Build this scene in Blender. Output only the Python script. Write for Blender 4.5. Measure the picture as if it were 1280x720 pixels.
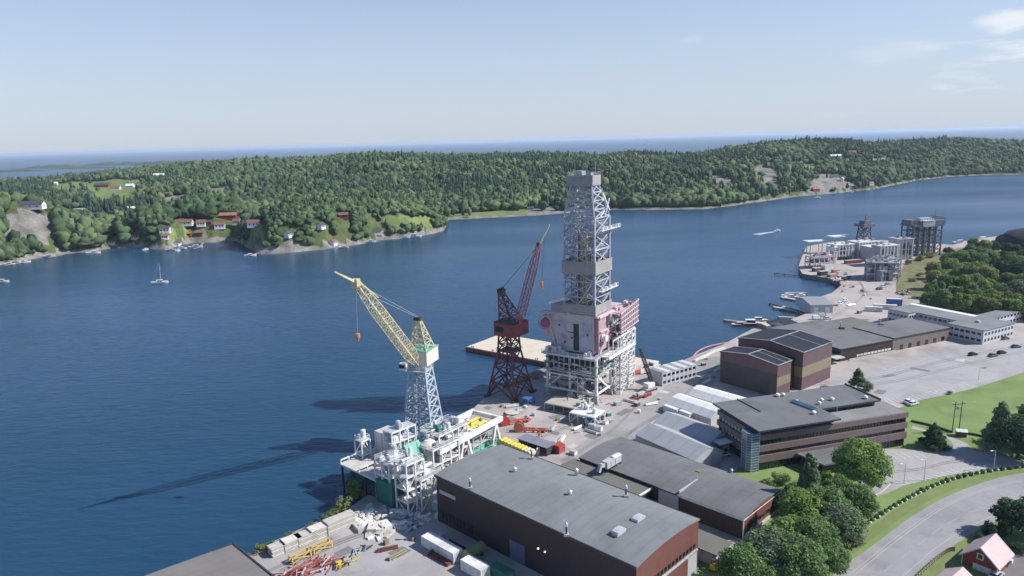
import bpy, bmesh, math, random
import numpy as np
from mathutils import Vector, Matrix
R = math.radians
SC = bpy.context.scene
C = SC.collection
for o in list(bpy.data.objects): bpy.data.objects.remove(o)

# ---------------------------------------------------------------- camera
F = 900.0; ROLL = R(1.566); HC = 103.0
PITCH = math.atan((360-175.5)*math.cos(ROLL)/F)
cam = bpy.data.cameras.new('camera'); cam.sensor_width = 36; cam.lens = 36*F/1280
cam.clip_start = 1; cam.clip_end = 120000
co = bpy.data.objects.new('camera', cam); C.objects.link(co)
co.location = (0, 0, HC)
co.rotation_euler = (Matrix.Rotation(R(90)-PITCH, 4, 'X') @ Matrix.Rotation(-ROLL, 4, 'Z')).to_euler()
SC.camera = co

# ---------------------------------------------------------------- sky, sun, exposure
SUN_AZ, SUN_EL = -2.0, 40.5
W = bpy.data.worlds.new('World'); SC.world = W; W.use_nodes = True
nt = W.node_tree; nt.nodes.clear()
def N(nt, t, **k):
    n = nt.nodes.new(t)
    for a, b in k.items():
        if a.startswith('i_'): n.inputs[a[2:].replace('_', ' ')].default_value = b
        else: setattr(n, a, b)
    return n
out = N(nt, 'ShaderNodeOutputWorld'); bg = N(nt, 'ShaderNodeBackground'); bg.inputs['Strength'].default_value = 0.115
sky = N(nt, 'ShaderNodeTexSky', sky_type='NISHITA', sun_disc=False, sun_elevation=R(SUN_EL), sun_rotation=R(90-SUN_AZ), altitude=100, air_density=0.8, dust_density=0.0, ozone_density=3.5)
# thin bright clouds low in the sky, laid out by direction
tc = N(nt, 'ShaderNodeTexCoord'); mp = N(nt, 'ShaderNodeMapping'); mp.inputs['Scale'].default_value = (2.2, 2.2, 13)
mp.inputs['Location'].default_value = (0.35, 0.1, 0.2)
no = N(nt, 'ShaderNodeTexNoise'); no.inputs['Scale'].default_value = 2.2; no.inputs['Detail'].default_value = 7; no.inputs['Roughness'].default_value = 0.62
cr = N(nt, 'ShaderNodeValToRGB'); cr.color_ramp.elements[0].position = 0.56; cr.color_ramp.elements[1].position = 0.72
sx = N(nt, 'ShaderNodeSeparateXYZ'); mr = N(nt, 'ShaderNodeMapRange'); mr.inputs['From Min'].default_value = 0.36; mr.inputs['From Max'].default_value = 0.58
mr.inputs['To Min'].default_value = 0.03; mr.inputs['To Max'].default_value = 0.8
ml = N(nt, 'ShaderNodeMath', operation='MULTIPLY'); mx = N(nt, 'ShaderNodeMixRGB'); mx.inputs['Color2'].default_value = (6.6, 6.7, 7.0, 1)
L = nt.links.new
L(tc.outputs['Generated'], mp.inputs['Vector']); L(mp.outputs[0], no.inputs['Vector']); L(no.outputs['Fac'], cr.inputs[0])
L(tc.outputs['Generated'], sx.inputs[0]); L(sx.outputs['X'], mr.inputs['Value'])
L(cr.outputs[0], ml.inputs[0]); L(mr.outputs[0], ml.inputs[1]); L(ml.outputs[0], mx.inputs['Fac'])
vl = N(nt, 'ShaderNodeMixRGB'); vl.inputs['Color2'].default_value = (3.6, 3.95, 4.6, 1); vr = N(nt, 'ShaderNodeMapRange')
vr.inputs['From Max'].default_value = 0.36; vr.inputs['To Min'].default_value = 0.97; vr.inputs['To Max'].default_value = 0.0     # thin high veil, densest low down
L(sx.outputs['Z'], vr.inputs['Value']); L(vr.outputs[0], vl.inputs['Fac']); L(sky.outputs[0], vl.inputs['Color1'])
L(vl.outputs[0], mx.inputs['Color1'])
# one brighter cumulus low in the north-east
def _dir(px, py):
    u = px-640; v = -(py-360); c, s = math.cos(ROLL), math.sin(ROLL); u2 = u*c+v*s; v2 = v*c-u*s
    return Vector((u2, F*math.cos(PITCH)+v2*math.sin(PITCH), -F*math.sin(PITCH)+v2*math.cos(PITCH))).normalized()
last = mx.outputs[0]
for (px_, py_, sz_, am_) in ((1275,24,.06,.8),(1120,62,.075,.2),(865,48,.025,.15),(1250,20,.035,.6)):
    sb_ = N(nt, 'ShaderNodeVectorMath', operation='SUBTRACT'); sb_.inputs[1].default_value = _dir(px_, py_); sc_ = N(nt, 'ShaderNodeVectorMath', operation='MULTIPLY'); sc_.inputs[1].default_value = (1,1,3.2)
    ln_ = N(nt, 'ShaderNodeVectorMath', operation='LENGTH'); n_ = N(nt, 'ShaderNodeTexNoise'); n_.inputs['Scale'].default_value = 22; n_.inputs['Detail'].default_value = 6; n_.inputs['Roughness'].default_value = .6
    L(tc.outputs['Generated'], sb_.inputs[0]); L(sb_.outputs[0], sc_.inputs[0]); L(sc_.outputs[0], ln_.inputs[0]); L(sc_.outputs[0], n_.inputs['Vector'])
    a_ = N(nt, 'ShaderNodeMapRange'); a_.inputs['From Max'].default_value = sz_; a_.inputs['To Min'].default_value = .75; a_.inputs['To Max'].default_value = 0; L(ln_.outputs['Value'], a_.inputs['Value'])
    b_ = N(nt, 'ShaderNodeMath', operation='ADD'); L(a_.outputs[0], b_.inputs[0]); L(n_.outputs['Fac'], b_.inputs[1])
    c_ = N(nt, 'ShaderNodeMapRange'); c_.inputs['From Min'].default_value = .74; c_.inputs['From Max'].default_value = 1.08; c_.inputs['To Max'].default_value = am_; L(b_.outputs[0], c_.inputs['Value'])
    x_ = N(nt, 'ShaderNodeMixRGB'); x_.inputs['Color2'].default_value = (5.7, 5.85, 6.2, 1); L(c_.outputs[0], x_.inputs['Fac']); L(last, x_.inputs['Color1']); last = x_.outputs[0]
L(bg.outputs[0], out.inputs[0])
L(last, bg.inputs['Color'])
sl = bpy.data.lights.new('sun', 'SUN'); sl.energy = 4.7; sl.angle = R(0.5); sl.color = (1, 0.955, 0.89)
so = bpy.data.objects.new('sun', sl); C.objects.link(so)
sd = Vector((math.cos(R(SUN_AZ))*math.cos(R(SUN_EL)), math.sin(R(SUN_AZ))*math.cos(R(SUN_EL)), math.sin(R(SUN_EL))))
so.rotation_euler = sd.to_track_quat('Z', 'Y').to_euler()
SC.view_settings.view_transform = 'Standard'; SC.view_settings.look = 'None'
SC.view_settings.gamma = 1; SC.view_settings.use_curve_mapping = False
SC.view_settings.exposure = 0.45

# ---------------------------------------------------------------- helpers
def ray(px, py):
    u = px-640; v = -(py-360); c, s = math.cos(ROLL), math.sin(ROLL)
    u2 = u*c+v*s; v2 = v*c-u*s
    return Vector((u2, F*math.cos(PITCH)+v2*math.sin(PITCH), -F*math.sin(PITCH)+v2*math.cos(PITCH)))
def G(px, py, z=3.0):                      # where a sight line meets the level z
    d = ray(px, py); return Vector((0, 0, HC)) + d*((z-HC)/d.z)
def AT(px, py, Y):                         # where a sight line meets the distance Y
    d = ray(px, py); return Vector((0, 0, HC)) + d*(Y/d.y)

MATS = {}
def mat(name, col, rough=0.8, var=0.12, scale=0.3, bump=0.0, bscale=2.0, metal=0.0, spec=0.3, island=0.0, col2=None, stripes=None, detail=4, stain=0.0, sscale=0.04):
    """procedural surface: base colour broken up by two noises; stripes = (axis, period, depth) for profiled sheet"""
    if name in MATS: return MATS[name]
    m = bpy.data.materials.new(name); m.use_nodes = True; t = m.node_tree; b = t.nodes['Principled BSDF']
    b.inputs['Roughness'].default_value = rough; b.inputs['Metallic'].default_value = metal; b.inputs['Specular IOR Level'].default_value = spec
    tc = N(t, 'ShaderNodeTexCoord'); n1 = N(t, 'ShaderNodeTexNoise'); n1.inputs['Scale'].default_value = scale; n1.inputs['Detail'].default_value = detail; n1.inputs['Roughness'].default_value = 0.65
    t.links.new(tc.outputs['Object'], n1.inputs['Vector'])
    r = N(t, 'ShaderNodeValToRGB'); r.color_ramp.elements[0].position = 0.3; r.color_ramp.elements[1].position = 0.7
    if col2 is None:
        a = [max(0, c*(1-var)) for c in col]; z = [min(1, c*(1+var)) for c in col]
    else: a, z = col, col2
    r.color_ramp.elements[0].color = (*a, 1); r.color_ramp.elements[1].color = (*z, 1)
    t.links.new(n1.outputs['Fac'], r.inputs[0]); last = r.outputs[0]
    if stain:                                                # old puddles, drips and worn patches with edges of their own
        for sc_, lo, hi, am in ((sscale, .50, .62, stain), (sscale*4.3, .56, .66, stain*.7), (sscale*21, .6, .68, stain*.5)):
            n3 = N(t, 'ShaderNodeTexNoise'); n3.inputs['Scale'].default_value = sc_; n3.inputs['Detail'].default_value = 6; n3.inputs['Roughness'].default_value = .6; n3.inputs['Distortion'].default_value = .6
            q = N(t, 'ShaderNodeMapRange'); q.inputs['From Min'].default_value = lo; q.inputs['From Max'].default_value = hi; q.inputs['To Min'].default_value = 1; q.inputs['To Max'].default_value = 1-am
            vm = N(t, 'ShaderNodeVectorMath', operation='SCALE'); t.links.new(tc.outputs['Object'], n3.inputs['Vector']); t.links.new(n3.outputs['Fac'], q.inputs['Value']); t.links.new(last, vm.inputs[0]); t.links.new(q.outputs[0], vm.inputs['Scale']); last = vm.outputs[0]
    if island:
        g = N(t, 'ShaderNodeNewGeometry'); m1 = N(t, 'ShaderNodeMapRange'); m1.inputs['To Min'].default_value = 1-island; m1.inputs['To Max'].default_value = 1+island
        vm = N(t, 'ShaderNodeVectorMath', operation='SCALE')
        t.links.new(g.outputs['Random Per Island'], m1.inputs['Value']); t.links.new(last, vm.inputs[0]); t.links.new(m1.outputs[0], vm.inputs['Scale']); last = vm.outputs[0]
    if stripes:
        ax, per, dep = stripes
        s = N(t, 'ShaderNodeSeparateXYZ'); t.links.new(tc.outputs['Object'], s.inputs[0])
        if ax == 'XY':
            ad = N(t, 'ShaderNodeMath', operation='ADD'); t.links.new(s.outputs[0], ad.inputs[0]); t.links.new(s.outputs[1], ad.inputs[1]); src = ad.outputs[0]
        else: src = s.outputs['XYZ'.index(ax)]
        fr = N(t, 'ShaderNodeMath', operation='PINGPONG'); fr.inputs[1].default_value = per/2; t.links.new(src, fr.inputs[0])
        dv = N(t, 'ShaderNodeMapRange'); dv.inputs['From Max'].default_value = per/2; dv.inputs['From Min'].default_value = per*0.36
        dv.inputs['To Min'].default_value = 1; dv.inputs['To Max'].default_value = 1-dep; t.links.new(fr.outputs[0], dv.inputs['Value'])
        vm = N(t, 'ShaderNodeVectorMath', operation='SCALE'); t.links.new(last, vm.inputs[0]); t.links.new(dv.outputs[0], vm.inputs['Scale']); last = vm.outputs[0]
    t.links.new(last, b.inputs['Base Color'])
    if bump:
        n2 = N(t, 'ShaderNodeTexNoise'); n2.inputs['Scale'].default_value = bscale; n2.inputs['Detail'].default_value = 5
        t.links.new(tc.outputs['Object'], n2.inputs['Vector']); bp = N(t, 'ShaderNodeBump'); bp.inputs['Strength'].default_value = bump
        t.links.new(n2.outputs['Fac'], bp.inputs['Height']); t.links.new(bp.outputs[0], b.inputs['Normal'])
    MATS[name] = m; return m

class MB:
    def __init__(s): s.v = []; s.f = []; s.m = []; s.cur = 0
    def add(s, vs, fs, mi=None):
        b = len(s.v); s.v += [tuple(v) for v in vs]; s.f += [tuple(b+i for i in f) for f in fs]; s.m += [s.cur if mi is None else mi]*len(fs); return s
    def box(s, x0, y0, z0, x1, y1, z1, mi=None):
        return s.add([(x0,y0,z0),(x1,y0,z0),(x1,y1,z0),(x0,y1,z0),(x0,y0,z1),(x1,y0,z1),(x1,y1,z1),(x0,y1,z1)],
                     [(3,2,1,0),(4,5,6,7),(0,1,5,4),(1,2,6,5),(2,3,7,6),(3,0,4,7)], mi)
    def cbox(s, c, d, rz=0, mi=None):      # centred box turned about z
        cs, sn = math.cos(rz), math.sin(rz); vs = []
        for z in (-1, 1):
            for x, y in ((-1,-1),(1,-1),(1,1),(-1,1)):
                X, Y = x*d[0]/2, y*d[1]/2; vs.append((c[0]+X*cs-Y*sn, c[1]+X*sn+Y*cs, c[2]+z*d[2]/2))
        return s.add(vs, [(3,2,1,0),(4,5,6,7),(0,1,5,4),(1,2,6,5),(2,3,7,6),(3,0,4,7)], mi)
    def bar(s, p, q, w=0.3, h=None, mi=None, n=4, w2=None):
        p, q = Vector(p), Vector(q); d = q-p
        if d.length < 1e-5: return s
        d.normalize(); up = Vector((0,0,1)) if abs(d.z) < 0.97 else Vector((0,1,0))
        a = d.cross(up).normalized(); b = a.cross(d).normalized(); h = h or w; w2 = w2 or w; vs = []
        for P, ww, hh in ((p, w, h), (q, w2, h*w2/w)):
            for k in range(n):
                t = 2*math.pi*(k+0.5)/n; r = 0.7071 if n == 4 else 0.5
                vs.append(P + a*(math.cos(t)*ww*r) + b*(math.sin(t)*hh*r))
        fs = [(k, (k+1) % n, n+(k+1) % n, n+k) for k in range(n)] + [tuple(range(n))[::-1], tuple(range(n, 2*n))]
        return s.add(vs, fs, mi)
    def cyl(s, p, q, r, n=12, mi=None, r2=None): return s.bar(p, q, 2*r, None, mi, n, None if r2 is None else 2*r2)
    def prism(s, poly, z0, z1, mi=None, mside=None):
        n = len(poly); zt = z1 if isinstance(z1, (list, tuple)) else [z1]*n
        a = sum(poly[i][0]*poly[(i+1) % n][1]-poly[(i+1) % n][0]*poly[i][1] for i in range(n))
        if a < 0: poly = poly[::-1]; zt = zt[::-1]
        vs = [(p[0], p[1], z0) for p in poly]+[(p[0], p[1], z) for p, z in zip(poly, zt)]
        s.add(vs, [tuple(range(n, 2*n))], mi)
        s.add(vs, [tuple(range(n))[::-1]]+[(i, (i+1) % n, n+(i+1) % n, n+i) for i in range(n)], mside if mside is not None else mi); return s
    def extr(s, prof, a, b, mi=None):      # closed profile of (y,z) points swept along x from a to b
        n = len(prof); vs = [(a, y, z) for y, z in prof]+[(b, y, z) for y, z in prof]
        return s.add(vs, [tuple(range(n))[::-1], tuple(range(n, 2*n))]+[(i, (i+1) % n, n+(i+1) % n, n+i) for i in range(n)], mi)
    def build(s, name, mats, parent=None, smooth=False, loc=None):
        me = bpy.data.meshes.new(name); me.from_pydata(s.v, [], s.f); me.update()
        for mm in (mats if isinstance(mats, (list, tuple)) else [mats]): me.materials.append(mm)
        if any(s.m): me.polygons.foreach_set('material_index', s.m)
        bm = bmesh.new(); bm.from_mesh(me); bmesh.ops.recalc_face_normals(bm, faces=bm.faces); bm.to_mesh(me); bm.free()
        if smooth: me.polygons.foreach_set('use_smooth', [True]*len(me.polygons))
        o = bpy.data.objects.new(name, me); C.objects.link(o)
        if parent: o.parent = parent
        if loc is not None: o.location = loc
        return o
def tag(o, label, cat, group=None, kind=None):
    if label: o['label'] = label
    if cat: o['category'] = cat
    if group: o['group'] = group
    if kind: o['kind'] = kind
    return o
def thing(name, label, cat, loc, rot=0.0, group=None):
    o = bpy.data.objects.new(name, None); C.objects.link(o); o.location = loc; o.rotation_euler = (0, 0, rot); o.empty_display_size = 1
    return tag(o, label, cat, group)
def struct(o): o['kind'] = 'structure'; return o
def rawmesh(name, V, Fc, mats, mi=None, smooth=False):    # numpy: V (n,3), Fc (m,k)
    me = bpy.data.meshes.new(name); m, k = Fc.shape
    me.vertices.add(len(V)); me.vertices.foreach_set('co', V.astype(np.float32).ravel())
    me.loops.add(m*k); me.loops.foreach_set('vertex_index', Fc.astype(np.int32).ravel())
    me.polygons.add(m); me.polygons.foreach_set('loop_start', np.arange(0, m*k, k, dtype=np.int32)); me.polygons.foreach_set('loop_total', np.full(m, k, dtype=np.int32))
    for mm in mats: me.materials.append(mm)
    if mi is not None: me.polygons.foreach_set('material_index', mi.astype(np.int32))
    if smooth: me.polygons.foreach_set('use_smooth', np.ones(m, dtype=bool))
    me.update(calc_edges=True); return me
def lattice(mb, A, B, n, wl, wb, style='X', faces=(0,1,2,3), horiz=True, mi=None, wh=None):
    """four-legged lattice between corner lists A and B"""
    A = [Vector(a) for a in A]; B = [Vector(b) for b in B]
    for a, b in zip(A, B): mb.bar(a, b, wl, mi=mi)
    P = [[a.lerp(b, i/n) for a, b in zip(A, B)] for i in range(n+1)]
    for i in range(n+1):
        for j in faces:
            k = (j+1) % 4
            if horiz and i > 0: mb.bar(P[i][j], P[i][k], wh or wb, mi=mi)
            if i < n:
                if style == 'X': mb.bar(P[i][j], P[i+1][k], wb, mi=mi); mb.bar(P[i][k], P[i+1][j], wb, mi=mi)
                elif style == 'Z': mb.bar(P[i][j] if i % 2 else P[i][k], P[i+1][k] if i % 2 else P[i+1][j], wb, mi=mi)
                elif style == 'K':
                    c = (P[i+1][j]+P[i+1][k])/2; mb.bar(P[i][j], c, wb, mi=mi); mb.bar(P[i][k], c, wb, mi=mi)
def boom(mb, p, q, w0, w1, n, wl, wb, mi=None):            # lattice boom with square section, pointed at the ends
    p, q = Vector(p), Vector(q); d = (q-p).normalized(); a = d.cross(Vector((0,0,1))).normalized(); b = a.cross(d)
    def sq(P, w): return [P+a*(sx*w/2)+b*(sy*w/2) for sx, sy in ((-1,-1),(1,-1),(1,1),(-1,1))]
    m1 = p.lerp(q, .12); m2 = p.lerp(q, .7)
    lattice(mb, sq(p, w0*.45), sq(m1, w0), 2, wl, wb, 'Z', mi=mi); lattice(mb, sq(m1, w0), sq(m2, w0*.9), int(n*.6), wl, wb, 'X', mi=mi); lattice(mb, sq(m2, w0*.9), sq(q, w1), int(n*.35), wl, wb, 'Z', mi=mi)
def crsp(pts, n=6):                                        # smooth curve through points
    P = [Vector(p) for p in pts]; P = [P[0]*2-P[1]]+P+[P[-1]*2-P[-2]]; o = []
    for i in range(1, len(P)-2):
        for k in range(n):
            t = k/n; a, b, c, d = P[i-1], P[i], P[i+1], P[i+2]
            o.append(0.5*((2*b)+(c-a)*t+(2*a-5*b+4*c-d)*t*t+(3*b-a-3*c+d)*t**3))
    return o+[P[-2]]
def sheet(name, pts, z, m, curved=0):
    P = [G(x, y, z) for x, y in pts]
    if curved: P = crsp(P, curved)
    mb = MB(); mb.add([(p.x, p.y, z) for p in P], [tuple(range(len(P)))])
    me = bpy.data.meshes.new(name); bm = bmesh.new(); vs = [bm.verts.new(v) for v in mb.v]; f = bm.faces.new(vs); f.normal_update()
    if f.normal.z < 0: f.normal_flip()
    bmesh.ops.triangulate(bm, faces=bm.faces); bm.to_mesh(me); bm.free(); me.materials.append(m)
    o = bpy.data.objects.new(name, me); C.objects.link(o); return struct(o)
def strip(mb, pts, w, z, dash=None):                       # flat ribbon along pixel points
    P = crsp([G(x, y, z) for x, y in pts], 10); acc = 0
    for i in range(len(P)-1):
        d = P[i+1]-P[i]; L_ = d.length
        if dash:
            on = (acc % (dash*2)) < dash; acc += L_
            if not on: continue
        s = Vector((-d.y, d.x, 0)).normalized()*w/2
        mb.add([P[i]-s, P[i+1]-s, P[i+1]+s, P[i]+s], [(0,1,2,3)])

# ---------------------------------------------------------------- palette
M_yard = mat('yard_concrete', (0.34,0.30,0.285), 0.9, col2=(0.45,0.41,0.395), scale=0.05, bump=0.1, detail=9, stain=.22)
M_yard2 = mat('yard_asphalt', (0.26,0.25,0.255), 0.9, col2=(0.335,0.325,0.33), scale=0.06, detail=9, stain=.2)
M_lot = mat('parking_asphalt', (0.31,0.30,0.305), 0.9, col2=(0.39,0.375,0.38), scale=0.05, detail=9, stain=.16)
M_road = mat('road_asphalt', (0.26,0.255,0.265), 0.9, col2=(0.32,0.31,0.32), scale=0.12, detail=8, stain=.14, sscale=.1)
M_path = mat('pavement', (0.17,0.16,0.165), 0.9, 0.12, scale=0.4)
M_mark = mat('road_paint', (0.6,0.6,0.6), 0.7, 0.2, scale=1.5)
M_mark2 = mat('worn_paint', (0.36,0.355,0.36), 0.8, 0.15, scale=1.5)
M_grass = mat('grass', (0.14,0.205,0.065), 0.95, col2=(0.205,0.28,0.105), scale=0.07, bump=0.3, bscale=3, detail=9, stain=.14, sscale=.05)
M_verge = mat('verge_grass', (0.13,0.17,0.06), 0.95, col2=(0.20,0.235,0.09), scale=0.2, bump=0.3, bscale=3, detail=8)
M_rock = mat('shore_rock', (0.16,0.15,0.14), 0.9, col2=(0.34,0.31,0.29), scale=0.25, bump=0.6, bscale=0.7, detail=8)
M_scrub = mat('scrub', (0.10,0.11,0.05), 0.95, col2=(0.22,0.2,0.11), scale=0.2, bump=0.4, detail=8)
M_quay = mat('quay_wall', (0.17,0.155,0.14), 0.95, 0.4, scale=.5, bump=.5, detail=8)
M_white = mat('white_paint', (0.72,0.72,0.72), 0.45, 0.07, scale=0.8, stain=.25, sscale=.25)
M_grey = mat('grey_paint', (0.42,0.43,0.44), 0.5, 0.1, scale=0.8, stain=.25, sscale=.25)
M_lgrey = mat('galvanised_steel', (0.55,0.57,0.6), 0.4, 0.12, scale=1.0, metal=0.3)
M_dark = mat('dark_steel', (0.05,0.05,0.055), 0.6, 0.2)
M_glass = mat('dark_glass', (0.012,0.016,0.02), 0.08, 0.2, spec=0.7)
M_yel = mat('yellow_paint', (0.62,0.44,0.06), 0.5, 0.15, scale=0.8)
M_pyel = mat('pale_yellow_paint', (0.58,0.52,0.33), 0.5, 0.12, scale=0.8, stain=.25, sscale=.25)
M_green = mat('green_paint', (0.05,0.22,0.17), 0.5, 0.15, scale=0.6)
M_teal = mat('pale_green_tarp', (0.16,0.42,0.32), 0.6, 0.1, scale=0.6)
M_rust = mat('rust_red', (0.17,0.055,0.04), 0.75, 0.35, scale=0.7, detail=8, stain=.25, sscale=.25)
M_redp = mat('red_paint', (0.40,0.06,0.05), 0.5, 0.15, scale=0.6)
M_pink = mat('pink_primer', (0.55,0.43,0.45), 0.6, 0.15, scale=0.6)
M_orange = mat('orange_paint', (0.60,0.20,0.12), 0.5, 0.15)
M_blue = mat('blue_paint', (0.05,0.14,0.33), 0.5, 0.15)
M_trunk = mat('bark', (0.07,0.055,0.04), 0.95, 0.25, scale=2)
# ================================================================ SETTING
# ---- water
def water_mat():
    m = bpy.data.materials.new('sea_water'); m.use_nodes = True; t = m.node_tree; t.nodes.clear(); out = N(t, 'ShaderNodeOutputMaterial')
    g = N(t, 'ShaderNodeNewGeometry'); n = N(t, 'ShaderNodeTexNoise'); n.inputs['Scale'].default_value = 0.006; n.inputs['Detail'].default_value = 5
    t.links.new(g.outputs['Position'], n.inputs['Vector'])
    r = N(t, 'ShaderNodeValToRGB'); r.color_ramp.elements[0].position = 0.35; r.color_ramp.elements[1].position = 0.68
    r.color_ramp.elements[0].color = (0.011,0.050,0.092,1); r.color_ramp.elements[1].color = (0.016,0.057,0.120,1)
    t.links.new(n.outputs['Fac'], r.inputs[0])
    mp = N(t, 'ShaderNodeMapping'); mp.inputs['Rotation'].default_value = (0,0,R(-18)); mp.inputs['Scale'].default_value = (0.35,1,1)
    t.links.new(g.outputs['Position'], mp.inputs['Vector'])
    n1 = N(t, 'ShaderNodeTexNoise'); n1.inputs['Scale'].default_value = 0.38; n1.inputs['Detail'].default_value = 3; n1.inputs['Distortion'].default_value = 0.4
    n2 = N(t, 'ShaderNodeTexNoise'); n2.inputs['Scale'].default_value = 0.05; n2.inputs['Detail'].default_value = 4
    t.links.new(mp.outputs[0], n1.inputs['Vector']); t.links.new(mp.outputs[0], n2.inputs['Vector'])
    ad = N(t, 'ShaderNodeMath', operation='MULTIPLY_ADD'); ad.inputs[1].default_value = 1.6
    t.links.new(n2.outputs['Fac'], ad.inputs[0]); t.links.new(n1.outputs['Fac'], ad.inputs[2])
    bp = N(t, 'ShaderNodeBump'); bp.inputs['Strength'].default_value = 0.6; bp.inputs['Distance'].default_value = 0.85; t.links.new(ad.outputs[0], bp.inputs['Height'])
    df = N(t, 'ShaderNodeBsdfDiffuse'); gl = N(t, 'ShaderNodeBsdfGlossy'); gl.inputs['Roughness'].default_value = 0.2; gl.inputs['Color'].default_value = (0.9,0.91,1,1)
    t.links.new(r.outputs[0], df.inputs['Color']); t.links.new(bp.outputs[0], gl.inputs['Normal']); t.links.new(bp.outputs[0], df.inputs['Normal'])
    fr = N(t, 'ShaderNodeFresnel'); fr.inputs['IOR'].default_value = 1.33; mn = N(t, 'ShaderNodeMath', operation='MINIMUM')
    # waves keep real water from mirroring fully at grazing view; calm and ruffled patches differ
    n3 = N(t, 'ShaderNodeTexNoise'); n3.inputs['Scale'].default_value = 0.0035; n3.inputs['Detail'].default_value = 4; m3 = N(t, 'ShaderNodeMapping'); m3.inputs['Scale'].default_value = (0.5,1.6,1)
    t.links.new(g.outputs['Position'], m3.inputs['Vector']); t.links.new(m3.outputs[0], n3.inputs['Vector'])
    q = N(t, 'ShaderNodeMapRange'); q.inputs['From Min'].default_value = .3; q.inputs['From Max'].default_value = .7; q.inputs['To Min'].default_value = .2; q.inputs['To Max'].default_value = .44
    t.links.new(n3.outputs['Fac'], q.inputs['Value']); t.links.new(fr.outputs[0], mn.inputs[0]); t.links.new(q.outputs[0], mn.inputs[1])
    mx = N(t, 'ShaderNodeMixShader'); t.links.new(mn.outputs[0], mx.inputs[0]); t.links.new(df.outputs[0], mx.inputs[1]); t.links.new(gl.outputs[0], mx.inputs[2]); t.links.new(mx.outputs[0], out.inputs[0]); return m
mb = MB(); S = 70000
mb.add([(-S,-2000,0),(S,-2000,0),(S,S,0),(-S,S,0)], [(0,1,2,3)]); struct(mb.build('water', water_mat()))

# ---- far terrain
rng = np.random.RandomState(5)
def vnoise(x, y, s, seed=0):
    x = np.asarray(x)/s; y = np.asarray(y)/s; xi = np.floor(x).astype(np.int64); yi = np.floor(y).astype(np.int64); fx = x-xi; fy = y-yi
    fx = fx*fx*(3-2*fx); fy = fy*fy*(3-2*fy)
    def h(a, b):
        n = (a*374761393+b*668265263+seed*974711) & 0x7fffffff; n = ((n ^ (n >> 13))*1274126177) & 0x7fffffff; return ((n ^ (n >> 16)) & 0xffff)/65535.0
    return (h(xi,yi)*(1-fx)+h(xi+1,yi)*fx)*(1-fy)+(h(xi,yi+1)*(1-fx)+h(xi+1,yi+1)*fx)*fy
def fbm(x, y, s, seed=0): return (vnoise(x,y,s,seed)*.5+vnoise(x,y,s/2,seed+1)*.28+vnoise(x,y,s/4,seed+2)*.14+vnoise(x,y,s/8,seed+3)*.08)-.5
def polar(p): return math.degrees(math.atan2(p.x, p.y)), math.hypot(p.x, p.y)
D0px = [(-60,345),(0,332),(32,325),(60,320),(82,317),(117,315),(140,310),(175,310),(205,312),(240,304),(270,303),(295,301),(314,312),(322,317),(335,317),(362,316),(407,312),(425,309),(440,307),(470,301),(500,298),(525,295),(545,291),(556,287.5),(557.5,281),(560,275),(600,273),(640,271),(705,267),(755,262),(815,262.5),(880,261.5),(910,258),(960,251),(985,247),(1010,244.5),(1050,241),(1090,237),(1120,231),(1145,226),(1185,221),(1230,219),(1280,218),(1340,216)]
D1px = [(-60,345),(0,332),(60,320),(117,315),(175,309),(240,302),(300,298),(340,292),(380,286),(440,280),(520,276),(560,274.5)]+[p for p in D0px if p[0] >= 600]
Rg = [(-60,224,2300),(0,223,2300),(60,219,2300),(120,213,2300),(180,207,2200),(240,200,2100),(330,196,2000),(400,193,1900),(450,188.5,1800),(480,187,1800),(540,190,1800),(600,190,1750),(640,188.5,1750),(700,187,1750),(750,190,1700),(790,186.5,1750),(850,190,1800),(880,187,1900),(920,180,1950),(950,175.5,2000),(1000,172.5,2000),(1030,171,2050),(1060,173,2100),(1100,176,2200),(1130,174,2300),(1180,170,2400),(1220,170,2450),(1280,174,2500),(1340,175,2600)]
a0 = np.array([polar(G(x,y,0)) for x,y in D0px]); a1 = np.array([polar(G(x,y,0)) for x,y in D1px])
def rr(x, y, rad):
    d = ray(x, y); th = math.degrees(math.atan2(d.x, d.y)); return th, rad, HC+rad*d.z/math.hypot(d.x,d.y)-16
a2 = np.array([rr(*q) for q in Rg])
def smooth(t): t = np.clip(t,0,1); return t*t*(3-2*t)
PEN = [(150,(345,300),16,60),(0,(385,296),20,70),(0,(430,288),20,70),(0,(480,283),19,70),(0,(520,284),12,55)]
PEN = [(G(p[0],p[1],8), h, s) for _,p,h,s in PEN]
HUM = [((20,304),22,60),((50,301),19,50),((-20,308),20,70),((215,294),5,90),((170,299),12,70),((270,284),20,110),((245,278),14,90),((1010,226),12,120),((900,240),14,110),((960,232),16,110)]
HUM = [(G(p[0],p[1],10), h, s) for p,h,s in HUM]
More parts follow.
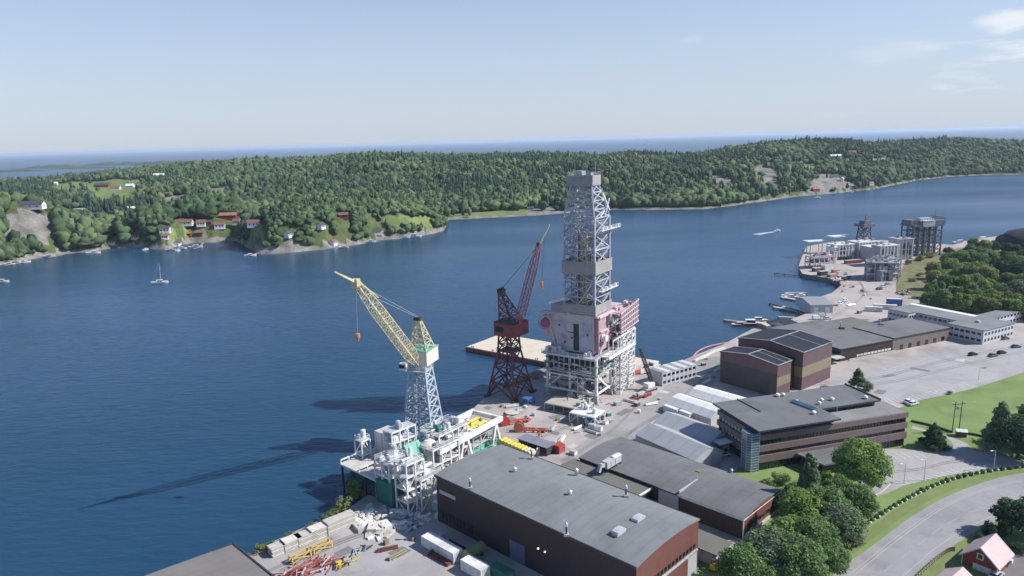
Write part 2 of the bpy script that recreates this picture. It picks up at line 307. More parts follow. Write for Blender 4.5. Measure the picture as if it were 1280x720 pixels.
def terr(x, y):
    x = np.asarray(x, float); y = np.asarray(y, float)
    th = np.degrees(np.arctan2(x, y)); r = np.hypot(x, y)
    d0 = np.interp(th, a0[:,0], a0[:,1])+fbm(x,y,40,9)*16; d1 = np.interp(th, a1[:,0], a1[:,1]); R1 = np.interp(th, a2[:,0], a2[:,1]); H1 = np.interp(th, a2[:,0], a2[:,2])
    sh = np.clip((r-d0)/9,-1,1)*2.2
    t = np.clip((r-d1)/(R1-d1), 0, 1)
    h = (H1-3)*(0.55*t**0.75+0.45*smooth(t)); h = h*(0.35+0.65*smooth((t)*6)) 
    back = np.clip((r-R1)/700, 0, 2); h = h*(1-smooth(back*0.8)) - np.where(back > 1.2, 8, 0)
    h = h + (fbm(x,y,260,3)*34+fbm(x,y,110,7)*16)*smooth((r-d1)/260)*(1-smooth((r-R1+250)/250))
    for c, a, s in PEN+HUM: h = h + a*np.exp(-((x-c.x)**2+(y-c.y)**2)/(2*(s*.55)**2))*smooth((r-d0)/22)
    return np.where(r < d0-9, -3, np.maximum(h, 0)*np.clip((r-d0)/30,0,1)**.6+sh)
ths = np.arange(-37.5, 38.5, 0.16); rs = np.concatenate([np.arange(600,1300,7), np.arange(1300,3400,22)])
TH, RR = np.meshgrid(np.radians(ths), rs, indexing='ij'); X = np.sin(TH)*RR; Y = np.cos(TH)*RR; Z = terr(X, Y)
nr = len(rs); idx = np.arange(len(ths)*nr).reshape(len(ths), nr)
Fq = np.stack([idx[:-1,:-1], idx[1:,:-1], idx[1:,1:], idx[:-1,1:]], -1).reshape(-1,4)[:, ::-1]
V = np.stack([X,Y,Z],-1).reshape(-1,3); cen = V[Fq].mean(1)
# land cover
def inpoly(x, y, poly):
    c = np.zeros(np.shape(x), bool); n = len(poly)
    for i in range(n):
        (xa,ya),(xb,yb) = poly[i], poly[(i+1) % n]
        c ^= ((ya > y) != (yb > y)) & (x < (xb-xa)*(y-ya)/(yb-ya+1e-9)+xa)
    return c
def hit(px, py):                                            # sight line onto the far terrain
    d = ray(px, py); d = d/math.hypot(d.x, d.y); r_ = np.arange(640, 3000, 6.0)
    z = terr(d.x*r_, d.y*r_); below = HC+d.z*r_ < z; k = np.argmax(below) if below.any() else int(np.argmin(HC+d.z*r_-z)); r0 = r_[k]
    return Vector((d.x*r0, d.y*r0, float(z[k])))
GR = [[(66,230),(100,227),(182,226),(178,238),(172,254),(120,256),(112,246),(70,244)],[(112,241),(172,239),(165,253),(130,256)],[(175,306),(200,292),(222,292),(215,311)],[(226,288),(252,284),(330,284),(330,303),(232,303)],[(560,268),(640,262),(705,262),(708,268),(560,275)],[(318,290),(330,288),(328,303),(318,306)],[(1000,206),(1015,206),(1030,212),(1010,216)],[(470,280),(520,276),(556,283),(540,291),(500,292)]]
RK = [[(0,272),(62,272),(74,296),(62,310),(0,318)],[(205,246),(232,242),(236,262),(208,266)],[(262,236),(288,233),(290,248),(262,250)],[(672,253),(700,252),(703,266),(660,268)],[(885,219),(908,218),(916,236),(888,237)],[(935,206),(968,203),(975,240),(958,245),(945,225)],[(1015,218),(1040,218),(1075,232),(1040,240),(1010,242)],[(1085,196),(1110,196),(1120,206),(1095,206)]]
GRw = [[tuple(hit(*p)[:2]) for p in q] for q in GR]; RKw = [[tuple(hit(*p)[:2]) for p in q] for q in RK]
def cover(x, y):
    th = np.degrees(np.arctan2(x, y)); r = np.hypot(x, y); d0 = np.interp(th, a0[:,0], a0[:,1])+fbm(x,y,40,9)*16
    c = np.zeros(x.shape, int)
    for q in GRw: c[inpoly(x, y, q)] = 1
    nz = fbm(x, y, 45, 21)
    for q in RKw: c[inpoly(x, y, q) & (nz > -0.24)] = 2
    c[(r-d0 < 7+10*np.maximum(0, fbm(x,y,60,31)+.1))] = 2
    return c
cv_v = cover(V[:,0], V[:,1])
M_fl = mat('forest_floor', (0.035,0.05,0.022), 0.95, col2=(0.07,0.085,0.035), scale=0.03, bump=0.5, bscale=0.2, detail=8)
def hill_mat():
    m = bpy.data.materials.new('hillside'); m.use_nodes = True; t = m.node_tree; b = t.nodes['Principled BSDF']; b.inputs['Roughness'].default_value = .95; b.inputs['Specular IOR Level'].default_value = .1
    tc = N(t, 'ShaderNodeTexCoord'); n = N(t, 'ShaderNodeTexNoise'); n.inputs['Scale'].default_value = .06; n.inputs['Detail'].default_value = 8; n.inputs['Roughness'].default_value = .7
    t.links.new(tc.outputs['Object'], n.inputs['Vector']); last = None
    def ramp(c1, c2):
        r = N(t, 'ShaderNodeValToRGB'); r.color_ramp.elements[0].position = .36; r.color_ramp.elements[1].position = .64; r.color_ramp.elements[0].color = (*c1,1); r.color_ramp.elements[1].color = (*c2,1)
        t.links.new(n.outputs['Fac'], r.inputs[0]); return r.outputs[0]
    last = ramp((.05,.075,.03), (.12,.145,.06))
    for k, (c1, c2) in (('grass_cover', ((.13,.17,.06),(.20,.25,.10))), ('rock_cover', ((.12,.115,.105),(.29,.27,.25)))):
        a = N(t, 'ShaderNodeAttribute', attribute_name=k); ma = N(t, 'ShaderNodeMath', operation='ADD'); t.links.new(a.outputs['Fac'], ma.inputs[0]); t.links.new(n.outputs['Fac'], ma.inputs[1])
        q = N(t, 'ShaderNodeMapRange'); q.inputs['From Min'].default_value = .93; q.inputs['From Max'].default_value = 1.07; t.links.new(ma.outputs[0], q.inputs['Value'])
        x_ = N(t, 'ShaderNodeMixRGB'); t.links.new(q.outputs[0], x_.inputs['Fac']); t.links.new(last, x_.inputs['Color1']); t.links.new(ramp(c1, c2), x_.inputs['Color2']); last = x_.outputs[0]
    t.links.new(last, b.inputs['Base Color']); bp = N(t, 'ShaderNodeBump'); bp.inputs['Strength'].default_value = .7; bp.inputs['Distance'].default_value = 4; t.links.new(n.outputs['Fac'], bp.inputs['Height']); t.links.new(bp.outputs[0], b.inputs['Normal']); return m
me = rawmesh('hills', V, Fq, [hill_mat()], None, True)
for k, c in (('grass_cover', 1), ('rock_cover', 2)):
    at = me.attributes.new(k, 'FLOAT', 'POINT'); at.data.foreach_set('value', (cv_v == c).astype(np.float32))
o = bpy.data.objects.new('hills', me); C.objects.link(o); struct(o)

# ---- far islands in the open sea
for k, (x0, x1, yy, hh, dd) in enumerate([(28,112,208.3,20,5200),(100,186,205.5,24,5600),(165,275,203,34,5200),(-60,60,213,14,4400),(60,150,210,10,4700)]):
    mb = MB(); n = 28; pa = AT(x0, yy, dd); pb = AT(x1, yy, dd); vs = []
    for i in range(n+1):
        t = i/n; w = math.sin(math.pi*t)**.6; hgt = hh*w*(0.45+0.55*vnoise(np.array([i*1.0]), np.array([k*9.0]), 3.1, k)[0]+.2*random.Random(i+k*50).random())
        c = pa.lerp(pb, t)
        for j, (dy, hz) in enumerate(((-130*w-5, -1), (-60*w-2, .6), (0, 1), (120*w+2, .5), (260*w+5, -1))): vs.append((c.x, c.y+dy, -2 if hz < 0 else hgt*hz))
    mb.add(vs, [(i*5+j, (i+1)*5+j, (i+1)*5+j+1, i*5+j+1) for i in range(n) for j in range(4)])
    struct(mb.build('island', M_fl))

# ---- far forest: one mass of crowns
def ico(sub):
    bm = bmesh.new(); bmesh.ops.create_icosphere(bm, subdivisions=sub, radius=1); bm.verts.ensure_lookup_table()
    v = np.array([list(q.co) for q in bm.verts]); f = np.array([[q.index for q in a.verts] for a in bm.faces]); bm.free(); return v, f
def forest_mass(name, pts, hts, rad, sub, m, seed, conif):
    rg = np.random.RandomState(seed); v, f = ico(sub); nv = len(v); n = len(pts)
    J = 1+rg.uniform(-.34,.3,(n,nv)); base = v[None]*J[...,None]
    zz = base[...,2]; sx = np.where(conif[:,None], np.clip(0.62-0.5*zz,0.06,1.05), 1.0)
    out = np.empty((n,nv,3)); out[...,0] = pts[:,0,None]+base[...,0]*rad[:,None]*sx; out[...,1] = pts[:,1,None]+base[...,1]*rad[:,None]*sx
    out[...,2] = pts[:,2,None]+hts[:,None]*(0.55+zz*0.47)
    Fc = (f[None]+(np.arange(n)*nv)[:,None,None]).reshape(-1,3)
    mi_ = np.repeat(np.where(conif, 1, 0), len(f))
    me = rawmesh(name, out.reshape(-1,3), Fc, m, mi_); o = bpy.data.objects.new(name, me); C.objects.link(o); return o
def leafmat(name, c1, c2, island=0.3, scale=0.012):
    m = mat(name, c1, 0.9, col2=c2, scale=scale, island=island, detail=3, spec=0.15); return m
M_dec = leafmat('broadleaf_crowns', (0.042,0.075,0.036), (0.10,0.135,0.06), 0.45)
M_con = leafmat('conifer_crowns', (0.024,0.05,0.034), (0.05,0.082,0.047), 0.4)
rg = np.random.RandomState(11)
nP = 128000; th = np.radians(np.concatenate([rg.uniform(-37.3,37.3,112000), rg.uniform(-37.3,-4,16000)])); rad_ = np.concatenate([np.sqrt(rg.uniform(640**2, 2700**2, 84000)), np.sqrt(rg.uniform(640**2, 1180**2, 28000)), np.sqrt(rg.uniform(655**2, 930**2, 16000))]); x = np.sin(th)*rad_; y = np.cos(th)*rad_
z = terr(x, y); R1 = np.interp(np.degrees(th), a2[:,0], a2[:,1]); cv = cover(x, y)
dens = np.where(fbm(x,y,90,41) > 0.2, .45, 1.0)
keep = (z > 2.6) & (rad_ < R1+90) & ((cv == 0) | ((cv == 2) & (rg.rand(nP) < .035)) | ((cv == 1) & (rg.rand(nP) < .018))) & (rg.rand(nP) < dens)
# houses on the far shore, each placed where it stands: (px, py, width, depth, wall h, turn, roof, wall, label)
HS = []
def gable_house(px, py, w, d, h, rot, roof, wall, label, group=None, loc=None, cat='house'):
    p = loc or hit(px, py); w, d, h = w*.85, d*.85, h*.85
    t = thing('house', label, cat, (p.x, p.y, p.z-0.3), R(rot), group)
    b = MB(); rh = d*.36
    b.extr([(-d/2,-1.5),(d/2,-1.5),(d/2,h),(0,h+rh),(-d/2,h)], -w/2, w/2); b.build('wall', wall, t)
    r = MB(); e = .5; k = rh/(d/2)
    for s in (-1, 1):
        r.extr([(0,h+rh+.12),(s*(d/2+e),h-k*e+.12),(s*(d/2+e),h-k*e+.42),(0,h+rh+.42)], -w/2-e, w/2+e)
    ro = r.build('roof', roof, t)
    c = MB(); c.box(w*.15,-.35,h+rh-.6,w*.15+.8,.35,h+rh+1.2); c.build('chimney', M_rust, ro)
    for i, sx in enumerate((-.3, 0.02, .3)):
        q = MB(); q.box(w*sx-.65,-d/2-.06,h*.35,w*sx+.65,-d/2+.02,h*.35+1.5); q.build('window', M_glass, t)
    q = MB(); q.box(w/2-.02,-.6,h*.4,w/2+.06,.6,h*.4+1.5); q.build('window', M_glass, t)
    HS.append((p.x, p.y, max(w,d)*.75)); return t
RT = mat('red_tile', (0.22,0.10,0.08), 0.85, 0.2, scale=0.8); RB = mat('dark_tile', (0.075,0.07,0.075), 0.8, 0.2, scale=.8); RO = mat('orange_tile', (0.33,0.15,0.10), 0.85, 0.2, scale=0.8)
WR = mat('red_boards', (0.24,0.045,0.035), 0.8, 0.15, scale=.8); WY = mat('cream_boards', (0.52,0.44,0.28), 0.8, 0.12, scale=.8)
for a in [(207,293.5,12,8,4.5,10,RB,M_white,'white house with a dark roof above the left end of the boat sheds'),
 (232,284,19,8,4,8,RT,M_white,'long white house with a red-brown roof, leftmost of the lawn row'),
 (252,281.5,11,8,4.5,12,RT,M_white,'white house with a red roof, second from the left in the lawn row'),
 (262,283,7,6,3,5,RB,WR,'small red house with a dark roof between two white houses in the lawn row'),
 (275,286,13,8,4.5,14,RT,M_white,'white house with a red roof standing lowest on the lawn'),
 (286,276.5,22,9,5,6,RO,WR,'big red house with an orange roof behind the lawn row'),
 (296,280,9,7,4,6,RT,M_white,'small white house tucked right of the big orange-roofed house'),
 (315,272,11,8,7,80,RB,M_white,'tall white house with its gable to the water, high right of the lawn row'),
 (318,284,15,8,4.5,5,RT,M_white,'white house with a brown roof at the right end of the lawn row'),
 (323,271,9,8,6,10,RT,WR,'dark red house beside the tall white gable house'),
 (207,303,8,6,3.5,15,RT,M_white,'small white boathouse with a red roof on the shore left of the lawn'),
 (222,306,10,6,3.5,95,RB,M_white,'white boathouse with its gable to the water'),
 (236,297,7,5,3,5,RO,WR,'small orange-roofed red shed by the water left of the lawn'),
 (250,300,9,6,3,5,RT,WR,'red boathouse on the shore below the lawn'),
 (139,306,11,6,3.5,10,RT,M_white,'lone boathouse with a red-brown roof on the left shore'),
 (170,303,9,6,3,14,RT,WY,'cream cabin with a brown roof in the shore bushes'),
 (361,297,9,7,4,70,RB,M_white,'white house with a dark roof among the peninsula trees'),
 (402,291,9,7,4,70,RB,M_white,'white cabin between trees, middle of the peninsula'),
 (417,307.5,9,6,4.2,75,RT,M_white,'white boathouse with its gable on the peninsula shore'),
 (471,297,12,7,4,10,RB,M_white,'white boathouse by the jetty near the peninsula tip'),
 (430,276,11,7,3.5,10,RT,WR,'red roofed cabin on top of the peninsula'),
 (571,262,13,8,4,5,RO,WY,'cream house with an orange roof on the meadow behind the peninsula'),
 (663,262.5,11,6,3,5,RB,M_grey,'grey shed on the bare rock shore behind the red crane'),
 (40,262,30,11,4.5,5,RB,M_white,'large white house with solar-dark roof above the left cliff'),
 (75,266.5,24,9,4,8,M_lgrey,M_white,'long pale building above the cliff, left of the grey shed'),
 (100,266,17,9,4,8,M_grey,M_white,'low white shed with a grey roof right of the pale long building'),
 (163,264,16,10,4,5,M_white,M_white,'white roofed shed alone in the woods right of the cliff'),
 (68,231.5,18,11,5,10,M_white,M_white,'white farm building left of the green fields'),
 (128,234,34,14,5,5,RB,WR,'long dark-roofed farmhouse in the middle of the green fields'),
 (145,237,20,12,5,8,RT,M_white,'white farmhouse with a red roof right of the long dark farmhouse'),
 (163,235,16,12,5,5,M_white,M_white,'white barn at the right end of the farm in the fields'),
 (199,221,26,12,5,10,M_white,M_white,'white house far back above the left woods'),
 (342,199,30,12,7,5,RT,M_white,'pale house on the left ridge against the sea'),
 (985,207,18,9,4.5,10,RO,M_white,'white house with an orange roof high on the right hillside, leftmost there'),
 (993,206.5,12,9,4.5,15,RB,M_white,'small white house with a dark roof beside the orange-roofed hillside house'),
 (1044,197.5,28,10,4.5,5,M_white,M_white,'long white house near the right ridge'),
 (1065,192,20,9,4.5,5,RT,WY,'cream house near the ridge right of the long white one'),
 (1019,240,16,7,4,22,RO,WR,'red boathouse with an orange roof on the right far shore'),
 (1043,223,14,9,5,10,RB,M_white,'white house with a dark roof on the slope above the right far shore'),
 (1052,227,12,8,6,60,M_white,M_white,'white gable house alone just above the right far shore'),
 (1088,231,12,7,4,22,RO,M_white,'white boathouse with an orange roof furthest right on the far shore')]:
    gable_house(*a, group='houses on the far shore')
# trees keep clear of the houses and of the view side in front of them
hx = np.array(HS)
for hx_, hy_, hr_ in HS:
    dd = math.hypot(hx_, hy_); ux, uy = hx_/dd, hy_/dd
    al = (x-hx_)*ux+(y-hy_)*uy; la = np.abs((x-hx_)*uy-(y-hy_)*ux)
    keep &= ~((al > -22-hr_) & (al < hr_+3) & (la < hr_+3))
x, y, z, rad_ = x[keep], y[keep], z[keep], rad_[keep]; n = len(x)
thd = np.degrees(np.arctan2(x,y)); cn = (fbm(x,y,160,51)+rg.uniform(-.22,.22,n)) > np.where(rad_ < 1150, .17, .03)+np.where(thd < -18, .06, 0)
hts = np.where(cn, rg.uniform(10,18,n), rg.uniform(7,14,n)); wd = np.where(cn, rg.uniform(2.6,4.2,n), rg.uniform(3.6,6.5,n))
sz = np.clip(1.12+fbm(x,y,70,61)*1.6, .7, 1.6); hts = hts*(.6+.4*sz)*np.where(rg.rand(n) < .08, 1.3, 1); wd = np.where(cn, wd*(.8+.2*sz), wd*sz)
lowp = np.interp(np.degrees(np.arctan2(x,y)), a1[:,0], a1[:,1]) > rad_-10
hts = np.where(lowp, hts*.6, hts); wd = np.where(lowp, wd*.72, wd)
near = rad_ < 1250; P3 = np.stack([x,y,z-0.5],-1)
for nm, sel, sub, sd_ in (('near', near, 2, 1), ('far', ~near, 1, 2)):
    o = forest_mass('forest', P3[sel], hts[sel], wd[sel], sub, [M_dec, M_con], sd_, cn[sel])
    tag(o, 'dense mixed wood covering the '+('lower slopes along the far shore' if nm == 'near' else 'upper slopes and ridge beyond the fjord'), 'forest', kind='stuff')

# ---- near land
LAND = [(-200,840),(130,790),(310,691),(345,675),(400,650),(440,632),(470,612),(500,590),(560,540),(606,497),(622,485),(640,477),(662,469),(690,464),(740,466),(790,469),(826,466),(850,452),(871,443),(905,430),(940,411),(975,404),(1005,393),(1015,383),(1022,372),(1040,366),(1052,356),(1044,349),(1020,345),(1003,342),(998,334),(1002,322),(1008,308),(1040,302),(1100,300),(1190,306),(1215,300),(1240,296),(1300,290),(1500,282),(1700,900),(-200,1200)]
P = [G(a,b,3) for a,b in LAND]; mb = MB(); mb.prism([(p.x,p.y) for p in P], -4, 3.0, 0, 1)
struct(mb.build('ground', [M_yard, M_quay]))
sheet('yard_road', [(705,585),(730,570),(800,535),(845,520),(880,524),(900,540),(905,600),(780,620),(700,600)], 3.02, M_yard2)
sheet('yard_asphalt', [(300,720),(345,690),(440,657),(520,640),(548,655),(560,740),(300,760)], 3.02, M_lot)
sheet('yard_road', [(800,535),(850,510),(905,470),(905,445),(870,449),(812,500),(770,520),(700,575),(705,585)], 3.024, M_yard2)
sheet('grass', [(905,600),(935,575),(960,560),(1140,505),(1150,500),(1180,494),(1215,486),(1250,475),(1290,462),(1500,420),(1700,800),(800,800),(880,690),(925,690),(975,630)], 3.03, M_grass)
sheet('parking_lot', [(1052,470),(1130,448),(1190,432),(1240,428),(1290,418),(1500,410),(1500,417),(1290,461),(1250,474),(1215,485),(1180,493),(1150,499),(1139,504),(1060,500),(1010,492)], 3.05, M_lot)
sheet('parking_lot', [(1103,561),(1139,561.5),(1170,564),(1183,564),(1190,561),(1192,557),(1187,550),(1180,545),(1159,539.5),(1139,536),(1141,532),(1158,537),(1188,546),(1206,553),(1214,559),(1221,564),(1242,566),(1280,577),(1400,590),(1400,602),(1280,583.5),(1242,586),(1188,593.5),(1157,600),(1128,607.5),(1108,617),(1081,624),(1066,618),(1075,600),(1082,578)], 3.05, M_lot)
ra = [(1000,790),(1041,720),(1090,682.5),(1137.5,647),(1185,620),(1235.5,601),(1280,591),(1400,572)]
rb = [(1400,600),(1290,634),(1258,646),(1222,663),(1180,690),(1140,722),(1100,790)]
PA = crsp([G(a,b,3.06) for a,b in ra], 8); PB = crsp([G(a,b,3.06) for a,b in rb], 8)
mb = MB(); pts = PA+PB; mb.add([(p.x,p.y,3.06) for p in pts], [tuple(range(len(pts)))])
o = mb.build('road', M_road); bm = bmesh.new(); bm.from_mesh(o.data); bmesh.ops.triangulate(bm, faces=bm.faces); bm.to_mesh(o.data); bm.free(); struct(o)
# verges
def band(name, pts, w, z, m):
    mb = MB(); strip(mb, pts, w, z); return struct(mb.build(name, m))
band('verge', [(1060,689),(1098,660),(1142,630),(1190,607),(1238,593),(1282,585)], 3.0, 3.045, M_verge)
band('verge', [(1150,724),(1190,694),(1230,668),(1266,650),(1296,640)], 3.4, 3.045, M_verge)
mb = MB()
strip(mb, [(1066,720),(1120,676.5),(1167,642.4),(1197,626),(1235.5,611),(1280,600.5),(1330,592)], .22, 3.08)
strip(mb, [(1060,720),(1114,676.5),(1162,642.4),(1192,626),(1232,610),(1280,598.5),(1330,590)], .16, 3.08)
strip(mb, [(1128.6,720),(1173,682.5),(1214.7,657),(1250,641),(1280,629),(1330,613)], .22, 3.08)
strip(mb, [(1086,735),(1108,712),(1146.4,682.5),(1185,654),(1226.6,635),(1256,622),(1290,612)], .16, 3.08, dash=4.2)
struct(mb.build('road_markings', M_mark2))
mb = MB()
def stalls(mb, a, b, c, n, z=3.08, w=.22):                  # n lines from edge a->b, each as long as a->c
    A, B_, Cc = G(*a,z), G(*b,z), G(*c,z); v = Cc-A
    for i in range(n+1):
        p = A.lerp(B_, i/n); q = p+v; d = (q-p).normalized(); s = Vector((-d.y,d.x,0))*w/2; mb.add([p-s,q-s,q+s,p+s], [(0,1,2,3)])
stalls(mb, (1130,606), (1232,587), (1114,601), 15); stalls(mb, (1108,566), (1142,564), (1124,574), 4); stalls(mb, (1145,500), (1255,470), (1135,496), 22); stalls(mb, (1062,474), (1180,440), (1078,478), 26); stalls(mb, (1140,504), (1080,500), (1128,498), 8)
strip(mb, [(1085,621),(1100,616),(1112,606),(1113,604)], .25, 3.08)
struct(mb.build('parking_markings', M_mark))
# big painted turning circle on the yard
mb = MB(); c = G(806,523,3.03); rr_ = 11
for i in range(60):
    if i > 46: continue
    a_, b_ = 2*math.pi*i/60+1, 2*math.pi*(i+1)/60+1
    mb.add([(c.x+math.cos(q)*r2, c.y+math.sin(q)*r2, 3.04) for q, r2 in ((a_,rr_),(b_,rr_),(b_,rr_+.4),(a_,rr_+.4))], [(0,1,2,3)])
struct(mb.build('yard_marking', M_mark2))
# scrub and gravel by the shore on the right
sheet('scrub_ground', [(1120,352),(1130,330),(1150,318),(1200,310),(1300,300),(1500,300),(1500,400),(1290,398),(1200,385),(1150,374),(1120,365)], 3.03, M_scrub)

# ---- haze
mb = MB(); mb.box(-66000,-1500,-9,66000,66000,118); o = mb.build('haze', None)
m = bpy.data.materials.new('haze_air'); m.use_nodes = True; t = m.node_tree; t.nodes.remove(t.nodes['Principled BSDF'])
pv = N(t, 'ShaderNodeVolumePrincipled'); pv.inputs['Color'].default_value = (0.68,0.82,1,1); pv.inputs['Density'].default_value = 0.000045; pv.inputs['Anisotropy'].default_value = 0.1
t.links.new(pv.outputs[0], t.nodes['Material Output'].inputs['Volume']); o.data.materials.clear(); o.data.materials.append(m); o['kind'] = 'stuff'
o['label'] = 'thin pale blue summer haze over the fjord and the open sea'; o['category'] = 'haze'
SC.cycles.volume_bounces = 1

# patched asphalt and tyre marks on the yard
M_patch = mat('asphalt_patch', (0.19,0.185,0.19), .9, .15, scale=.3); M_tyre = mat('tyre_rubber_mark', (0.20,0.19,0.19), .9, .2, scale=.6); M_patch2 = mat('pale_patch', (0.47,0.44,0.43), .9, .12, scale=.3)
rd_ = random.Random(70); mb = MB(); mp2 = MB()
for k, (px, py) in enumerate([(715,558),(690,540),(740,545),(770,560),(700,520),(780,515),(800,498),(815,535),(760,505),(830,490),(845,478),(640,525),(655,535),(610,510),(400,680),(470,672),(500,690),(1080,400),(1060,382),(1110,470),(1150,462),(1200,450),(1100,490),(1230,460),(1060,350),(1080,365),(430,690),(880,470),(900,455),(520,660)]):
    c = G(px,py,3.0); a_ = rd_.choice([R(46),R(-44),R(20)]); l, w_ = rd_.uniform(2,9), rd_.uniform(1,4); q = [c+Matrix.Rotation(a_,3,'Z') @ Vector((sx*l/2*rd_.uniform(.85,1.1), sy*w_/2*rd_.uniform(.8,1.1), .065+k*.0006)) for sx, sy in ((-1,-1),(1,-1),(1,1),(-1,1))]
    (mb if k % 3 else mp2).add(q, [(0,1,2,3)])
struct(mb.build('yard_patches', M_patch)); struct(mp2.build('yard_patches', M_patch2))
mb = MB()
for pts in ([(700,600),(760,555),(820,520),(870,480),(900,452)],[(705,575),(760,540),(790,512),(800,495)],[(640,560),(690,540),(740,520)],[(330,715),(420,676),(510,645),(545,636)],[(350,712),(440,672),(530,648)],[(900,455),(960,440),(1050,390),(1080,365),(1070,345)],[(1010,480),(1100,470),(1180,450),(1280,430)],[(1030,485),(1120,475),(1200,456),(1290,436)],[(770,560),(800,530),(850,505),(880,470)],[(1100,590),(1150,585),(1200,575),(1280,579)]):
    for off in (0, 2.2): strip(mb, [(a_, b_+off) for a_, b_ in pts], .28, 3.1)
struct(mb.build('tyre_marks', M_tyre))
# ================================================================ TREES NEAR BY
def crown_mesh(name, lobes, n, leaf, mats, seed, drop=0.0):
    """leaf clumps spread through lobes (cx,cy,cz,rx,ry,rz)"""
    rg = np.random.RandomState(seed); vol = np.array([l[3]*l[4]+l[4]*l[5] for l in lobes]); pick = rg.choice(len(lobes), n, p=vol/vol.sum()); Lb = np.array(lobes)[pick]
    d = rg.normal(size=(n,3)); d /= np.linalg.norm(d, axis=1)[:,None]
    bump_ = 1+0.22*np.sin(d[:,0]*7+pick)*np.sin(d[:,1]*6+pick*2)*np.cos(d[:,2]*5)
    rad = rg.uniform(0.62,1.04,n)**0.8*bump_; c = Lb[:,:3]+d*Lb[:,3:]*rad[:,None]
    
    nm = rg.normal(size=(n,3))*0.45+d*.75+np.array([0,0,.55]); nm /= np.linalg.norm(nm, axis=1)[:,None]
    u = np.cross(nm, rg.normal(size=(n,3))); u /= np.linalg.norm(u, axis=1)[:,None]; w = np.cross(nm, u); s = leaf*rg.uniform(.6,1.4,n)[:,None]
    k = rg.uniform(.5,1,n)[:,None]
    V = np.stack([c+u*s, c+w*s*k+nm*s*.25, c-u*s, c-w*s*k+nm*s*.25], 1).reshape(-1,3)
    return rawmesh(name, V, np.arange(4*n).reshape(n,4), mats)
def trunk_mb(h, r, limbs, seed, lean=0):
    rnd = random.Random(seed); mb = MB(); mb.cyl((0,0,-.3), (lean,0,h*.45), r, 8, r2=r*.7); mb.cyl((lean,0,h*.45), (lean*1.4,0,h*.9), r*.7, 8, r2=r*.2)
    for i in range(limbs):
        z = h*(.25+.5*i/limbs); a = rnd.random()*6.28; l = h*.26*(1-.4*i/limbs); mb.cyl((lean*z/h*2,0,z), (lean+math.cos(a)*l, math.sin(a)*l, z+l*.7), r*.38, 6, r2=r*.1)
    return mb
def lobes_for(kind, h, w, seed):
    rnd = random.Random(seed); o = []
    if kind == 'round':
        for i in range(15):
            a = i*2.4; t = (i+.5)/15; zz = h*(.32+.56*t); rr = w*.34*math.sin(math.pi*(.18+.72*t)); o.append((math.cos(a)*rr, math.sin(a)*rr, zz, w*.2+rnd.random()*w*.07, w*.2+rnd.random()*w*.07, h*.12+rnd.random()*h*.05))
        o.append((0,0,h*.58,w*.33,w*.33,h*.3))
    elif kind == 'tall':
        for i in range(13):
            a = i*2.4; t = (i+.5)/13; zz = h*(.18+.74*t); rr = w*.26*(1.12-t); o.append((math.cos(a)*rr, math.sin(a)*rr, zz, w*.19*(1.25-t*.7), w*.19*(1.25-t*.7), h*.1))
        o.append((0,0,h*.5,w*.2,w*.2,h*.38))
    elif kind == 'pine':
        for i in range(22):
            a = i*2.4; t = (i+.5)/22; zz = h*(.06+.88*t); rr = w*.36*(1-t)**.8; o.append((math.cos(a)*rr, math.sin(a)*rr, zz, w*.2*(1.05-t), w*.2*(1.05-t), h*.06))
        o.append((0,0,h*.42,w*.24,w*.24,h*.34))
    else:                                                    # bush
        for i in range(12):
            a = i*2.4; rr = w*.34*(.3+.7*rnd.random()); o.append((math.cos(a)*rr, math.sin(a)*rr, h*(.2+.5*rnd.random()), w*.19, w*.19, h*.25))
    return o
def leafy(m):                                              # leaves let some light through
    t = m.node_tree; b = t.nodes['Principled BSDF']; src = b.inputs['Base Color'].links[0].from_socket; tr = N(t, 'ShaderNodeBsdfTranslucent'); mx = N(t, 'ShaderNodeMixShader'); mx.inputs[0].default_value = .38
    t.links.new(src, tr.inputs['Color']); t.links.new(b.outputs[0], mx.inputs[1]); t.links.new(tr.outputs[0], mx.inputs[2]); t.links.new(mx.outputs[0], t.nodes['Material Output'].inputs['Surface'])
M_lf = {'fresh': leafmat('fresh_green_leaves', (0.16,0.26,0.07), (0.25,0.36,0.11), 0.45, 0.25), 'mid': leafmat('green_leaves', (0.115,0.20,0.075), (0.19,0.285,0.11), 0.45, 0.2),
        'grey': leafmat('grey_green_leaves', (0.14,0.205,0.115), (0.22,0.29,0.165), 0.4, 0.2), 'dark': leafmat('needle_green', (0.045,0.09,0.055), (0.085,0.145,0.08), 0.4, 0.3), 'olive': leafmat('olive_leaves', (0.20,0.24,0.09), (0.28,0.32,0.13), 0.4, 0.2)}
for _m in M_lf.values(): leafy(_m)
_tc = {}
def tree(p, h, w, kind, leaf, label, group=None, name=None, cat='tree', n=5200, lf=.34, seed=1):
    key = (kind, leaf, n, lf, seed % 4, round(w/h, 1))
    t = thing(name or {'round':'broadleaf_tree','tall':'birch_tree','pine':'pine_tree','bush':'bush'}[kind], label, cat, (p.x, p.y, p.z), random.Random(seed*31+int(p.x*7)).random()*6.28, group); t.scale = (h/10,)*3
    if key in _tc:
        for nm, dat in zip(('crown','trunk'), _tc[key]): c = bpy.data.objects.new(nm, dat); C.objects.link(c); c.parent = t
    else:
        cm = crown_mesh('crown', lobes_for(kind, 10, 10*w/h, seed), n, lf, [M_lf[leaf]], seed+7); c = bpy.data.objects.new('crown', cm); C.objects.link(c); c.parent = t
        k = trunk_mb(10, .28, 7 if kind != 'pine' else 0, seed).build('trunk', M_trunk, t); _tc[key] = (cm, k.data)
    return t
def TR(px, py, *a, **k): return tree(G(px, py, 3), *a, **k)
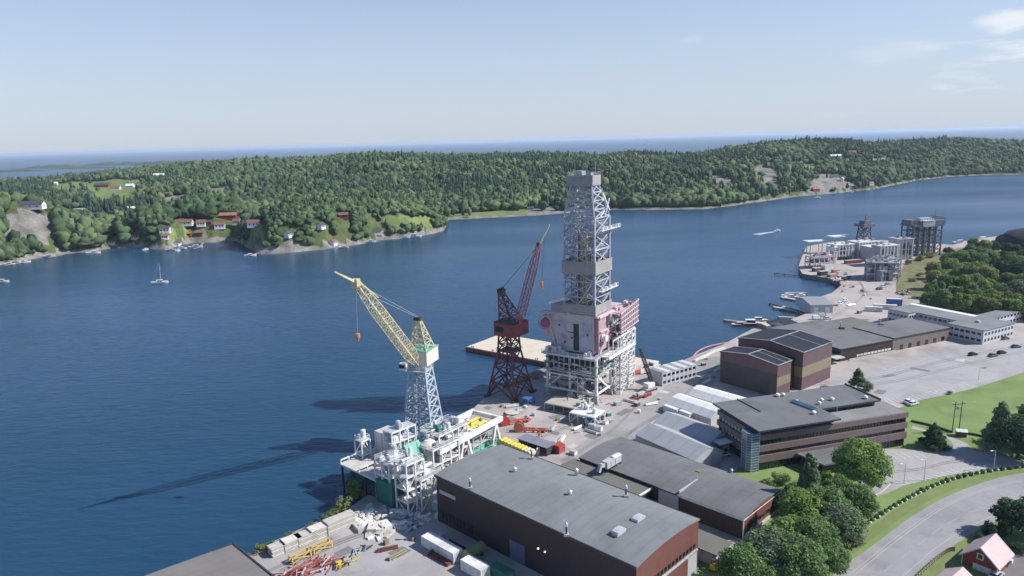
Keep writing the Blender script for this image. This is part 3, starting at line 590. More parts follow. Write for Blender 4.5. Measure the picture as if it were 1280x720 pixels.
TR(1074,617,16,14.5,'round','fresh','large round bright green tree standing alone at the car park corner', n=13000, lf=.19, seed=3)
GP = 'trees massed between the dark roofed hall and the road'
for i, (px, py, h, w, kd, lf, lb) in enumerate([
 (1010,640,17,9,'tall','grey','tall narrow grey-green birch rising highest in the clump below the office'),
 (1048,640,10,9,'round','mid','small rounded tree right of the narrow birch, beside the large round tree'),
 (1070,655,11,9,'round','mid','outer right tree of the clump, next to the hedge row'),
 (1030,668,13,11,'round','mid','broad tree in the middle of the clump below the narrow birch'),
 (1000,672,13,11,'round','fresh','bright green tree in the middle left of the clump'),
 (1050,690,12,11,'round','grey','grey-green tree at the lower right edge of the clump by the grass bank'),
 (1015,705,12,11,'round','mid','tree low in the clump, left of the grass bank'),
 (985,700,11,10,'round','fresh','bright low tree in front of the dark hall gable'),
 (1035,722,9,9,'round','mid','lowest right tree of the clump at the picture bottom'),
 (960,728,13,12,'round','grey','big grey-green tree at the bottom, right of the white tank'),
 (995,738,13,12,'round','mid','big tree at the bottom edge right of the grey-green one'),
 (930,745,12,11,'round','mid','tree at the bottom edge just below the white tank')]):
    TR(px, py, h, w, kd, lf, lb, GP, n=9500, lf=.22, seed=i+1)
for i, (px, py, h, w, lf, lb) in enumerate([(972,640,5,6,'mid','low bush against the dark hall corner'),(975,604,4,6,'fresh','low bright bush between the dark hall and the office terrace'),(958,612,3.5,5,'mid','low bush by the glass stair tower foot'),
   (990,618,4,5,'mid','bush at the end of the office terrace path'),(1032,600,3,4,'fresh','small bush beside the office porch'),(985,655,4,5,'grey','grey-green bush along the dark hall gable wall'),(1052,604,4,5,'mid','bush between porch and large round tree')]):
    TR(px, py, h, w, 'bush', lf, lb, 'bushes round the office', n=1500, lf=.5, seed=i+1)
TR(1166,559,9,9.5,'pine','dark','dark bushy pine on the grass island by the office end', n=6500, lf=.28, seed=2)
TR(1247,566,17,11,'tall','grey','tall thin grey-green birch by the car park exit', n=3600, lf=.3, seed=4, )
TR(1272,572,13,15,'round','dark','broad dark tree right of the thin birch at the right edge', n=6000, seed=2)
TR(1292,556,14,12,'round','mid','rounded tree cut by the right edge behind the dark one', n=5000, seed=3)
TR(1264,668,9.5,9,'round','dark','dark tree by the road bend above the red cabin', n=5500, lf=.3, seed=1)
TR(1290,672,10,10,'round','mid','tree at the right edge above the red cabin', n=5000, seed=2)
for i, (px, py, h, w, lb) in enumerate([(1240,674,4.5,5,'dark juniper bush between road bend and cabin fence'),(1226,678,2.6,4,'low dark bush left of the juniper above the cabin'),(1249,669,3,4,'low dark bush right of the juniper above the cabin'),(1275,690,3,5,'low bush right of the cabin roof')]):
    TR(px, py, h, w, 'bush', 'dark', lb, 'bushes above the cabin', n=1500, lf=.5, seed=i)
for i, (px, py, h, w, kd, lf, lb) in enumerate([(1072,487,9,7.5,'tall','grey','grey-green birch between the stepped purple hall and the office roof'),(1084,488,5,5.5,'bush','grey','low grey-green bush right of the birch by the big car park'),
  (1030,497,6,6,'bush','fresh','bright bush at the foot of the purple hall'),(1012,500,4,5,'bush','mid','small bush left of the bright bush by the purple hall'),(1000,497,3,3,'bush','mid','tiny bush in the purple hall corner'),
  (1187,493,1.6,2.6,'bush','dark','lone small bush on the edge of the big car park')]):
    TR(px, py, h, w, kd, lf, lb, 'greenery by the purple hall', n=3000 if kd == 'tall' else 1400, lf=.4, seed=i+1)
# wood on the right behind the white offices: every tree its own
rnd = random.Random(4); cnt = 0; col = 0
ORD = ['first','second','third','fourth','fifth','sixth','seventh','eighth','ninth','tenth','eleventh','twelfth','thirteenth','fourteenth','last']
ROWN = ['the front row','the second row','the third row','the fourth row','the fifth row','the sixth row','the seventh row','the hindmost row']
def wood(px, py, h, w, lf, kd='round', sd=0):
    global cnt; cnt += 1
    hue = {'mid':'green','fresh':'bright green','olive':'olive green','grey':'grey-green','dark':'dark green'}[lf]
    TR(px, py, h, w, kd, lf, hue+' broadleaf tree, '+ORD[min(col, 14)]+' from the left in '+ROWN[row]+' of the wood', 'broadleaf trees in the wood on the right', name='broadleaf_tree', n=3200, lf=.42, seed=sd)
for row, (y0, y1, x0, x1, st, h0) in enumerate([(381,403,1156,1290,9.5,10),(372,392,1160,1292,10,10.5),(361,378,1163,1290,10.5,10),(350,364,1166,1292,11,10),(340,352,1174,1290,11,10),(331,340,1184,1290,12,10),(323,330,1198,1292,12,9),(315,320,1215,1292,13,9)]):
    x = x0+rnd.random()*3; col = -1
    while x < x1:
        col += 1; t = (x-x0)/(x1-x0); lf = rnd.choice(['mid','fresh','fresh','olive','grey','olive'] if row < 5 else ['mid','grey','olive','grey'])
        if x > 1240 and 3 < row: lf = rnd.choice(['dark','mid'])
        wood(x+rnd.uniform(-2,2), y0+(y1-y0)*t+rnd.uniform(-2,2), h0*rnd.uniform(.8,1.3), h0*rnd.uniform(.85,1.25), lf, kd='bush' if row < 2 else 'round', sd=rnd.randint(0,7)); x += st*rnd.uniform(.85,1.15)
for i, (px, py, h, w, lf, lb) in enumerate([(1135,330,4,6,'olive','olive bush at the foot of the wide lattice tower'),(1150,326,5,7,'olive','taller olive bush right of the wide lattice tower foot'),(1163,322,5,8,'olive','olive bush below the lattice tower, nearer the wood'),(1185,318,7,9,'dark','dark bush by the little harbour'),(1200,322,7,8,'mid','green bush by the little harbour'),(1140,352,3,6,'olive','dry olive bush on the scrub slope'),(1150,345,3,6,'olive','dry olive bush higher on the scrub slope')]):
    TR(px, py, h, w, 'bush', lf, lb, 'bushes on the scrub slope', n=1200, lf=.6, seed=i)
ORD10 = ORD[:-1]+['fifteenth','sixteenth','seventeenth','eighteenth','nineteenth','twentieth']+['twenty-'+q for q in ORD[:9]]+['thirtieth']+['thirty-'+q for q in ORD[:9]]+['fortieth']+['forty-'+q for q in ORD[:9]]+['fiftieth']+['fifty-'+q for q in ORD[:9]]
# clipped shrubs along the road bank with a pale stone between
P = crsp([G(a,b,3.05) for a,b in [(1068,667),(1090,651),(1120,632),(1146,617.5),(1176,604.5),(1209,595),(1241,589),(1280,584)]], 40); acc = 0; k = 0
sb = None; stone = None; base_l = P[0]
for i in range(1, len(P)):
    acc += (P[i]-P[i-1]).length
    if acc > 2.25:
        acc = 0; k += 1; seg = ORD10[k-1] if k <= len(ORD10) else 'last'
        p = P[i]
        if sb is None:
            sb = bpy.data.objects.new('shrub', crown_mesh('shrub', [(0,0,.5,.62,.62,.6),(.3,.1,.4,.5,.5,.5),(-.3,-.1,.4,.5,.4,.45)], 300, .15, [M_lf['mid']], 5)); o = sb
            v, f = ico(2); v = v*(1+np.random.RandomState(2).uniform(-.15,.15,(len(v),1)))*np.array([.42,.32,.34]); stone = bpy.data.objects.new('boundary_stone', rawmesh('boundary_stone', v, f, [M_white])); s_ = stone
        else: o = sb.copy(); s_ = stone.copy()
        for q in (o, s_): C.objects.link(q)
        o.location = p; o.scale = (random.Random(k).uniform(.7,1.15),)*3; o.rotation_euler = (0,0,k); tag(o, 'small dark clipped shrub, '+seg+' from the tree clump in the road bank row', 'shrub', 'shrubs in a row on the road bank')
        s_.location = p+Vector((.9,.35,.12)); s_.rotation_euler = (0,0,k*2); tag(s_, 'pale stone just right of the '+seg+' shrub of the road bank row', 'stone', 'stones between the bank shrubs')
# shore bushes bottom left
for i, (px, py, h, w, lf, lb) in enumerate([(430,641,5,5.5,'olive','olive bush on the quay edge by the concrete rubble'),(442,622,6,4,'fresh','fresh green bush under the white loading deck'),(407,650,2.5,4,'grey','grey-green weeds behind the tallest beam stack'),(390,662,2.2,4,'grey','grey-green weeds on the quay edge behind the beam stacks'),(363,674,2.2,4,'mid','green weeds on the quay edge, middle'),(338,686,2.6,4,'mid','green weeds behind the leftmost beam stack'),(325,690,2.6,3.5,'olive','olive weeds at the corner of the grey brown roof'),(418,645,2.8,4,'olive','olive weeds left of the big olive bush')]):
    TR(px, py, h, w, 'bush', lf, lb, 'bushes on the quay edge', n=1100, lf=.5, seed=i+2)
# ================================================================ BUILDINGS
M_brown = mat('shade_darkened_brown_sheet', (0.05,0.034,0.034), 0.6, 0.1, scale=0.3, stripes=('XY',0.9,0.25))  # brown darkened so the colour itself carries the shade of the long walls
M_redbrown = mat('red_brown_sheet', (0.16,0.068,0.058), 0.6, 0.1, scale=0.3, stripes=('XY',0.9,0.2))
M_purple = mat('purple_brown_sheet', (0.135,0.085,0.095), 0.6, 0.1, scale=0.3, stripes=('XY',1.0,0.15))
M_tan = mat('tan_sheet', (0.24,0.205,0.14), 0.6, 0.1, scale=0.3, stripes=('XY',1.0,0.15))
M_felt = mat('roof_felt', (0.18,0.19,0.20), 0.85, col2=(0.225,0.236,0.248), scale=0.12, detail=9, stripes=('X',3.0,0.10), stain=.13, sscale=.06)
M_felt2 = mat('roof_felt_dark', (0.14,0.142,0.148), 0.85, col2=(0.18,0.182,0.187), scale=0.1, detail=9, stripes=('X',3.0,0.10), stain=.14, sscale=.07)
M_felt3 = mat('roof_felt_olive', (0.13,0.128,0.115), 0.85, col2=(0.165,0.16,0.145), scale=0.15, detail=8)
M_black = mat('black_roof_membrane', (0.022,0.024,0.035), 0.6, 0.2, scale=0.3)
M_gwall = mat('pale_profiled_sheet', (0.42,0.43,0.46), 0.6, 0.06, scale=0.3, stripes=('XY',0.6,0.25))
M_wwall = mat('white_office_wall', (0.50,0.51,0.54), 0.7, 0.08, scale=0.3)
M_span = mat('spandrel_brown', (0.19,0.145,0.14), 0.7, 0.12, scale=0.4, stripes=('X',1.2,0.1))
M_tent = mat('white_canvas', (0.72,0.72,0.70), 0.6, 0.05, scale=0.3, stripes=('X',4.0,0.12))
M_hang = mat('grey_canvas', (0.36,0.37,0.40), 0.5, 0.06, scale=0.2, stripes=('X',5.0,0.12))
M_conc = mat('concrete', (0.46,0.44,0.41), 0.9, 0.18, scale=0.7, bump=0.2, detail=8)
M_lamp = bpy.data.materials.new('lamp_light'); M_lamp.use_nodes = True; M_lamp.node_tree.nodes['Principled BSDF'].inputs['Emission Color'].default_value = (1,.97,.9,1); M_lamp.node_tree.nodes['Principled BSDF'].inputs['Emission Strength'].default_value = 1.5
def TH(name, label, cat, xy, rot, z=3.0, group=None): return thing(name, label, cat, (xy[0], xy[1], z), R(rot), group)
def pf(pa, pb, z=3.0, zb=None):                              # origin, turn and length from two seen points at level z
    a, b = G(*pa, z), G(*pb, z if zb is None else zb); d = b-a; return (a.x, a.y), math.degrees(math.atan2(d.y, d.x)), math.hypot(d.x, d.y)
def arch(y0, y1, z, rise, n=8, th=0.0):
    return [(y0+(y1-y0)*i/n, z+rise*(1-(2*i/n-1)**2)+th) for i in range(n+1)]
def barrel(t, Lx, y0, y1, h, rise, roofm, over=.25, name='roof', x0=0):
    r = MB(); lo = arch(y0-over, y1+over, h, rise); hi = [(y, z+.35) for y, z in lo][::-1]; r.extr(lo+hi, x0-over, Lx+over); return r.build(name, roofm, t)
def wall_barrel(t, Lx, y0, y1, h, rise, m, x0=0, name='wall'):
    b = MB(); b.extr([(y0,0),(y1,0)]+arch(y0, y1, h, rise)[::-1], x0, Lx); return b.build(name, m, t)
def part(t, name, m, f, *a, **k):
    b = MB(); f(b, *a, **k); return b.build(name, m, t)
def boxp(t, name, m, *a): b = MB(); b.box(*a); return b.build(name, m, t)
def winrow(t, axis, fixed, a, b, z0, z1, n, gap=.25, m=None, out=.05, name='window', sgn=-1):
    w = (b-a)/n
    for i in range(n):
        q = MB(); u0, u1 = a+w*i+w*gap/2, a+w*(i+1)-w*gap/2; f0, f1 = (fixed-out, fixed+.1) if sgn < 0 else (fixed-.1, fixed+out)
        if axis == 'x': q.box(u0, f0, z0, u1, f1, z1)
        else: q.box(f0, u0, z0, f1, u1, z1)
        q.build(name, m or M_glass, t)

# -- big brown hall
t = TH('industrial_hall', 'long dark brown hall with a flat arched grey roof and red-brown gable in the foreground', 'hall', (-21.6,177.9), -44.2)
wall_barrel(t, 63.6, 0, 25, 13.1, 1.1, M_brown); barrel(t, 63.6, 0, 25, 13.15, 1.1, M_felt)
gw = MB(); gw.extr([(0,0),(25,0)]+arch(0,25,13.0,1.1)[::-1], 63.6, 63.66); gw.build('gable_cladding', M_redbrown, t)
boxp(t, 'fascia', M_dark, -.35,-.45,12.9,63.9,-.26,13.55); boxp(t, 'fascia', M_dark, -.3,25.27,12.9,63.9,25.45,13.6)
winrow(t, 'y', 63.66, 3, 24, 6.6, 7.9, 14, .3, sgn=1); boxp(t, 'sill', M_grey, 63.6, 2.6, 6.1, 64.1, 24.4, 6.4)
boxp(t, 'door', M_gwall, 63.6, 20.5, 0, 63.75, 24.5, 5.4)
winrow(t, 'x', 0, 1.5, 14, 1.2, 3.6, 9, .35); 
for x_ in (36.5, 38.6): l = MB(); l.cbox((x_,-.2,6.6),(.3,.3,.25)); l.build('wall_lamp', M_lamp, t)
boxp(t, 'pale_wall_area', M_gwall, 1.2,-.08,8.6,7.5,.02,9.6); boxp(t, 'door', mat('dull_blue_door',(0.10,0.13,0.19),.6,.15), 27,-.08,0,32,.02,5.2)  # pale strip paints in the daylight showing through an opening in the wall
def roof_z(y): return 3+13.5+1.1*(1-(2*y/25-1)**2)
def vent(p, h, label, grp, tall=True):
    v = thing('roof_vent', label, 'vent', p, 0, grp)
    if tall:
        b = MB(); b.cyl((0,0,-.1),(0,0,h),.22,10); b.build('pipe', M_dark, v); b = MB(); b.cyl((0,0,h),(0,0,h+.7),.38,12); b.cyl((0,0,h+.7),(0,0,h+.95),.3,12,r2=.1); b.build('cowl', M_lgrey, v); b = MB(); b.cbox((0,0,.15),(1.1,1.1,.5)); b.build('curb', M_grey, v)
    else:
        b = MB(); b.cbox((0,0,.3),(.9,.9,.8)); b.build('curb', M_grey, v); b = MB(); b.cyl((0,0,.6),(0,0,1.3),.42,12); b.cyl((0,0,1.3),(0,0,1.65),.6,12,r2=.2); b.build('cowl', M_lgrey, v)
for px, py, h, tl, lb in [(587.5,610,1.9,1,'tall roof vent pipe at the left eave of the big hall, nearest the water'),(708,669,2.2,1,'tall roof vent pipe at the left eave of the big hall, nearer the gable'),(664.5,572.5,1.9,1,'tall roof vent pipe at the back eave near the yard shed'),(782.5,620,2.0,1,'tall roof vent pipe at the right eave of the big hall'),(643.5,591,1,0,'squat roof vent in the left half of the big hall roof'),(712.5,620,1,0,'squat roof vent in the middle of the big hall roof'),(720.5,592.5,.5,0,'small squat vent on the back eave of the big hall')]:
    vent(G(px,py,17.2), h, lb, 'vents on the big hall roof', tl)
for px, py, lb in [(798,650,'pale roof hatch nearer the back eave of the big hall'),(773.5,666,'pale roof hatch nearer the left eave of the big hall')]:
    v = thing('roof_hatch', lb, 'hatch', G(px,py,17.4), R(-44.2), 'hatches on the big hall roof'); b = MB(); b.box(-.8,-1.6,-.2,.8,1.6,.5); b.build('curb', M_grey, v); b = MB(); b.extr([(-1.7,.5),(1.7,.5),(1.4,.85),(0,1.0),(-1.4,.85)], -.9, .9); b.build('lid', M_lgrey, v)

# -- second hall with annex
t = TH('industrial_hall', 'lower dark hall with a dull grey arched roof right of the big brown hall', 'hall', (19.1,202.4), -45.4)
wall_barrel(t, 53, 0, 20.6, 5.3, 1.0, M_brown); barrel(t, 53, 0, 20.6, 5.35, 1.0, M_felt2)
boxp(t, 'trim', M_white, 53.26,-.3,5.3,53.34,20.9,5.5); boxp(t, 'corner_trim', M_white, 52.95,-.12,0,53.2,.1,5.3); boxp(t, 'corner_trim', M_white, 52.95,20.5,0,53.2,20.72,5.3)
gw = MB(); gw.extr([(0.1,0),(20.5,0)]+arch(.1,20.5,5.2,1.0)[::-1], 53.0, 53.06); gw.build('gable_cladding', M_redbrown, t)
winrow(t, 'y', 53.08, 3, 17, 1.9, 2.9, 6, .2, sgn=1); boxp(t, 'plinth', M_conc, 53,-.2,0,53.4,20.8,.8); boxp(t, 'gutter', M_white, 34,-.36,5.2,53.3,-.24,5.6)
boxp(t, 'pale_wall_area', M_gwall, 28.3,-.5,0,34.4,.02,5.3)
boxp(t, 'roof_seam', M_lgrey, 34.2,.2,6.1,34.5,9.5,6.75)
a_ = MB(); a_.box(-2,-9,0,25.5,-.05,4.6); an = a_.build('annex', M_brown, t); boxp(an, 'annex_roof', M_felt3, -2.2,-9.2,4.6,25.8,-.3,4.95); boxp(an, 'trim', M_white, 25.8,-9.2,4.5,26.1,-.3,5.05); boxp(an, 'window', M_glass, 25.5,-7,1.2,25.6,-2,3.4)
boxp(t, 'roof_edge', M_dark, -.3,-.3,5.35,28,-.1,5.8)
# air handling unit on its roof
p = G(757,586,9.6); t = thing('air_unit', 'silver air handling unit with a duct on the lower hall roof', 'air unit', p, R(47))
b = MB(); b.box(-.5,-1,.3,6.5,1,2.3); b.build('casing', M_lgrey, t); b = MB(); b.extr([(-1.1,2.3),(1.1,2.3),(0,2.75)], 3.2, 6.7); b.build('hood', M_white, t)
b = MB(); b.bar((-.5,0,1.4),(-2.6,0,1.9),1.0); b.bar((-2.6,0,1.9),(-3.4,0,.2),.9); b.build('duct', M_lgrey, t); b = MB(); [b.box(x,-1.1,-.3,x+.25,1.1,.3) for x in (0,2,4,6)]; b.build('support', M_dark, t); b = MB(); b.box(1.2,-1.05,.6,1.35,-1.0,2.1); b.box(3.4,-1.05,.6,3.55,-1.0,2.1); b.build('panel_joint', M_dark, t)
p = G(874,590.5,9.2); t = thing('roof_vent', 'small pale vent box where the seam ends on the lower hall roof', 'vent', p, R(-45)); b = MB(); b.box(-.5,-.7,-.3,.5,.7,.5); b.build('curb', M_tan, t); b = MB(); b.box(-.65,-.85,.5,.65,.85,.65); b.build('lid', M_tan, t)
p = G(914.5,590,8.9); t = thing('roof_vent', 'tiny white vent at the back eave of the lower hall', 'vent', p, 0); b = MB(); b.cyl((0,0,-.4),(0,0,.6),.25,10); b.build('pipe', M_grey, t); b = MB(); b.cyl((0,0,.6),(0,0,.95),.45,10,r2=.2); b.build('cowl', M_white, t)

# -- low shed, tank and lift between halls and trees
t = TH('shed', 'low flat roofed concrete shed between the big hall gable and the lower hall', 'shed', G(905,700,3)[:2], 135)
boxp(t, 'wall', M_conc, 0,-3,0,17,4,3); boxp(t, 'roof', M_felt3, -.4,-3.3,3,17.3,4.3,3.35); boxp(t, 'door', M_dark, -.08,-1,0,.02,1.2,2.2)
p = G(917,706,3); t = thing('storage_tank', 'white upright tank with a flat lid beside the low shed', 'tank', p, 0); b = MB(); b.cyl((0,0,0),(0,0,3.3),1.25,24); b.build('shell', M_white, t); b = MB(); b.cyl((0,0,3.3),(0,0,3.5),1.4,24); b.cyl((0,0,3.5),(0,0,3.7),1.2,24,r2=.4); b.build('lid', M_white, t)
b = MB(); b.bar((1.3,0,0),(1.3,0,3.6),.08); b.bar((1.3,.5,0),(1.3,.5,3.6),.08); [b.bar((1.3,0,.4*k),(1.3,.5,.4*k),.06) for k in range(1,9)]; b.build('ladder', M_grey, t)
p = G(893,712,3); t = thing('lift_truck', 'yellow lift truck parked in front of the low shed', 'lift truck', p, R(50)); b = MB(); b.box(-1.3,-.7,.5,1.0,.7,1.3); b.box(-1.3,-.6,1.3,-.5,.6,1.7); b.build('body', M_yel, t); b = MB(); [b.bar((x,y,1.3),(x*.7,y,2.5),.1) for x in (-.6,.7) for y in (-.6,.6)]; b.box(-.5,-.7,2.5,.6,.7,2.6); b.build('cab_frame', M_dark, t)
for x_ in (-.9,.7):
    for y_ in (-.75,.75): b = MB(); b.cyl((x_,y_-.12,.4),(x_,y_+.12,.4),.4,12); b.build('wheel', M_dark, t)
b = MB(); b.bar((1.1,-.4,.2),(1.1,-.4,3),.14); b.bar((1.1,.4,.2),(1.1,.4,3),.14); b.bar((1.1,-.4,.3),(2.2,-.4,.3),.1); b.bar((1.1,.4,.3),(2.2,.4,.3),.1); b.build('mast', M_dark, t)

# -- bottom left hall (only its roof corner is in the picture)
o_, rt, _ = pf((290,680),(346,726),12.6); t = TH('industrial_hall', 'grey brown roofed hall cut by the bottom edge on the left', 'hall', o_, -44.5)
b = MB(); b.box(.3,-37,0,32,-.3,9); b.build('wall', M_brown, t)
M_rb = mat('roof_felt_brown', (0.155,0.145,0.142), 0.85, col2=(0.20,0.185,0.178), scale=0.12, detail=9, stripes=('X',2.4,0.07))
b = MB(); b.extr([(0,9),(0,9.6),(-19,10.8),(-38,9.6),(-38,9)], 0, 33); r_ = b.build('roof', M_rb, t); b = MB(); b.box(-.15,-38,9.3,.25,0.1,9.9); b.box(.25,.02,9.3,33,.35,9.85); b.build('fascia', M_dark, r_)

# -- office
t = TH('office_building', 'dark three-storey office block with overhanging grey roof and brown window bands', 'office', (72.9,201.8), 16)
OL, OD = 55, 23
b = MB(); b.box(.5,.5,0,OL-.5,OD-.5,10.9); b.build('glazed_core', M_glass, t)
for z0, z1 in ((2.6,4.8),(6.1,8.0),(9.7,11.4)):
    b = MB(); b.box(0,0,z0,OL,OD,z1); b.build('spandrel', M_span, t)
boxp(t, 'terrace_floor', mat('terrace_slabs', (0.25,0.25,0.255), .85, .12, scale=.3, stain=.15), .6,.6,11.4,OL-.6,OD-.6,11.46)
M_mull = mat('bronze_mullion', (0.06,0.05,0.045), 0.5, .1)
for z0, z1 in ((0,2.6),(4.8,6.1),(8.0,9.7)):
    b = MB()
    b.box(.38,.36,z0+.02,OL-.5,.48,z0+.14); b.box(.36,.36,z0+.02,.48,OD-.5,z0+.14)
    for i in range(46): x_ = .6+i*(OL-1.2)/45; b.box(x_-.07,.38,z0,x_+.07,.5,z1)
    for i in range(19): y_ = .6+i*(OD-1.2)/18; b.box(.38,y_-.07,z0,.5,y_+.07,z1)
    b.build('mullions', M_mull, t)
b = MB(); rd = random.Random(3)
M_blind = mat('window_blind', (0.42,0.40,0.36), 0.7, .1)
for z0, z1 in ((4.9,6.0),(8.1,9.6)):
    for i in range(7): y_ = 9+i*1.75; q = MB(); q.box(.36,y_,z0+.25,.46,y_+1.2,z1); q.build('blind', M_blind, t)
# top floor, set back, under the overhanging roof
b = MB(); b.box(1.2,1.2,11.46,27.5,OD-1,12.9); b.box(27.5,9,11.46,50,OD-1,12.9); b.build('top_floor', M_glass, t)
b = MB()
for i in range(22): b.box(1.4+i*1.2,1.1,11.46,1.5+i*1.2,1.2,12.9)
for i in range(18): b.box(27.7+i*1.25,8.9,11.46,27.9+i*1.25,9,12.9)
b.build('mullions', M_mull, t)
M_ofr = mat('office_roof_felt', (0.13,0.136,0.145), 0.85, col2=(0.165,0.171,0.18), scale=0.12, detail=9, stripes=('X',2.0,0.09), stain=.15, sscale=.07)
b = MB(); b.prism([(-1.2,-1.2),(28,-1.2),(28,7.6),(51,7.6),(51,OD+1),(-1.2,OD+1)], 12.95, 13.5, 0, 1); b.build('roof', [M_ofr, M_dark], t)
b = MB(); b.bar((8,OD+1,13.6),(8.5,12,13.6),.3); b.bar((51,7.6,13.7),(51,OD+1,13.7),.4); b.build('roof_upstand', M_dark, t)
# glass stair tower
M_sg = mat('stair_glass', (0.10,0.17,0.24), 0.12, 0.2, spec=0.9); st = MB(); pg = [(-3.6,1.2),(-2.6,0),(0,0),(0,4.8),(-2.6,4.8),(-3.6,3.6)]; st.prism(pg, 0, 12.2); s_ = st.build('stair_tower', M_sg, t)
b = MB()
for z in np.arange(.6,12.2,.85):
    for i in range(6):
        if i == 2: continue
        p_, q_ = pg[i], pg[(i+1) % 6]; b.bar((p_[0]*1.01,p_[1],z),(q_[0]*1.01,q_[1],z),.1)
for p_ in pg: b.bar((p_[0]*1.01,p_[1],0),(p_[0]*1.01,p_[1],12.3),.12)
b.build('glazing_bars', M_lgrey, s_)
# porch
po = MB(); po.prism([(13.2,-.1),(27.8,-.1),(26.2,-9.5),(15.5,-9.5)], 3.4, 3.9); po.build('porch_roof', M_ofr, t); po = MB(); po.prism([(15,-.1),(26.5,-.1),(25,-8),(16.5,-8)], 0, 3.4); po.build('porch', M_brown, t)
# roof lights and plant
sk = MB(); sk.extr([(-1.1,0),(1.1,0),(1.1,.5),(0,1.1),(-1.1,.5)], 0, 9); v = TH('roof_light', 'long ridged roof light in the middle of the office roof', 'roof light', G(1020,513,16.5)[:2], 118, 16.45); sk.build('glazing', M_sg, v); b = MB(); [b.bar((x,-1.12,.5),(x,0,1.14),.1) or b.bar((x,1.12,.5),(x,0,1.14),.1) for x in range(0,10)]; b.build('bars', M_lgrey, v)
for px, py, r_, lb in [(972,495,.9,'pair-left white fan cowl near the back edge of the office roof'),(979,494.5,.7,'pair-right white fan cowl near the back edge of the office roof'),(1024,505,.7,'white fan cowl just right of the office roof light'),(1027,501,.7,'white fan cowl behind the one beside the roof light'),(1040,500,.8,'white fan cowl in the middle right of the office roof'),(996,503,.5,'small cowl left of the office roof light'),(1082,498,.8,'white fan cowl far right on the office roof'),(1017,517,.8,'flat pale hatch at the near end of the office roof light')]:
    v = thing('roof_cowl', lb, 'vent', G(px,py,16.6), 0, 'cowls on the office roof'); b = MB(); b.cyl((0,0,-.2),(0,0,.5),r_*.7,12); b.build('curb', M_grey, v); b = MB(); b.cyl((0,0,.5),(0,0,.9),r_,14,r2=r_*.6); b.build('cap', M_white, v)
for px, py, h, lb in [(1049,500,4,'taller thin antenna mast on the office roof'),(1046,516,6,'thin antenna mast at the roof step of the office')]:
    v = thing('antenna', lb, 'antenna', G(px,py,16.5), 0, 'antennas on the office roof'); b = MB(); b.cyl((0,0,0),(0,0,h),.07,6); b.build('mast', M_lgrey, v); b = MB(); b.bar((-.5,0,h*.8),(.5,0,h*.8),.06); b.bar((0,-.5,h*.9),(0,.5,h*.9),.06); b.build('arms', M_lgrey, v)
p = G(904,556,3); t = TH('entrance_hut', 'small pale hut with a white canopy at the dark end of the office', 'hut', G(903,569,3)[:2], 20); boxp(t, 'wall', M_tan, 0,0,0,2.6,2.4,4); boxp(t, 'canopy', M_white, -1.8,-.8,4,3.2,2.8,4.3); boxp(t, 'door', M_dark, .8,-.06,0,1.8,.01,2.1)

# -- stepped purple hall
t = TH('stepped_hall', 'stepped purple-brown hall with black roofs and a tan wall band', 'hall', (100.8,263.3), 38)
def shell(x0, x1, y0, y1, h, rise, tag_):
    ym = (y0+y1)/2; m_ = [M_purple, M_tan, M_purple]
    for (za, zb), mm in zip(((0,h*.34),(h*.34,h*.62),(h*.62,h)), m_):
        b = MB()
        if zb < h: b.box(x0,y0,za,x1,y1,zb)
        else: b.extr([(y0,za),(y1,za),(y1,h),(ym,h+rise),(y0,h)], x0, x1)
        b.build('wall_band', mm, t)
    b = MB(); b.extr([(y0-.2,h),(ym,h+rise),(y1+.2,h),(y1+.2,h+.4),(ym,h+rise+.4),(y0-.2,h+.4)], x0-.2, x1+.2); rf = b.build('roof', M_black, t)
    b = MB()
    for s0, s1 in ((y0-.2,ym),(ym,y1+.2)):
        za, zb = (h, h+rise) if s0 < ym else (h+rise, h)
        b.bar((x0-.1,s0,za+.45),(x0-.1,s1,zb+.45),.3); b.bar((x1+.1,s0,za+.45),(x1+.1,s1,zb+.45),.3)
    b.bar((x0,ym,h+rise+.42),(x1,ym,h+rise+.42),.3); b.bar((x0,y0-.15,h+.42),(x1,y0-.15,h+.42),.25); b.bar((x0+(x1-x0)*.62,y0,h+.45),(x0+(x1-x0)*.62,ym,h+rise+.45),.2); b.build('roof_seam', M_grey, rf)
shell(0,9.5,0,26,12.6,1.6,'small'); shell(14.5,36.5,-2,27.5,15.2,1.8,'tall')
boxp(t, 'link', M_brown, 9.52,1.5,0,14.48,24,12.2); boxp(t, 'link_roof', M_black, 9.52,1.3,12.2,14.48,24.2,12.5)
M_fd = mat('front_sheet', (0.075,0.072,0.066), 0.6, 0.12, scale=.3, stripes=('Y',1.2,.15)); boxp(t, 'front_cladding', M_fd, -.08,.3,0,.02,25.7,9.2); boxp(t, 'door', M_dark, -.14,3,0,-.06,7,6); boxp(t, 'downpipe', M_dark, -.25,-.1,0,-.05,.1,12.5)

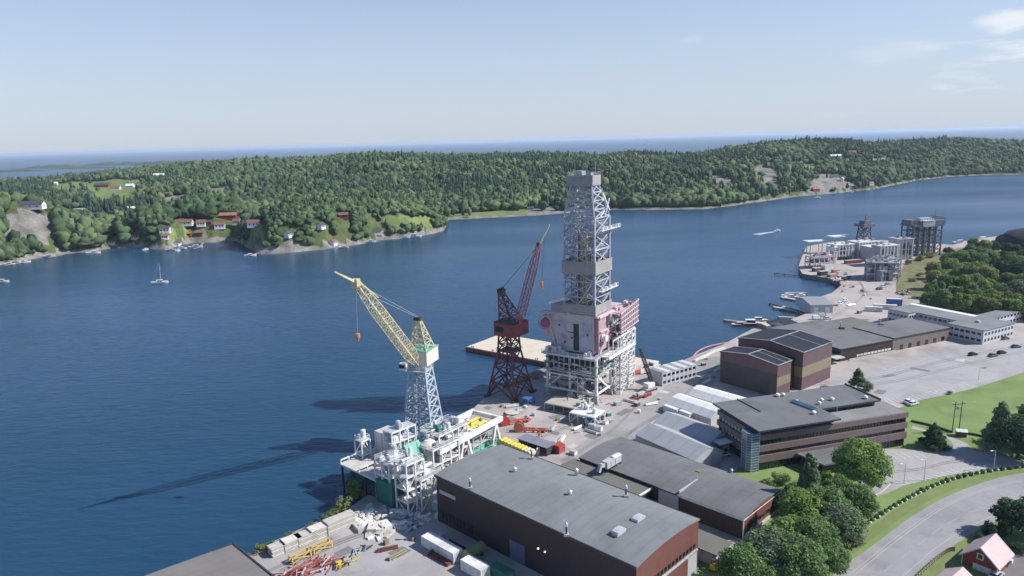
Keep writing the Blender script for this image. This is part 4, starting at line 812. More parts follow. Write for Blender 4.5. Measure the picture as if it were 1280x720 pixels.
# -- long low hall
t = TH('low_hall', 'long low brown hall with a wide flat grey roof behind the stepped purple hall', 'hall', (144.5,305.5), 23.7)
boxp(t, 'wall', M_brown, 0,0,0,33,42,5.4); boxp(t, 'wall', mat('taupe_sheet', (0.20,0.165,0.15), .6, .1, scale=.3, stripes=('XY',2.0,.12)), 33,0,0,71,22,5.8)
b = MB(); b.prism([(-.4,-.4),(33,-.4),(33,42.4),(-.4,42.4)], 5.4, 5.9, 0, 1); b.prism([(32.9,-.4),(71.5,-.4),(71.5,22.5),(32.9,22.5)], 5.8, 6.35, 0, 1); b.build('roof', [M_felt2, M_dark], t); boxp(t, 'roof', M_felt3, 33,22.6,4.9,52,40,5.3); boxp(t, 'wall', M_brown, 33,22.5,0,51.7,39.7,4.9)
winrow(t, 'x', 0, 10, 32, .8, 1.8, 10, .2, m=M_white); winrow(t, 'x', 0, 36, 70, 0, 2.4, 6, .6); boxp(t, 'canopy', M_conc, -6,-3,2.6,-.4,10,3)
boxp(t, 'loading_wall', M_conc, 4,-1.6,0,33,-1.3,1)
for px, py, lb in [(1052,411,'dark vent with a bent pipe on the left of the low hall roof'),(1101,407,'dark twin pipe vent on the back right of the low hall roof')]:
    v = thing('roof_vent', lb, 'vent', G(px,py,8.9), 0, 'vents on the low hall roof'); b = MB(); b.box(-1,-1,-.1,1,1,.8); b.build('curb', M_dark, v); b = MB(); b.cyl((-.4,0,.8),(-.4,0,3.4),.35,10); b.cyl((-.4,0,3.4),(-1.2,0,3.6),.3,10); b.build('pipe', M_grey, v)

# -- white office range
t = TH('white_office', 'white two-storey office range with grey flat roofs by the wood', 'office', (220.3,325), 28)
for (x0,x1,y0,y1,h) in ((0,26,0,17,6.6),(10,24,17.02,52,6.2),(3,16,39,50.5,6.9)):
    if x0 == 3: x1 = 9.98
    b = MB(); b.box(x0,y0,0,x1,y1,h); b.build('wall', M_wwall, t); boxp(t, 'roof', M_felt, x0-.3,y0-.3 if y0 != 17.02 else 17.35,h,x1+.3 if x0 != 3 else 9.68,y1+.3,h+.35)
boxp(t, 'annex', M_wwall, 24.4,4,0,30,54,5.6); boxp(t, 'annex_roof', M_tent, 24.4,3.7,5.6,30.4,54.4,5.95)
boxp(t, 'wing', M_wwall, 30.5,14,0,62,22,5); boxp(t, 'wing_roof', M_felt, 30.5,13.8,5,62.3,22.2,5.3)
for z in (1.2, 4.2):
    winrow(t, 'x', 0, .6, 25.4, z, z+1.3, 9, .45); winrow(t, 'y', 0, .6, 16.4, z, z+1.2, 6, .3); winrow(t, 'y', 10, 18, 38, z, z+1.2, 8, .3); winrow(t, 'y', 3, 39.5, 50, z, z+1.2, 5, .35); winrow(t, 'x', 39, 3.4, 9.6, z, z+1.2, 3, .3); winrow(t, 'x', 14, 31, 61, z-.4, z+.8, 10, .4)
boxp(t, 'roof_box', M_grey, 12,9,6.95,14.2,10.8,7.9)

# -- two-storey stack of site cabins
o_, rt, Ln = pf((828,483),(870,471.5),3); nC = 8; cw = Ln/nC; M_cab = mat('cabin_grey', (0.47,0.48,0.50), .5, .08, scale=.5, stripes=('Y',.4,.15)); M_cabr = mat('cabin_roof', (0.56,0.56,0.57), .5, .1, scale=.4); M_cabd = mat('cabin_roof_dark', (0.27,0.27,0.29), .5, .1, scale=.4)
nth = ['first','second','third','fourth','fifth','sixth','seventh','eighth']
for lv in (0, 1):
    for i in range(nC):
        c = Vector((o_[0], o_[1], 3+lv*2.85))+Vector((math.cos(R(rt)), math.sin(R(rt)), 0))*(cw*i)
        t = thing('site_cabin', 'grey site cabin, '+nth[i]+' from the crane end in the '+('upper' if lv else 'lower')+' row of the stack', 'cabin', c, R(rt), 'stacked site cabins')
        b = MB(); b.box(.05,0,.12,cw-.05,8,2.72); b.build('body', M_cab, t); boxp(t, 'roof', M_cabr if i % 2 else M_cabd if lv else M_cabr, .02,-.05,2.72,cw-.02,8.05,2.84)
        boxp(t, 'window', M_glass, .45,-.05,1.0,cw-.5,.01,2.1); [boxp(t, 'corner_post', M_white, x,-.08,.02,x+.14,.02,2.8) for x in (.0, cw-.16)]

# -- tents, hangars
def hall_tent(name, label, cat, pa, pb, ze, wdt, h, rise, m, mw, grp, arc=4, sgn=1):
    o_, rt, Ln = pf(pa, pb, ze+3); t = TH(name, label, cat, o_, rt, 3, grp)
    prof = arch(0, wdt, h, rise, 2 if arc == 2 else arc); b = MB(); b.extr([(0.05,0),(wdt-.05,0)]+[(max(.05,min(wdt-.05,y)),z-.1) for y,z in prof][::-1], .1, Ln-.1); b.build('wall', mw, t)
    r = MB(); r.extr(prof+[(y, z+.15) for y, z in prof][::-1], 0, Ln); r.build('roof', m, t)
    b = MB(); b.box(Ln-.12,wdt*.3,0,Ln-.04,wdt*.7,h*.85); b.build('door', M_grey, t); return t, Ln
M_cw = mat('canvas_wall', (0.45,0.46,0.44), .6, .08, scale=.3)
hall_tent('tent_hall', 'white arched tent hall, the nearer of two, with its end to the office', 'tent hall', (834,505), (889,524), 2.6, 11, 2.6, 2.6, M_tent, M_cw, 'white tent halls')
hall_tent('tent_hall', 'white arched tent hall, the farther of two, towards the purple hall', 'tent hall', (860,494), (917,511), 2.6, 11, 2.6, 2.6, M_tent, M_cw, 'white tent halls')
hall_tent('storage_hall', 'grey ridged storage hall, the nearer of two, beside the lower hall roof', 'hall', (794,544), (868,577), 3.6, 13, 3.6, 2.6, M_hang, M_gwall, 'grey storage halls', 2)
hall_tent('storage_hall', 'grey ridged storage hall, the farther of two, next to the white containers', 'hall', (816,529), (886,556), 3.6, 13, 3.6, 2.6, M_hang, M_gwall, 'grey storage halls', 2)
def container(px, py, rot, L_, label, m=None, z=3.0, w=2.45, h=2.6, grp=None, at=None, mr=None):
    p = at or G(px, py, z); t = thing('container', label, 'container', p, R(rot), grp); b = MB(); b.box(.08,.03,.1,L_-.08,w-.03,h-.08)
    for i in range(int(L_/.6)): b.box(.25+i*.6,-.02,.2,.5+i*.6,.03,h-.2); b.box(.25+i*.6,w-.03,.2,.5+i*.6,w+.02,h-.2)
    b.build('body', m or M_white, t); boxp(t, 'roof', mr or m or M_white, .1,.06,h-.08,L_-.1,w-.06,h); b = MB()
    for x in (0, L_-.15):
        for y in (-.03, w-.12): b.box(x,y,0,x+.15,y+.15,h+.02)
    b.box(0,-.03,h-.1,L_,.06,h+.015); b.box(0,w-.09,h-.1,L_,w+.03,h+.015); b.box(.01,0,h-.1,.12,w,h+.01); b.box(L_-.12,0,h-.1,L_-.01,w,h+.01)
    b.build('corner_post', m or M_white, t); b = MB(); [b.bar((L_-.05,y,.2),(L_-.05,y,h-.2),.06) for y in (.6,1.1,1.4,1.9)]; b.build('door_bars', M_grey, t); return t
container(829,514.5,-57,7,'white container at the yard end of the row beside the storage halls', grp='white container row by the tents')
container(846,520,-57,6,'white container in the middle of the row beside the storage halls', grp='white container row by the tents')
container(866,524.5,-57,2.6,'short white container at the office end of the row', M_grey, grp='white container row by the tents')
container(1081,389,-20,9,'white container by the small harbour yard, nearest the shed'); container(1092,386,-20,12,'long white container behind the nearest one in the harbour yard'); container(1108,384,-20,8,'blue grey container against the white office end', M_blue, h=5, mr=M_white)
container(977,409,22,6.5,'pale blue container beside the small dark boat shed', mat('pale_blue_paint',(0.36,0.45,0.62),.5,.1))

# -- harbour sheds
def gshed(label, o_, rot, L_, w, h, rise, m, mr, name='shed', doors=1):
    t = TH(name, label, 'shed', o_, rot); b = MB(); b.extr([(0,0),(w,0),(w,h),(w/2,h+rise),(0,h)], 0, L_); b.build('wall', m, t); b = MB(); b.extr([(-.3,h-.05),(w/2,h+rise),(w+.3,h-.05),(w+.3,h+.25),(w/2,h+rise+.3),(-.3,h+.25)], -.3, L_+.3); b.build('roof', mr, t)
    for i in range(doors): boxp(t, 'door', M_white, L_*(i+.5)/doors-1.2,-.06,0,L_*(i+.5)/doors+1.2,.02,h*.75)
gshed('grey gabled shed on the small harbour inlet', G(1013,392,3)[:2], 0, 12.5, 22, 4.6, 1.6, M_gwall, M_cabd, doors=2)
gshed('small dark roofed boat shed next to the pale blue container', G(985,414,3)[:2], 40, 9, 12, 2.6, 1.6, M_wwall, M_black)
gshed('flat brown shed at the foot of the finger pier', G(958,412,3)[:2], 25, 6, 7, 1.8, .4, M_tan, mat('pale_tan_sheet', (0.5,0.45,0.38), .7, .1))

# -- red cabin bottom right
ca, cb = G(1235,717,3), G(1198,707,3); ca = ca+Vector((.9,-1.6,0)); Wc = 7.2; CR = 38; Lc = 8.0
t = TH('cabin', 'small red wooden house with a pale pink roof by the road bend', 'house', ca[:2], CR, 2.3)
M_rw = mat('red_cladding', (0.24,0.06,0.055), .8, .12, scale=.8, stripes=('XY',.35,.2)); M_pt = mat('weathered_red_tile', (0.55,0.42,0.42), .8, .12, scale=.6, stripes=('X',.45,.2), detail=6)
b = MB(); b.extr([(0,0),(Wc,0),(Wc,3.2),(Wc/2,6.4),(0,3.2)], 0, Lc); b.build('wall', M_rw, t)
r = MB(); r.extr([(-.6,2.95),(Wc/2,6.55),(Wc+.6,2.95),(Wc+.6,3.2),(Wc/2,6.85),(-.6,3.2)], -.6, Lc+.6); rf = r.build('roof', M_pt, t)
for x in (-.66, Lc+.6): b = MB(); b.bar((x,-.6,3.05),(x,Wc/2,6.75),.12,.3); b.bar((x,Wc+.6,3.05),(x,Wc/2,6.75),.12,.3); b.build('barge_board', M_white, rf)
b = MB(); [b.box(x-.08,y-.08,0,x+.1,y+.1,3.1) for x in (0,Lc) for y in (0,Wc)]; b.build('corner_board', M_white, t)
boxp(t, 'garage_door', M_white, -.1,Wc*.16,0,.02,Wc*.68,2.2); my = Wc/2; boxp(t, 'window', M_glass, -.1,my-.5,3.7,.0,my+.5,4.8); b = MB(); b.box(-.14,my-.7,3.5,-.0,my-.5,5.0); b.box(-.14,my+.5,3.5,-.0,my+.7,5.0); b.box(-.14,my-.5,4.8,-.0,my+.5,5.0); b.box(-.14,my-.5,3.5,-.0,my+.5,3.7); b.build('window_frame', M_white, t); boxp(t, 'window', M_glass, 5.2,-.06,1.2,6.4,.02,2.3); boxp(t, 'porch_box', M_white, 6.8,-.7,1.5,7.8,-.02,2.4)
t = TH('cabin_annex', 'small red shed with pink roof ridge cut by the bottom edge', 'shed', (ca-Matrix.Rotation(R(CR),3,'Z') @ Vector((14.4,-1.0,0)))[:2], CR); b = MB(); b.extr([(0,0),(6,0),(6,2.4),(3,4.2),(0,2.4)], 0, 5); b.build('wall', M_rw, t); b = MB(); b.extr([(-.4,2.2),(3,4.3),(6.4,2.2),(6.4,2.5),(3,4.6),(-.4,2.5)], -.4, 5.4); b.build('roof', M_pt, t)
# ================================================================ DERRICK MODULE
def V3(*a): return Vector(a)
M_steel = mat('pale_blue_steel', (0.42,0.44,0.50), .5, .2, scale=.6, stain=.2, sscale=.3); M_steel2 = mat('lilac_primer_steel', (0.27,0.27,0.33), .5, .15, scale=.6)
M_wind = mat('wind_wall_sheet', (0.33,0.32,0.31), .6, .08, scale=.4, stripes=('Z',1.0,.15), stain=.15, sscale=.15); M_panel = mat('pale_lilac_panel', (0.50,0.49,0.54), .6, .08, scale=.3, stripes=('Y',1.2,.12), stain=.3, sscale=.12)
M_brace = mat('dark_red_steel', (0.085,0.035,0.04), .6, .25, scale=.6)
def rails(mb, pts, z, h=1.1, w=.09, closed=False):
    n = len(pts)
    for i in range(n if closed else n-1):
        a, b = Vector((*pts[i], z)), Vector((*pts[(i+1) % n], z)); L_ = (b-a).length; k = max(1, int(L_/2.2))
        mb.bar(a+V3(0,0,h), b+V3(0,0,h), w); mb.bar(a+V3(0,0,h*.5), b+V3(0,0,h*.5), w*.8)
        for j in range(k+1): q = a.lerp(b, j/k); mb.bar(q, q+V3(0,0,h), w)
def clutter(t, rd, x0, x1, y0, y1, z, n, mats, hmax=2.2, name=None):
    for i in range(n):
        b = MB(); x, y = rd.uniform(x0,x1), rd.uniform(y0,y1); k = rd.random(); m = rd.choice(mats)
        if k < .45: d = (rd.uniform(.8,2.6), rd.uniform(.8,2.2), rd.uniform(.6,hmax)); b.cbox((x,y,z+d[2]/2), d); b.cbox((x,y,z+d[2]+.08), (d[0]*.7,d[1]*.6,.18)); nm = 'cabinet'
        elif k < .7: r_ = rd.uniform(.35,.9); h = rd.uniform(1,hmax+.6); b.cyl((x,y,z),(x,y,z+h),r_,12); b.cyl((x,y,z+h),(x,y,z+h+.25),r_*.8,12,r2=r_*.3); nm = 'vessel'
        elif k < .85: r_ = rd.uniform(.3,.7); l = rd.uniform(1.5,3); b.cyl((x-l/2,y,z+r_+.3),(x+l/2,y,z+r_+.3),r_,12); b.box(x-l*.3,y-r_*.7,z,x-l*.2,y+r_*.7,z+.4); b.box(x+l*.2,y-r_*.7,z,x+l*.3,y+r_*.7,z+.4); nm = 'drum'
        else:
            h = rd.uniform(.8,hmax); b.bar((x,y,z),(x,y,z+h),.2); b.bar((x,y,z+h),(x+rd.uniform(-2.5,2.5),y,z+h),.2); b.bar((x,y,z+h*.6),(x,y+rd.uniform(-2.5,2.5),z+h*.6),.18); nm = 'pipework'
        b.build(name or nm, m, t)
LD = lambda y: (31.0, 263.4)
DC = (31.0, 263.4)
t = TH('drilling_derrick', 'tall pale steel drilling derrick with three grey wind wall bands above the pink module', 'derrick', DC, 57, 38)
S_ = 13.4
def sq(x0, x1, y0, y1, z): return [V3(x0,y0,z), V3(x1,y0,z), V3(x1,y1,z), V3(x0,y1,z)]
A0 = sq(.3,S_-.3,.3,S_-.3,0); A1 = sq(.3,S_-.3,.3,S_-.3,36); A2 = sq(4.2,9.6,3.2,11.8,48.5)
b = MB(); 
for c in range(4): b.bar(A0[c], A1[c], .62)
b.build('corner_legs', M_steel, t)
b = MB(); lattice(b, A0, A1, 6, .3, .34, 'X', wh=.4); b.build('bracing', M_steel, t)
b = MB(); lattice(b, A1, A2, 4, .55, .34, 'X', wh=.4); b.build('tapered_top', M_steel, t)
b = MB(); lattice(b, sq(2.2,S_-2.2,2.2,S_-2.2,0), sq(4.8,9,4,11,47), 12, .2, .2, 'Z'); b.build('inner_bracing', M_steel2, t)
b = MB(); lattice(b, sq(.6,S_-.6,.6,S_-.6,0), sq(.6,S_-.6,.6,S_-.6,36), 13, .12, .13, 'X'); b.build('girts', M_steel2, t)
rd = random.Random(9)
for k in range(40):
    b = MB(); x, y = rd.uniform(1.2,S_-1.2), rd.uniform(1.2,S_-1.2); zt = rd.uniform(10,38); b.cyl((x,y,rd.uniform(0,6)),(x,y,zt),.15,6); b.build('standpipe', M_steel2, t)
b = MB(); b.bar((1.4,4.2,0),(1.4,4.2,30),.7); b.bar((1.4,5.4,0),(1.4,5.4,26),.35); [b.cbox((1.6,4.6,z),(1.6,2.2,1.1)) for z in (4,18,27)]; b.build('guide_beam', M_yel, t)
b = MB(); b.bar((1.2,7.3,0),(1.2,7.3,32),.4); b.cbox((1.6,3.2,16.2),(1.6,1.8,1.6)); b.build('hoist_rail', M_rust, t)
b = MB(); b.bar((.6,8,2),(.6,1.2,12),.3); b.bar((.6,1,22),(.6,8.4,34),.25); b.build('diagonal_pipe', M_white, t)
def ring(x0,x1,y0,y1,z0,z1,th=.18):
    b = MB(); b.box(x0,y0,z0,x1,y0+th,z1); b.box(x0,y1-th,z0,x1,y1,z1); b.box(x0,y0+th+.002,z0,x0+th,y1-th-.002,z1); b.box(x1-th,y0+th+.002,z0,x1,y1-th-.002,z1); return b
ring(-.4,S_+.4,-.4,S_+.4,-.6,3.2).build('wind_wall', M_wind, t); ring(-.5,S_+.6,-.5,S_+.4,14.9,19.8).build('wind_wall', M_wind, t); ring(3.2,10.2,2.4,13.4,47.9,51.6).build('wind_wall', M_wind, t)
b = MB(); b.box(3.3,2.5,47.8,10.1,13.3,48.1); b.cbox((7,9.5,52.3),(3.2,3.0,1.6)); b.cbox((6,5,52),(2,2.2,1)); rails(b, [(3.3,2.5),(10.1,2.5),(10.1,13.3),(3.3,13.3)], 51.6, 1.0, closed=True); b.bar((8,3.5,51.6),(8,3.5,57.5),.13); b.build('crown_block', M_grey, t)
for z_, x_ in ((6.2,0),(10.4,0),(24,0),(29,0),(33.5,0)):
    b = MB(); b.box(1,1.0,z_,S_-1,3.4,z_+.16); b.box(1,9.5,z_,5,12,z_+.16); rails(b, [(1,1),(S_-1,1)], z_+.16); rd2 = random.Random(int(z_*10)); [b.cbox((rd2.uniform(2,11),rd2.uniform(1.5,11),z_+.8),(rd2.uniform(.6,2),rd2.uniform(.6,1.8),rd2.uniform(.8,1.8))) for _ in range(5)]; b.build('platform', M_lgrey, t)
for z_, L_ in ((31.2,18.5),(8.2,16.5)):
    b = MB(); b.box(2,-2.0,z_,L_,-.5,z_+.2); rails(b, [(2,-2),(L_,-2)], z_+.2, 1.2); [b.cbox((x,-1.2,z_+.7),(.9,.9,1.0)) for x in (4,7.5,11,L_-1)]; b.bar((2,-.5,z_),(2,.3,z_-2),.18); b.bar((L_-3,-1,z_),(S_,.2,z_-2.4),.18); b.build('access_balcony', M_white, t)
b = MB(); [b.bar((.2+k*.0,S_-.2,z),(.2,S_-.2,z+3.5),.2) for k, z in enumerate(range(0,36,4))]; b.build('ladder', M_white, t)
b = MB(); b.bar((12.9,.1,38),(7.5,.4,45),.42); b.bar((12.9,.1,38),(11.6,2.6,46.5),.3); b.bar((9.0,.2,36.4),(12.6,.1,42.6),.42); b.bar((5,.2,36.2),(8.4,.2,38.2),.4); b.build('bright_brace', M_white, t)

# module under the derrick
MBZ = 3.0
t = TH('drilling_module', 'huge lilac and pink offshore drilling module standing on white legs at the quay', 'offshore module', DC, 57, 3)
# heights above ground: skid 0-7, cellar 7-17, deck 18, upper body 18.3-34.4
ub = MB(); ub.box(.6,1,19,25,19,33.2); ub.build('upper_body', M_panel, t)
b = MB(); b.box(.2,-1.0,33.2,26,19.6,34.0); b.box(.5,18.2,19.5,1.2,19.6,33); b.bar((-.2,20.5,33),(.2,17.2,19.6),.9); b.box(.3,.6,19.2,.58,1.3,33.1); b.build('pink_frame', M_pink, t)
b = MB(); b.box(.1,13.6,34.02,9,19,37.2); b.build('louvre_box', mat('lilac_louvre', (0.30,0.28,0.36), .6, .1, scale=.4, stripes=('Z',.5,.35)), t)
b = MB(); b.box(.45,2,30.2,.58,18,30.5); b.build('pipe_run', M_pink, t)
b = MB(); b.box(.48,7.2,19.6,.62,9.6,30.4); b.box(.45,9.7,26.5,.62,12,26.8); b.box(.45,17.2,19.5,.62,18.8,22.8); b.build('opening', M_dark, t); [boxp(t, 'hatch', M_dark, .5,y,z,.64,y+.8,z+.7) for y, z in ((15.4,28.6),(10,24),(3.2,26),(13,22))]
b = MB(); b.box(-3.2,-1.5,17.6,27,22,18.3); rails(b, [(-3.2,22),(-3.2,-1.5),(27,-1.5)], 18.3, 1.1, .1); b.build('main_deck', M_lgrey, t)
rd = random.Random(21); clutter(t, rd, -2.6, 0, 2, 20, 18.3, 14, [M_white, M_lgrey, M_pink, M_grey, M_steel2], 2.6)
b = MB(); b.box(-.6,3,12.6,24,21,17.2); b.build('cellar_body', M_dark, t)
b = MB()
for y in np.arange(-1,22,2.3): b.bar((-1.4,y,11.2),(-1.4,y,17.6),.35)
b.bar((-1.5,-1.4,14.3),(-1.5,22,14.3),.35); b.bar((-1.5,-1.4,11),(-1.5,22,11),.6); b.bar((-1.5,-1.4,17.2),(-1.5,22,17.2),.5); b.bar((-1.4,-1.4,11),(26,-1.4,11),.6); b.bar((-1.4,-1.4,14.6),(26,-1.4,14.6),.35)
for x in np.arange(1,27,2.8): b.bar((x,-1.4,11),(x,-1.4,17.6),.35)
b.build('cellar_frame', M_grey, t)
rd = random.Random(5)
for k in range(60):
    q = MB(); x = rd.uniform(-1.2,24); z = rd.uniform(11.4,16); l = rd.uniform(1.5,6); dr = rd.random()
    if dr < .5: q.bar((-1.3-rd.random()*.6,x*.8,z),(-1.3,min(21.5,x*.8+l),z),rd.uniform(.2,.55))
    else: q.bar((x,-1.3-rd.random()*.4,z),(min(26,x+l),-1.3,z),rd.uniform(.2,.55))
    q.build('pipe', rd.choice([M_dark, M_steel2, M_lgrey, M_green, M_grey]), t)
lower = MB(); lower.box(1,8.5,2.6,20,20.5,11.6); lower.build('lower_body', mat('grey_ribbed_panel', (0.36,0.355,0.36), .6, .1, scale=.3, stripes=('Y',1.8,.3)), t)
b = MB()
for x in (-.8, 12, 25):
    for y in (-.8, 10.5, 20.6):
        if y > 0 or x > 0: b.bar((x,y,3.0),(x,y,18),.85)
b.bar((-.8,-.8,4),(-.8,-.8,18),.95); b.build('support_leg', M_white, t)
b = MB(); b.bar((-.8,20.6,3.4),(-.8,14.4,9.2),.55); b.bar((-.8,-.8,11),(12,-.8,1.8),.6); b.bar((25,-.8,11),(12,-.8,1.8),.5); b.bar((-.9,-1,3.6),(-.9,21.8,3.6),.8); b.bar((-.9,-1,9.4),(-.9,21.8,9.4),.6); b.bar((-1,-1,3.6),(25,-1,3.6),.6); b.bar((-.8,10.5,9.4),(-.8,2,3.6),.45); b.build('diagonal_leg', M_white, t)
for (x, y) in ((-.8,-.8),(12,-.8),(25,-.8),(-.8,10.5),(-.8,20.6)):
    b = MB()
    for dx, dy in ((1.6,1.6),(-1.6,1.6),(1.6,-1.6),(-1.6,-1.6)): b.bar((x,y,3.4),(x+dx,y+dy,0),.34)
    b.box(x-.8,y-.8,-.02,x+.8,y+.8,3.2); b.build('footing', M_grey, t)
# right side: white access frames and pink pipe racks
b = MB(); lattice(b, sq(13,19,-4.6,-1.8,0), sq(13,19,-4.6,-1.8,24), 8, .36, .26, 'X'); lattice(b, sq(19.2,26.6,-4.6,-1.8,0), sq(19.2,26.6,-4.6,-1.8,24.5), 8, .36, .26, 'X'); b.build('access_tower', M_white, t)
b = MB(); b.box(2,-4.8,17.7,27,-1.6,18.2); rails(b, [(2,-4.8),(27,-4.8)], 18.2, 1.2, .14); b.bar((2,-4.8,17.4),(27,-4.8,17.4),.6); b.bar((5.5,-4.8,23.8),(27,-4.8,23.8),.3); [b.bar((x,-4.8,18),(x,-4.8,24),.28) for x in (5.5,10,14.5,19,23.5,27)]; b.build('side_walkway', M_white, t)
b = MB(); b.bar((1,-1.2,19.5),(8.5,-1.2,27.5),.9); b.bar((1,-1.2,33.4),(27,-1.2,33.4),.8); b.bar((2,-1.2,27.6),(27,-1.2,27.6),.6); [b.bar((x,-1.2,19),(x,-1.2,33),.55) for x in (9,15,21,26.5)]; b.build('side_frame', M_pink, t)
b = MB(); b.box(1.2,-.9,20,8,.9,32.6); b.build('side_wall', mat('dusty_pink_wall',(0.40,0.27,0.28),.7,.15,scale=.5), t); b = MB(); b.cyl((4,-1.4,25),(4,-3,25),1.3,16); b.cyl((4,-1.6,25),(4,-1.3,25),1.6,16); b.build('drum', M_white, t)
b = MB(); P0 = -5.4
for x in np.arange(12,29,1.7): b.bar((x,P0,25.2+ (x-12)*.1),(x,P0,33.2+(x-12)*.2),.5)
for k in range(5): b.bar((11.4,P0,25.6+k*1.9),(28.6,P0,26.8+k*2.2),.45)
b.bar((11.4,P0,33.4),(11.4,-1,33.4),.4); b.bar((28.6,P0,35.8),(28.6,-1,34),.4); b.bar((11.4,P0,25.6),(11.4,-1,25.6),.4); b.bar((28.6,P0,27),(28.6,-1,27),.4)
b.build('pipe_rack', M_pink, t)
b = MB(); b.box(10,-5,33,29,0,33.35); rails(b, [(10,-5.2),(29,-5.2),(29,0)], 33.4, 1.4, .14); b.build('rack_deck', M_pink, t)
rd = random.Random(3); clutter(t, rd, 15, 28, -4.4, .5, 33.4, 12, [M_pink, M_white, M_pink, M_steel2], 2.6)
for k in range(46):                                         # cabinets, ducts and hangers crowding the sunny side
    q = MB(); x, z = rd.uniform(8.5,27), rd.uniform(18.6,32); dx, dz = rd.uniform(.5,2.6), rd.uniform(.4,2.4); q.box(x,-1.2-rd.random()*2.6,z,x+dx,.9,z+dz); q.build('side_unit', rd.choice([M_white,M_pink,M_lgrey,M_dark,M_steel2,M_grey,M_rust]), t)
for k in range(34):                                         # kit hung in the leg frame
    q = MB(); x, z = rd.uniform(0,24), rd.uniform(3.5,16); y = rd.uniform(-.6,1.5); q.box(x,y,z,x+rd.uniform(.5,3),y+rd.uniform(.6,2.2),z+rd.uniform(.5,2.6)) if k % 2 else q.cyl((x,y,z),(x+rd.uniform(1,5),y,z),rd.uniform(.2,.7),10); q.build('cellar_unit', rd.choice([M_white,M_dark,M_lgrey,M_dark,M_steel2,M_grey,M_green]), t)
for k in range(30):
    q = MB(); y, z = rd.uniform(0,20), rd.uniform(3.8,11); q.box(-.9,y,z,1.2,y+rd.uniform(.5,2.6),z+rd.uniform(.4,2.4)) if k % 2 else q.bar((-1.1,y,z),(-1.1,y+rd.uniform(1,4),z+rd.uniform(-.5,1.5)),rd.uniform(.15,.5)); q.build('leg_unit', rd.choice([M_white,M_dark,M_lgrey,M_dark,M_steel2,M_grey]), t)
for k in range(14):
    q = MB(); x = rd.uniform(9,27); z = rd.uniform(19,32); q.bar((x,-1.6-rd.random()*2.4,z),(x+rd.uniform(1,4),-2-rd.random()*2,z+rd.uniform(-.3,1.5)),rd.uniform(.25,.7)); q.build('pipe', rd.choice([M_pink,M_rust,M_white,M_steel2]), t)
rd = random.Random(6); clutter(t, rd, 2, 24, 2, 17, 34.0, 10, [M_pink, M_lgrey, M_steel2], 1.8)
b = MB(); b.cyl((-.5,21.3,29.6),(-1.6,21.3,29.6),1.9,20); b.cyl((-1.6,21.3,29.6),(-1.9,21.3,29.6),1.2,16); b.build('hose_reel', mat('magenta_primer', (0.36,0.12,0.22), .6, .15), t); b = MB(); [b.bar((-1.2,21.3+2.9*math.cos(a),29.6+2.9*math.sin(a)),(-1.2,21.3+2.9*math.cos(a+.5),29.6+2.9*math.sin(a+.5)),.4) for a in np.arange(0,6.3,.5)]; b.box(-.5,19,33.3,2,23.4,34); b.box(.2,19.02,24,3,22.4,32.5); b.build('reel_frame', M_pink, t)
b = MB(); b.bar((0,20,37.4),(0,12.5,40),.9); b.build('small_boom', M_white, t)
b = MB(); [b.bar((-.7,4.8,z),(-.7,6.2,z+1.3),.3) for z in (0.5,2.5,4.5,6.5)]; b.bar((-1.6,6.8,0),(-1.6,6.8,9),.3); b.bar((-1.6,4.6,0),(-1.6,4.6,9),.3); b.box(-2,4.4,2.6,-1.2,7,2.9); b.box(-2,4.4,6,-1.2,7,6.3); b.build('stair', M_white, t)

# loose kit on the quay before the module
def frame_module(name, label, cat, xy, rot, z0, Lx, Ly, levels, nx, ny, m, md, rd, kit, w=.35, group=None, brace=True, skip_front=False, kits=6, railz=True):
    t = TH(name, label, cat, xy, rot, z0, group); H = levels[-1]
    for i in range(nx+1):
        for j in range(ny+1):
            if 0 < i < nx and 0 < j < ny: continue
            b = MB(); b.bar((Lx*i/nx,Ly*j/ny,0),(Lx*i/nx,Ly*j/ny,H),w); b.build('post', m, t)
    for z in levels:
        b = MB()
        for i in range(nx+1): b.bar((Lx*i/nx,0,z),(Lx*i/nx,Ly,z),w*.9)
        for j in range(ny+1): b.bar((0,Ly*j/ny,z),(Lx,Ly*j/ny,z),w*.9)
        b.build('beams', m, t)
    if brace:
        b = MB()
        for k, (za, zb) in enumerate(zip([0]+levels[:-1], levels)):
            for i in range(nx):
                if (i+k) % 2 == 0: b.bar((Lx*i/nx,0,za),(Lx*(i+1)/nx,0,zb),w*.6); b.bar((Lx*i/nx,Ly,zb),(Lx*(i+1)/nx,Ly,za),w*.6)
            for j in range(ny):
                if (j+k) % 2 == 0: b.bar((0,Ly*j/ny,za),(0,Ly*(j+1)/ny,zb),w*.6); b.bar((Lx,Ly*j/ny,zb),(Lx,Ly*(j+1)/ny,za),w*.6)
        b.build('bracing', m, t)
    for k, z in enumerate(levels[:-1] if skip_front else levels):
        b = MB(); b.box(.1,.1,z+w*.46,Lx-.1,Ly-.1,z+w*.46+.1); b.build('deck', md, t)
        if railz and k == len(levels)-1: b = MB(); rails(b, [(0,0),(Lx,0),(Lx,Ly),(0,Ly)], z+w*.5, 1.1, .1, True); b.build('railing', m, t)
        clutter(t, rd, 1, Lx-1, 1, Ly-1, z+w*.5+.1, kits, kit, 2.0)
    return t
kit = [M_white, M_lgrey, M_grey, M_white, M_steel2]
o_, rt, _ = pf((697,512),(716,521)); frame_module('machine_skid', 'low machinery skid with a pale flat top beside the module foot', 'skid', G(681,512,3)[:2], -33, 3, 16, 9, [2.6], 4, 2, M_grey, mat('weathered_ply', (0.40,0.38,0.33), .9, .15, scale=.4), random.Random(2), [M_grey, M_dark], kits=3, railz=False)
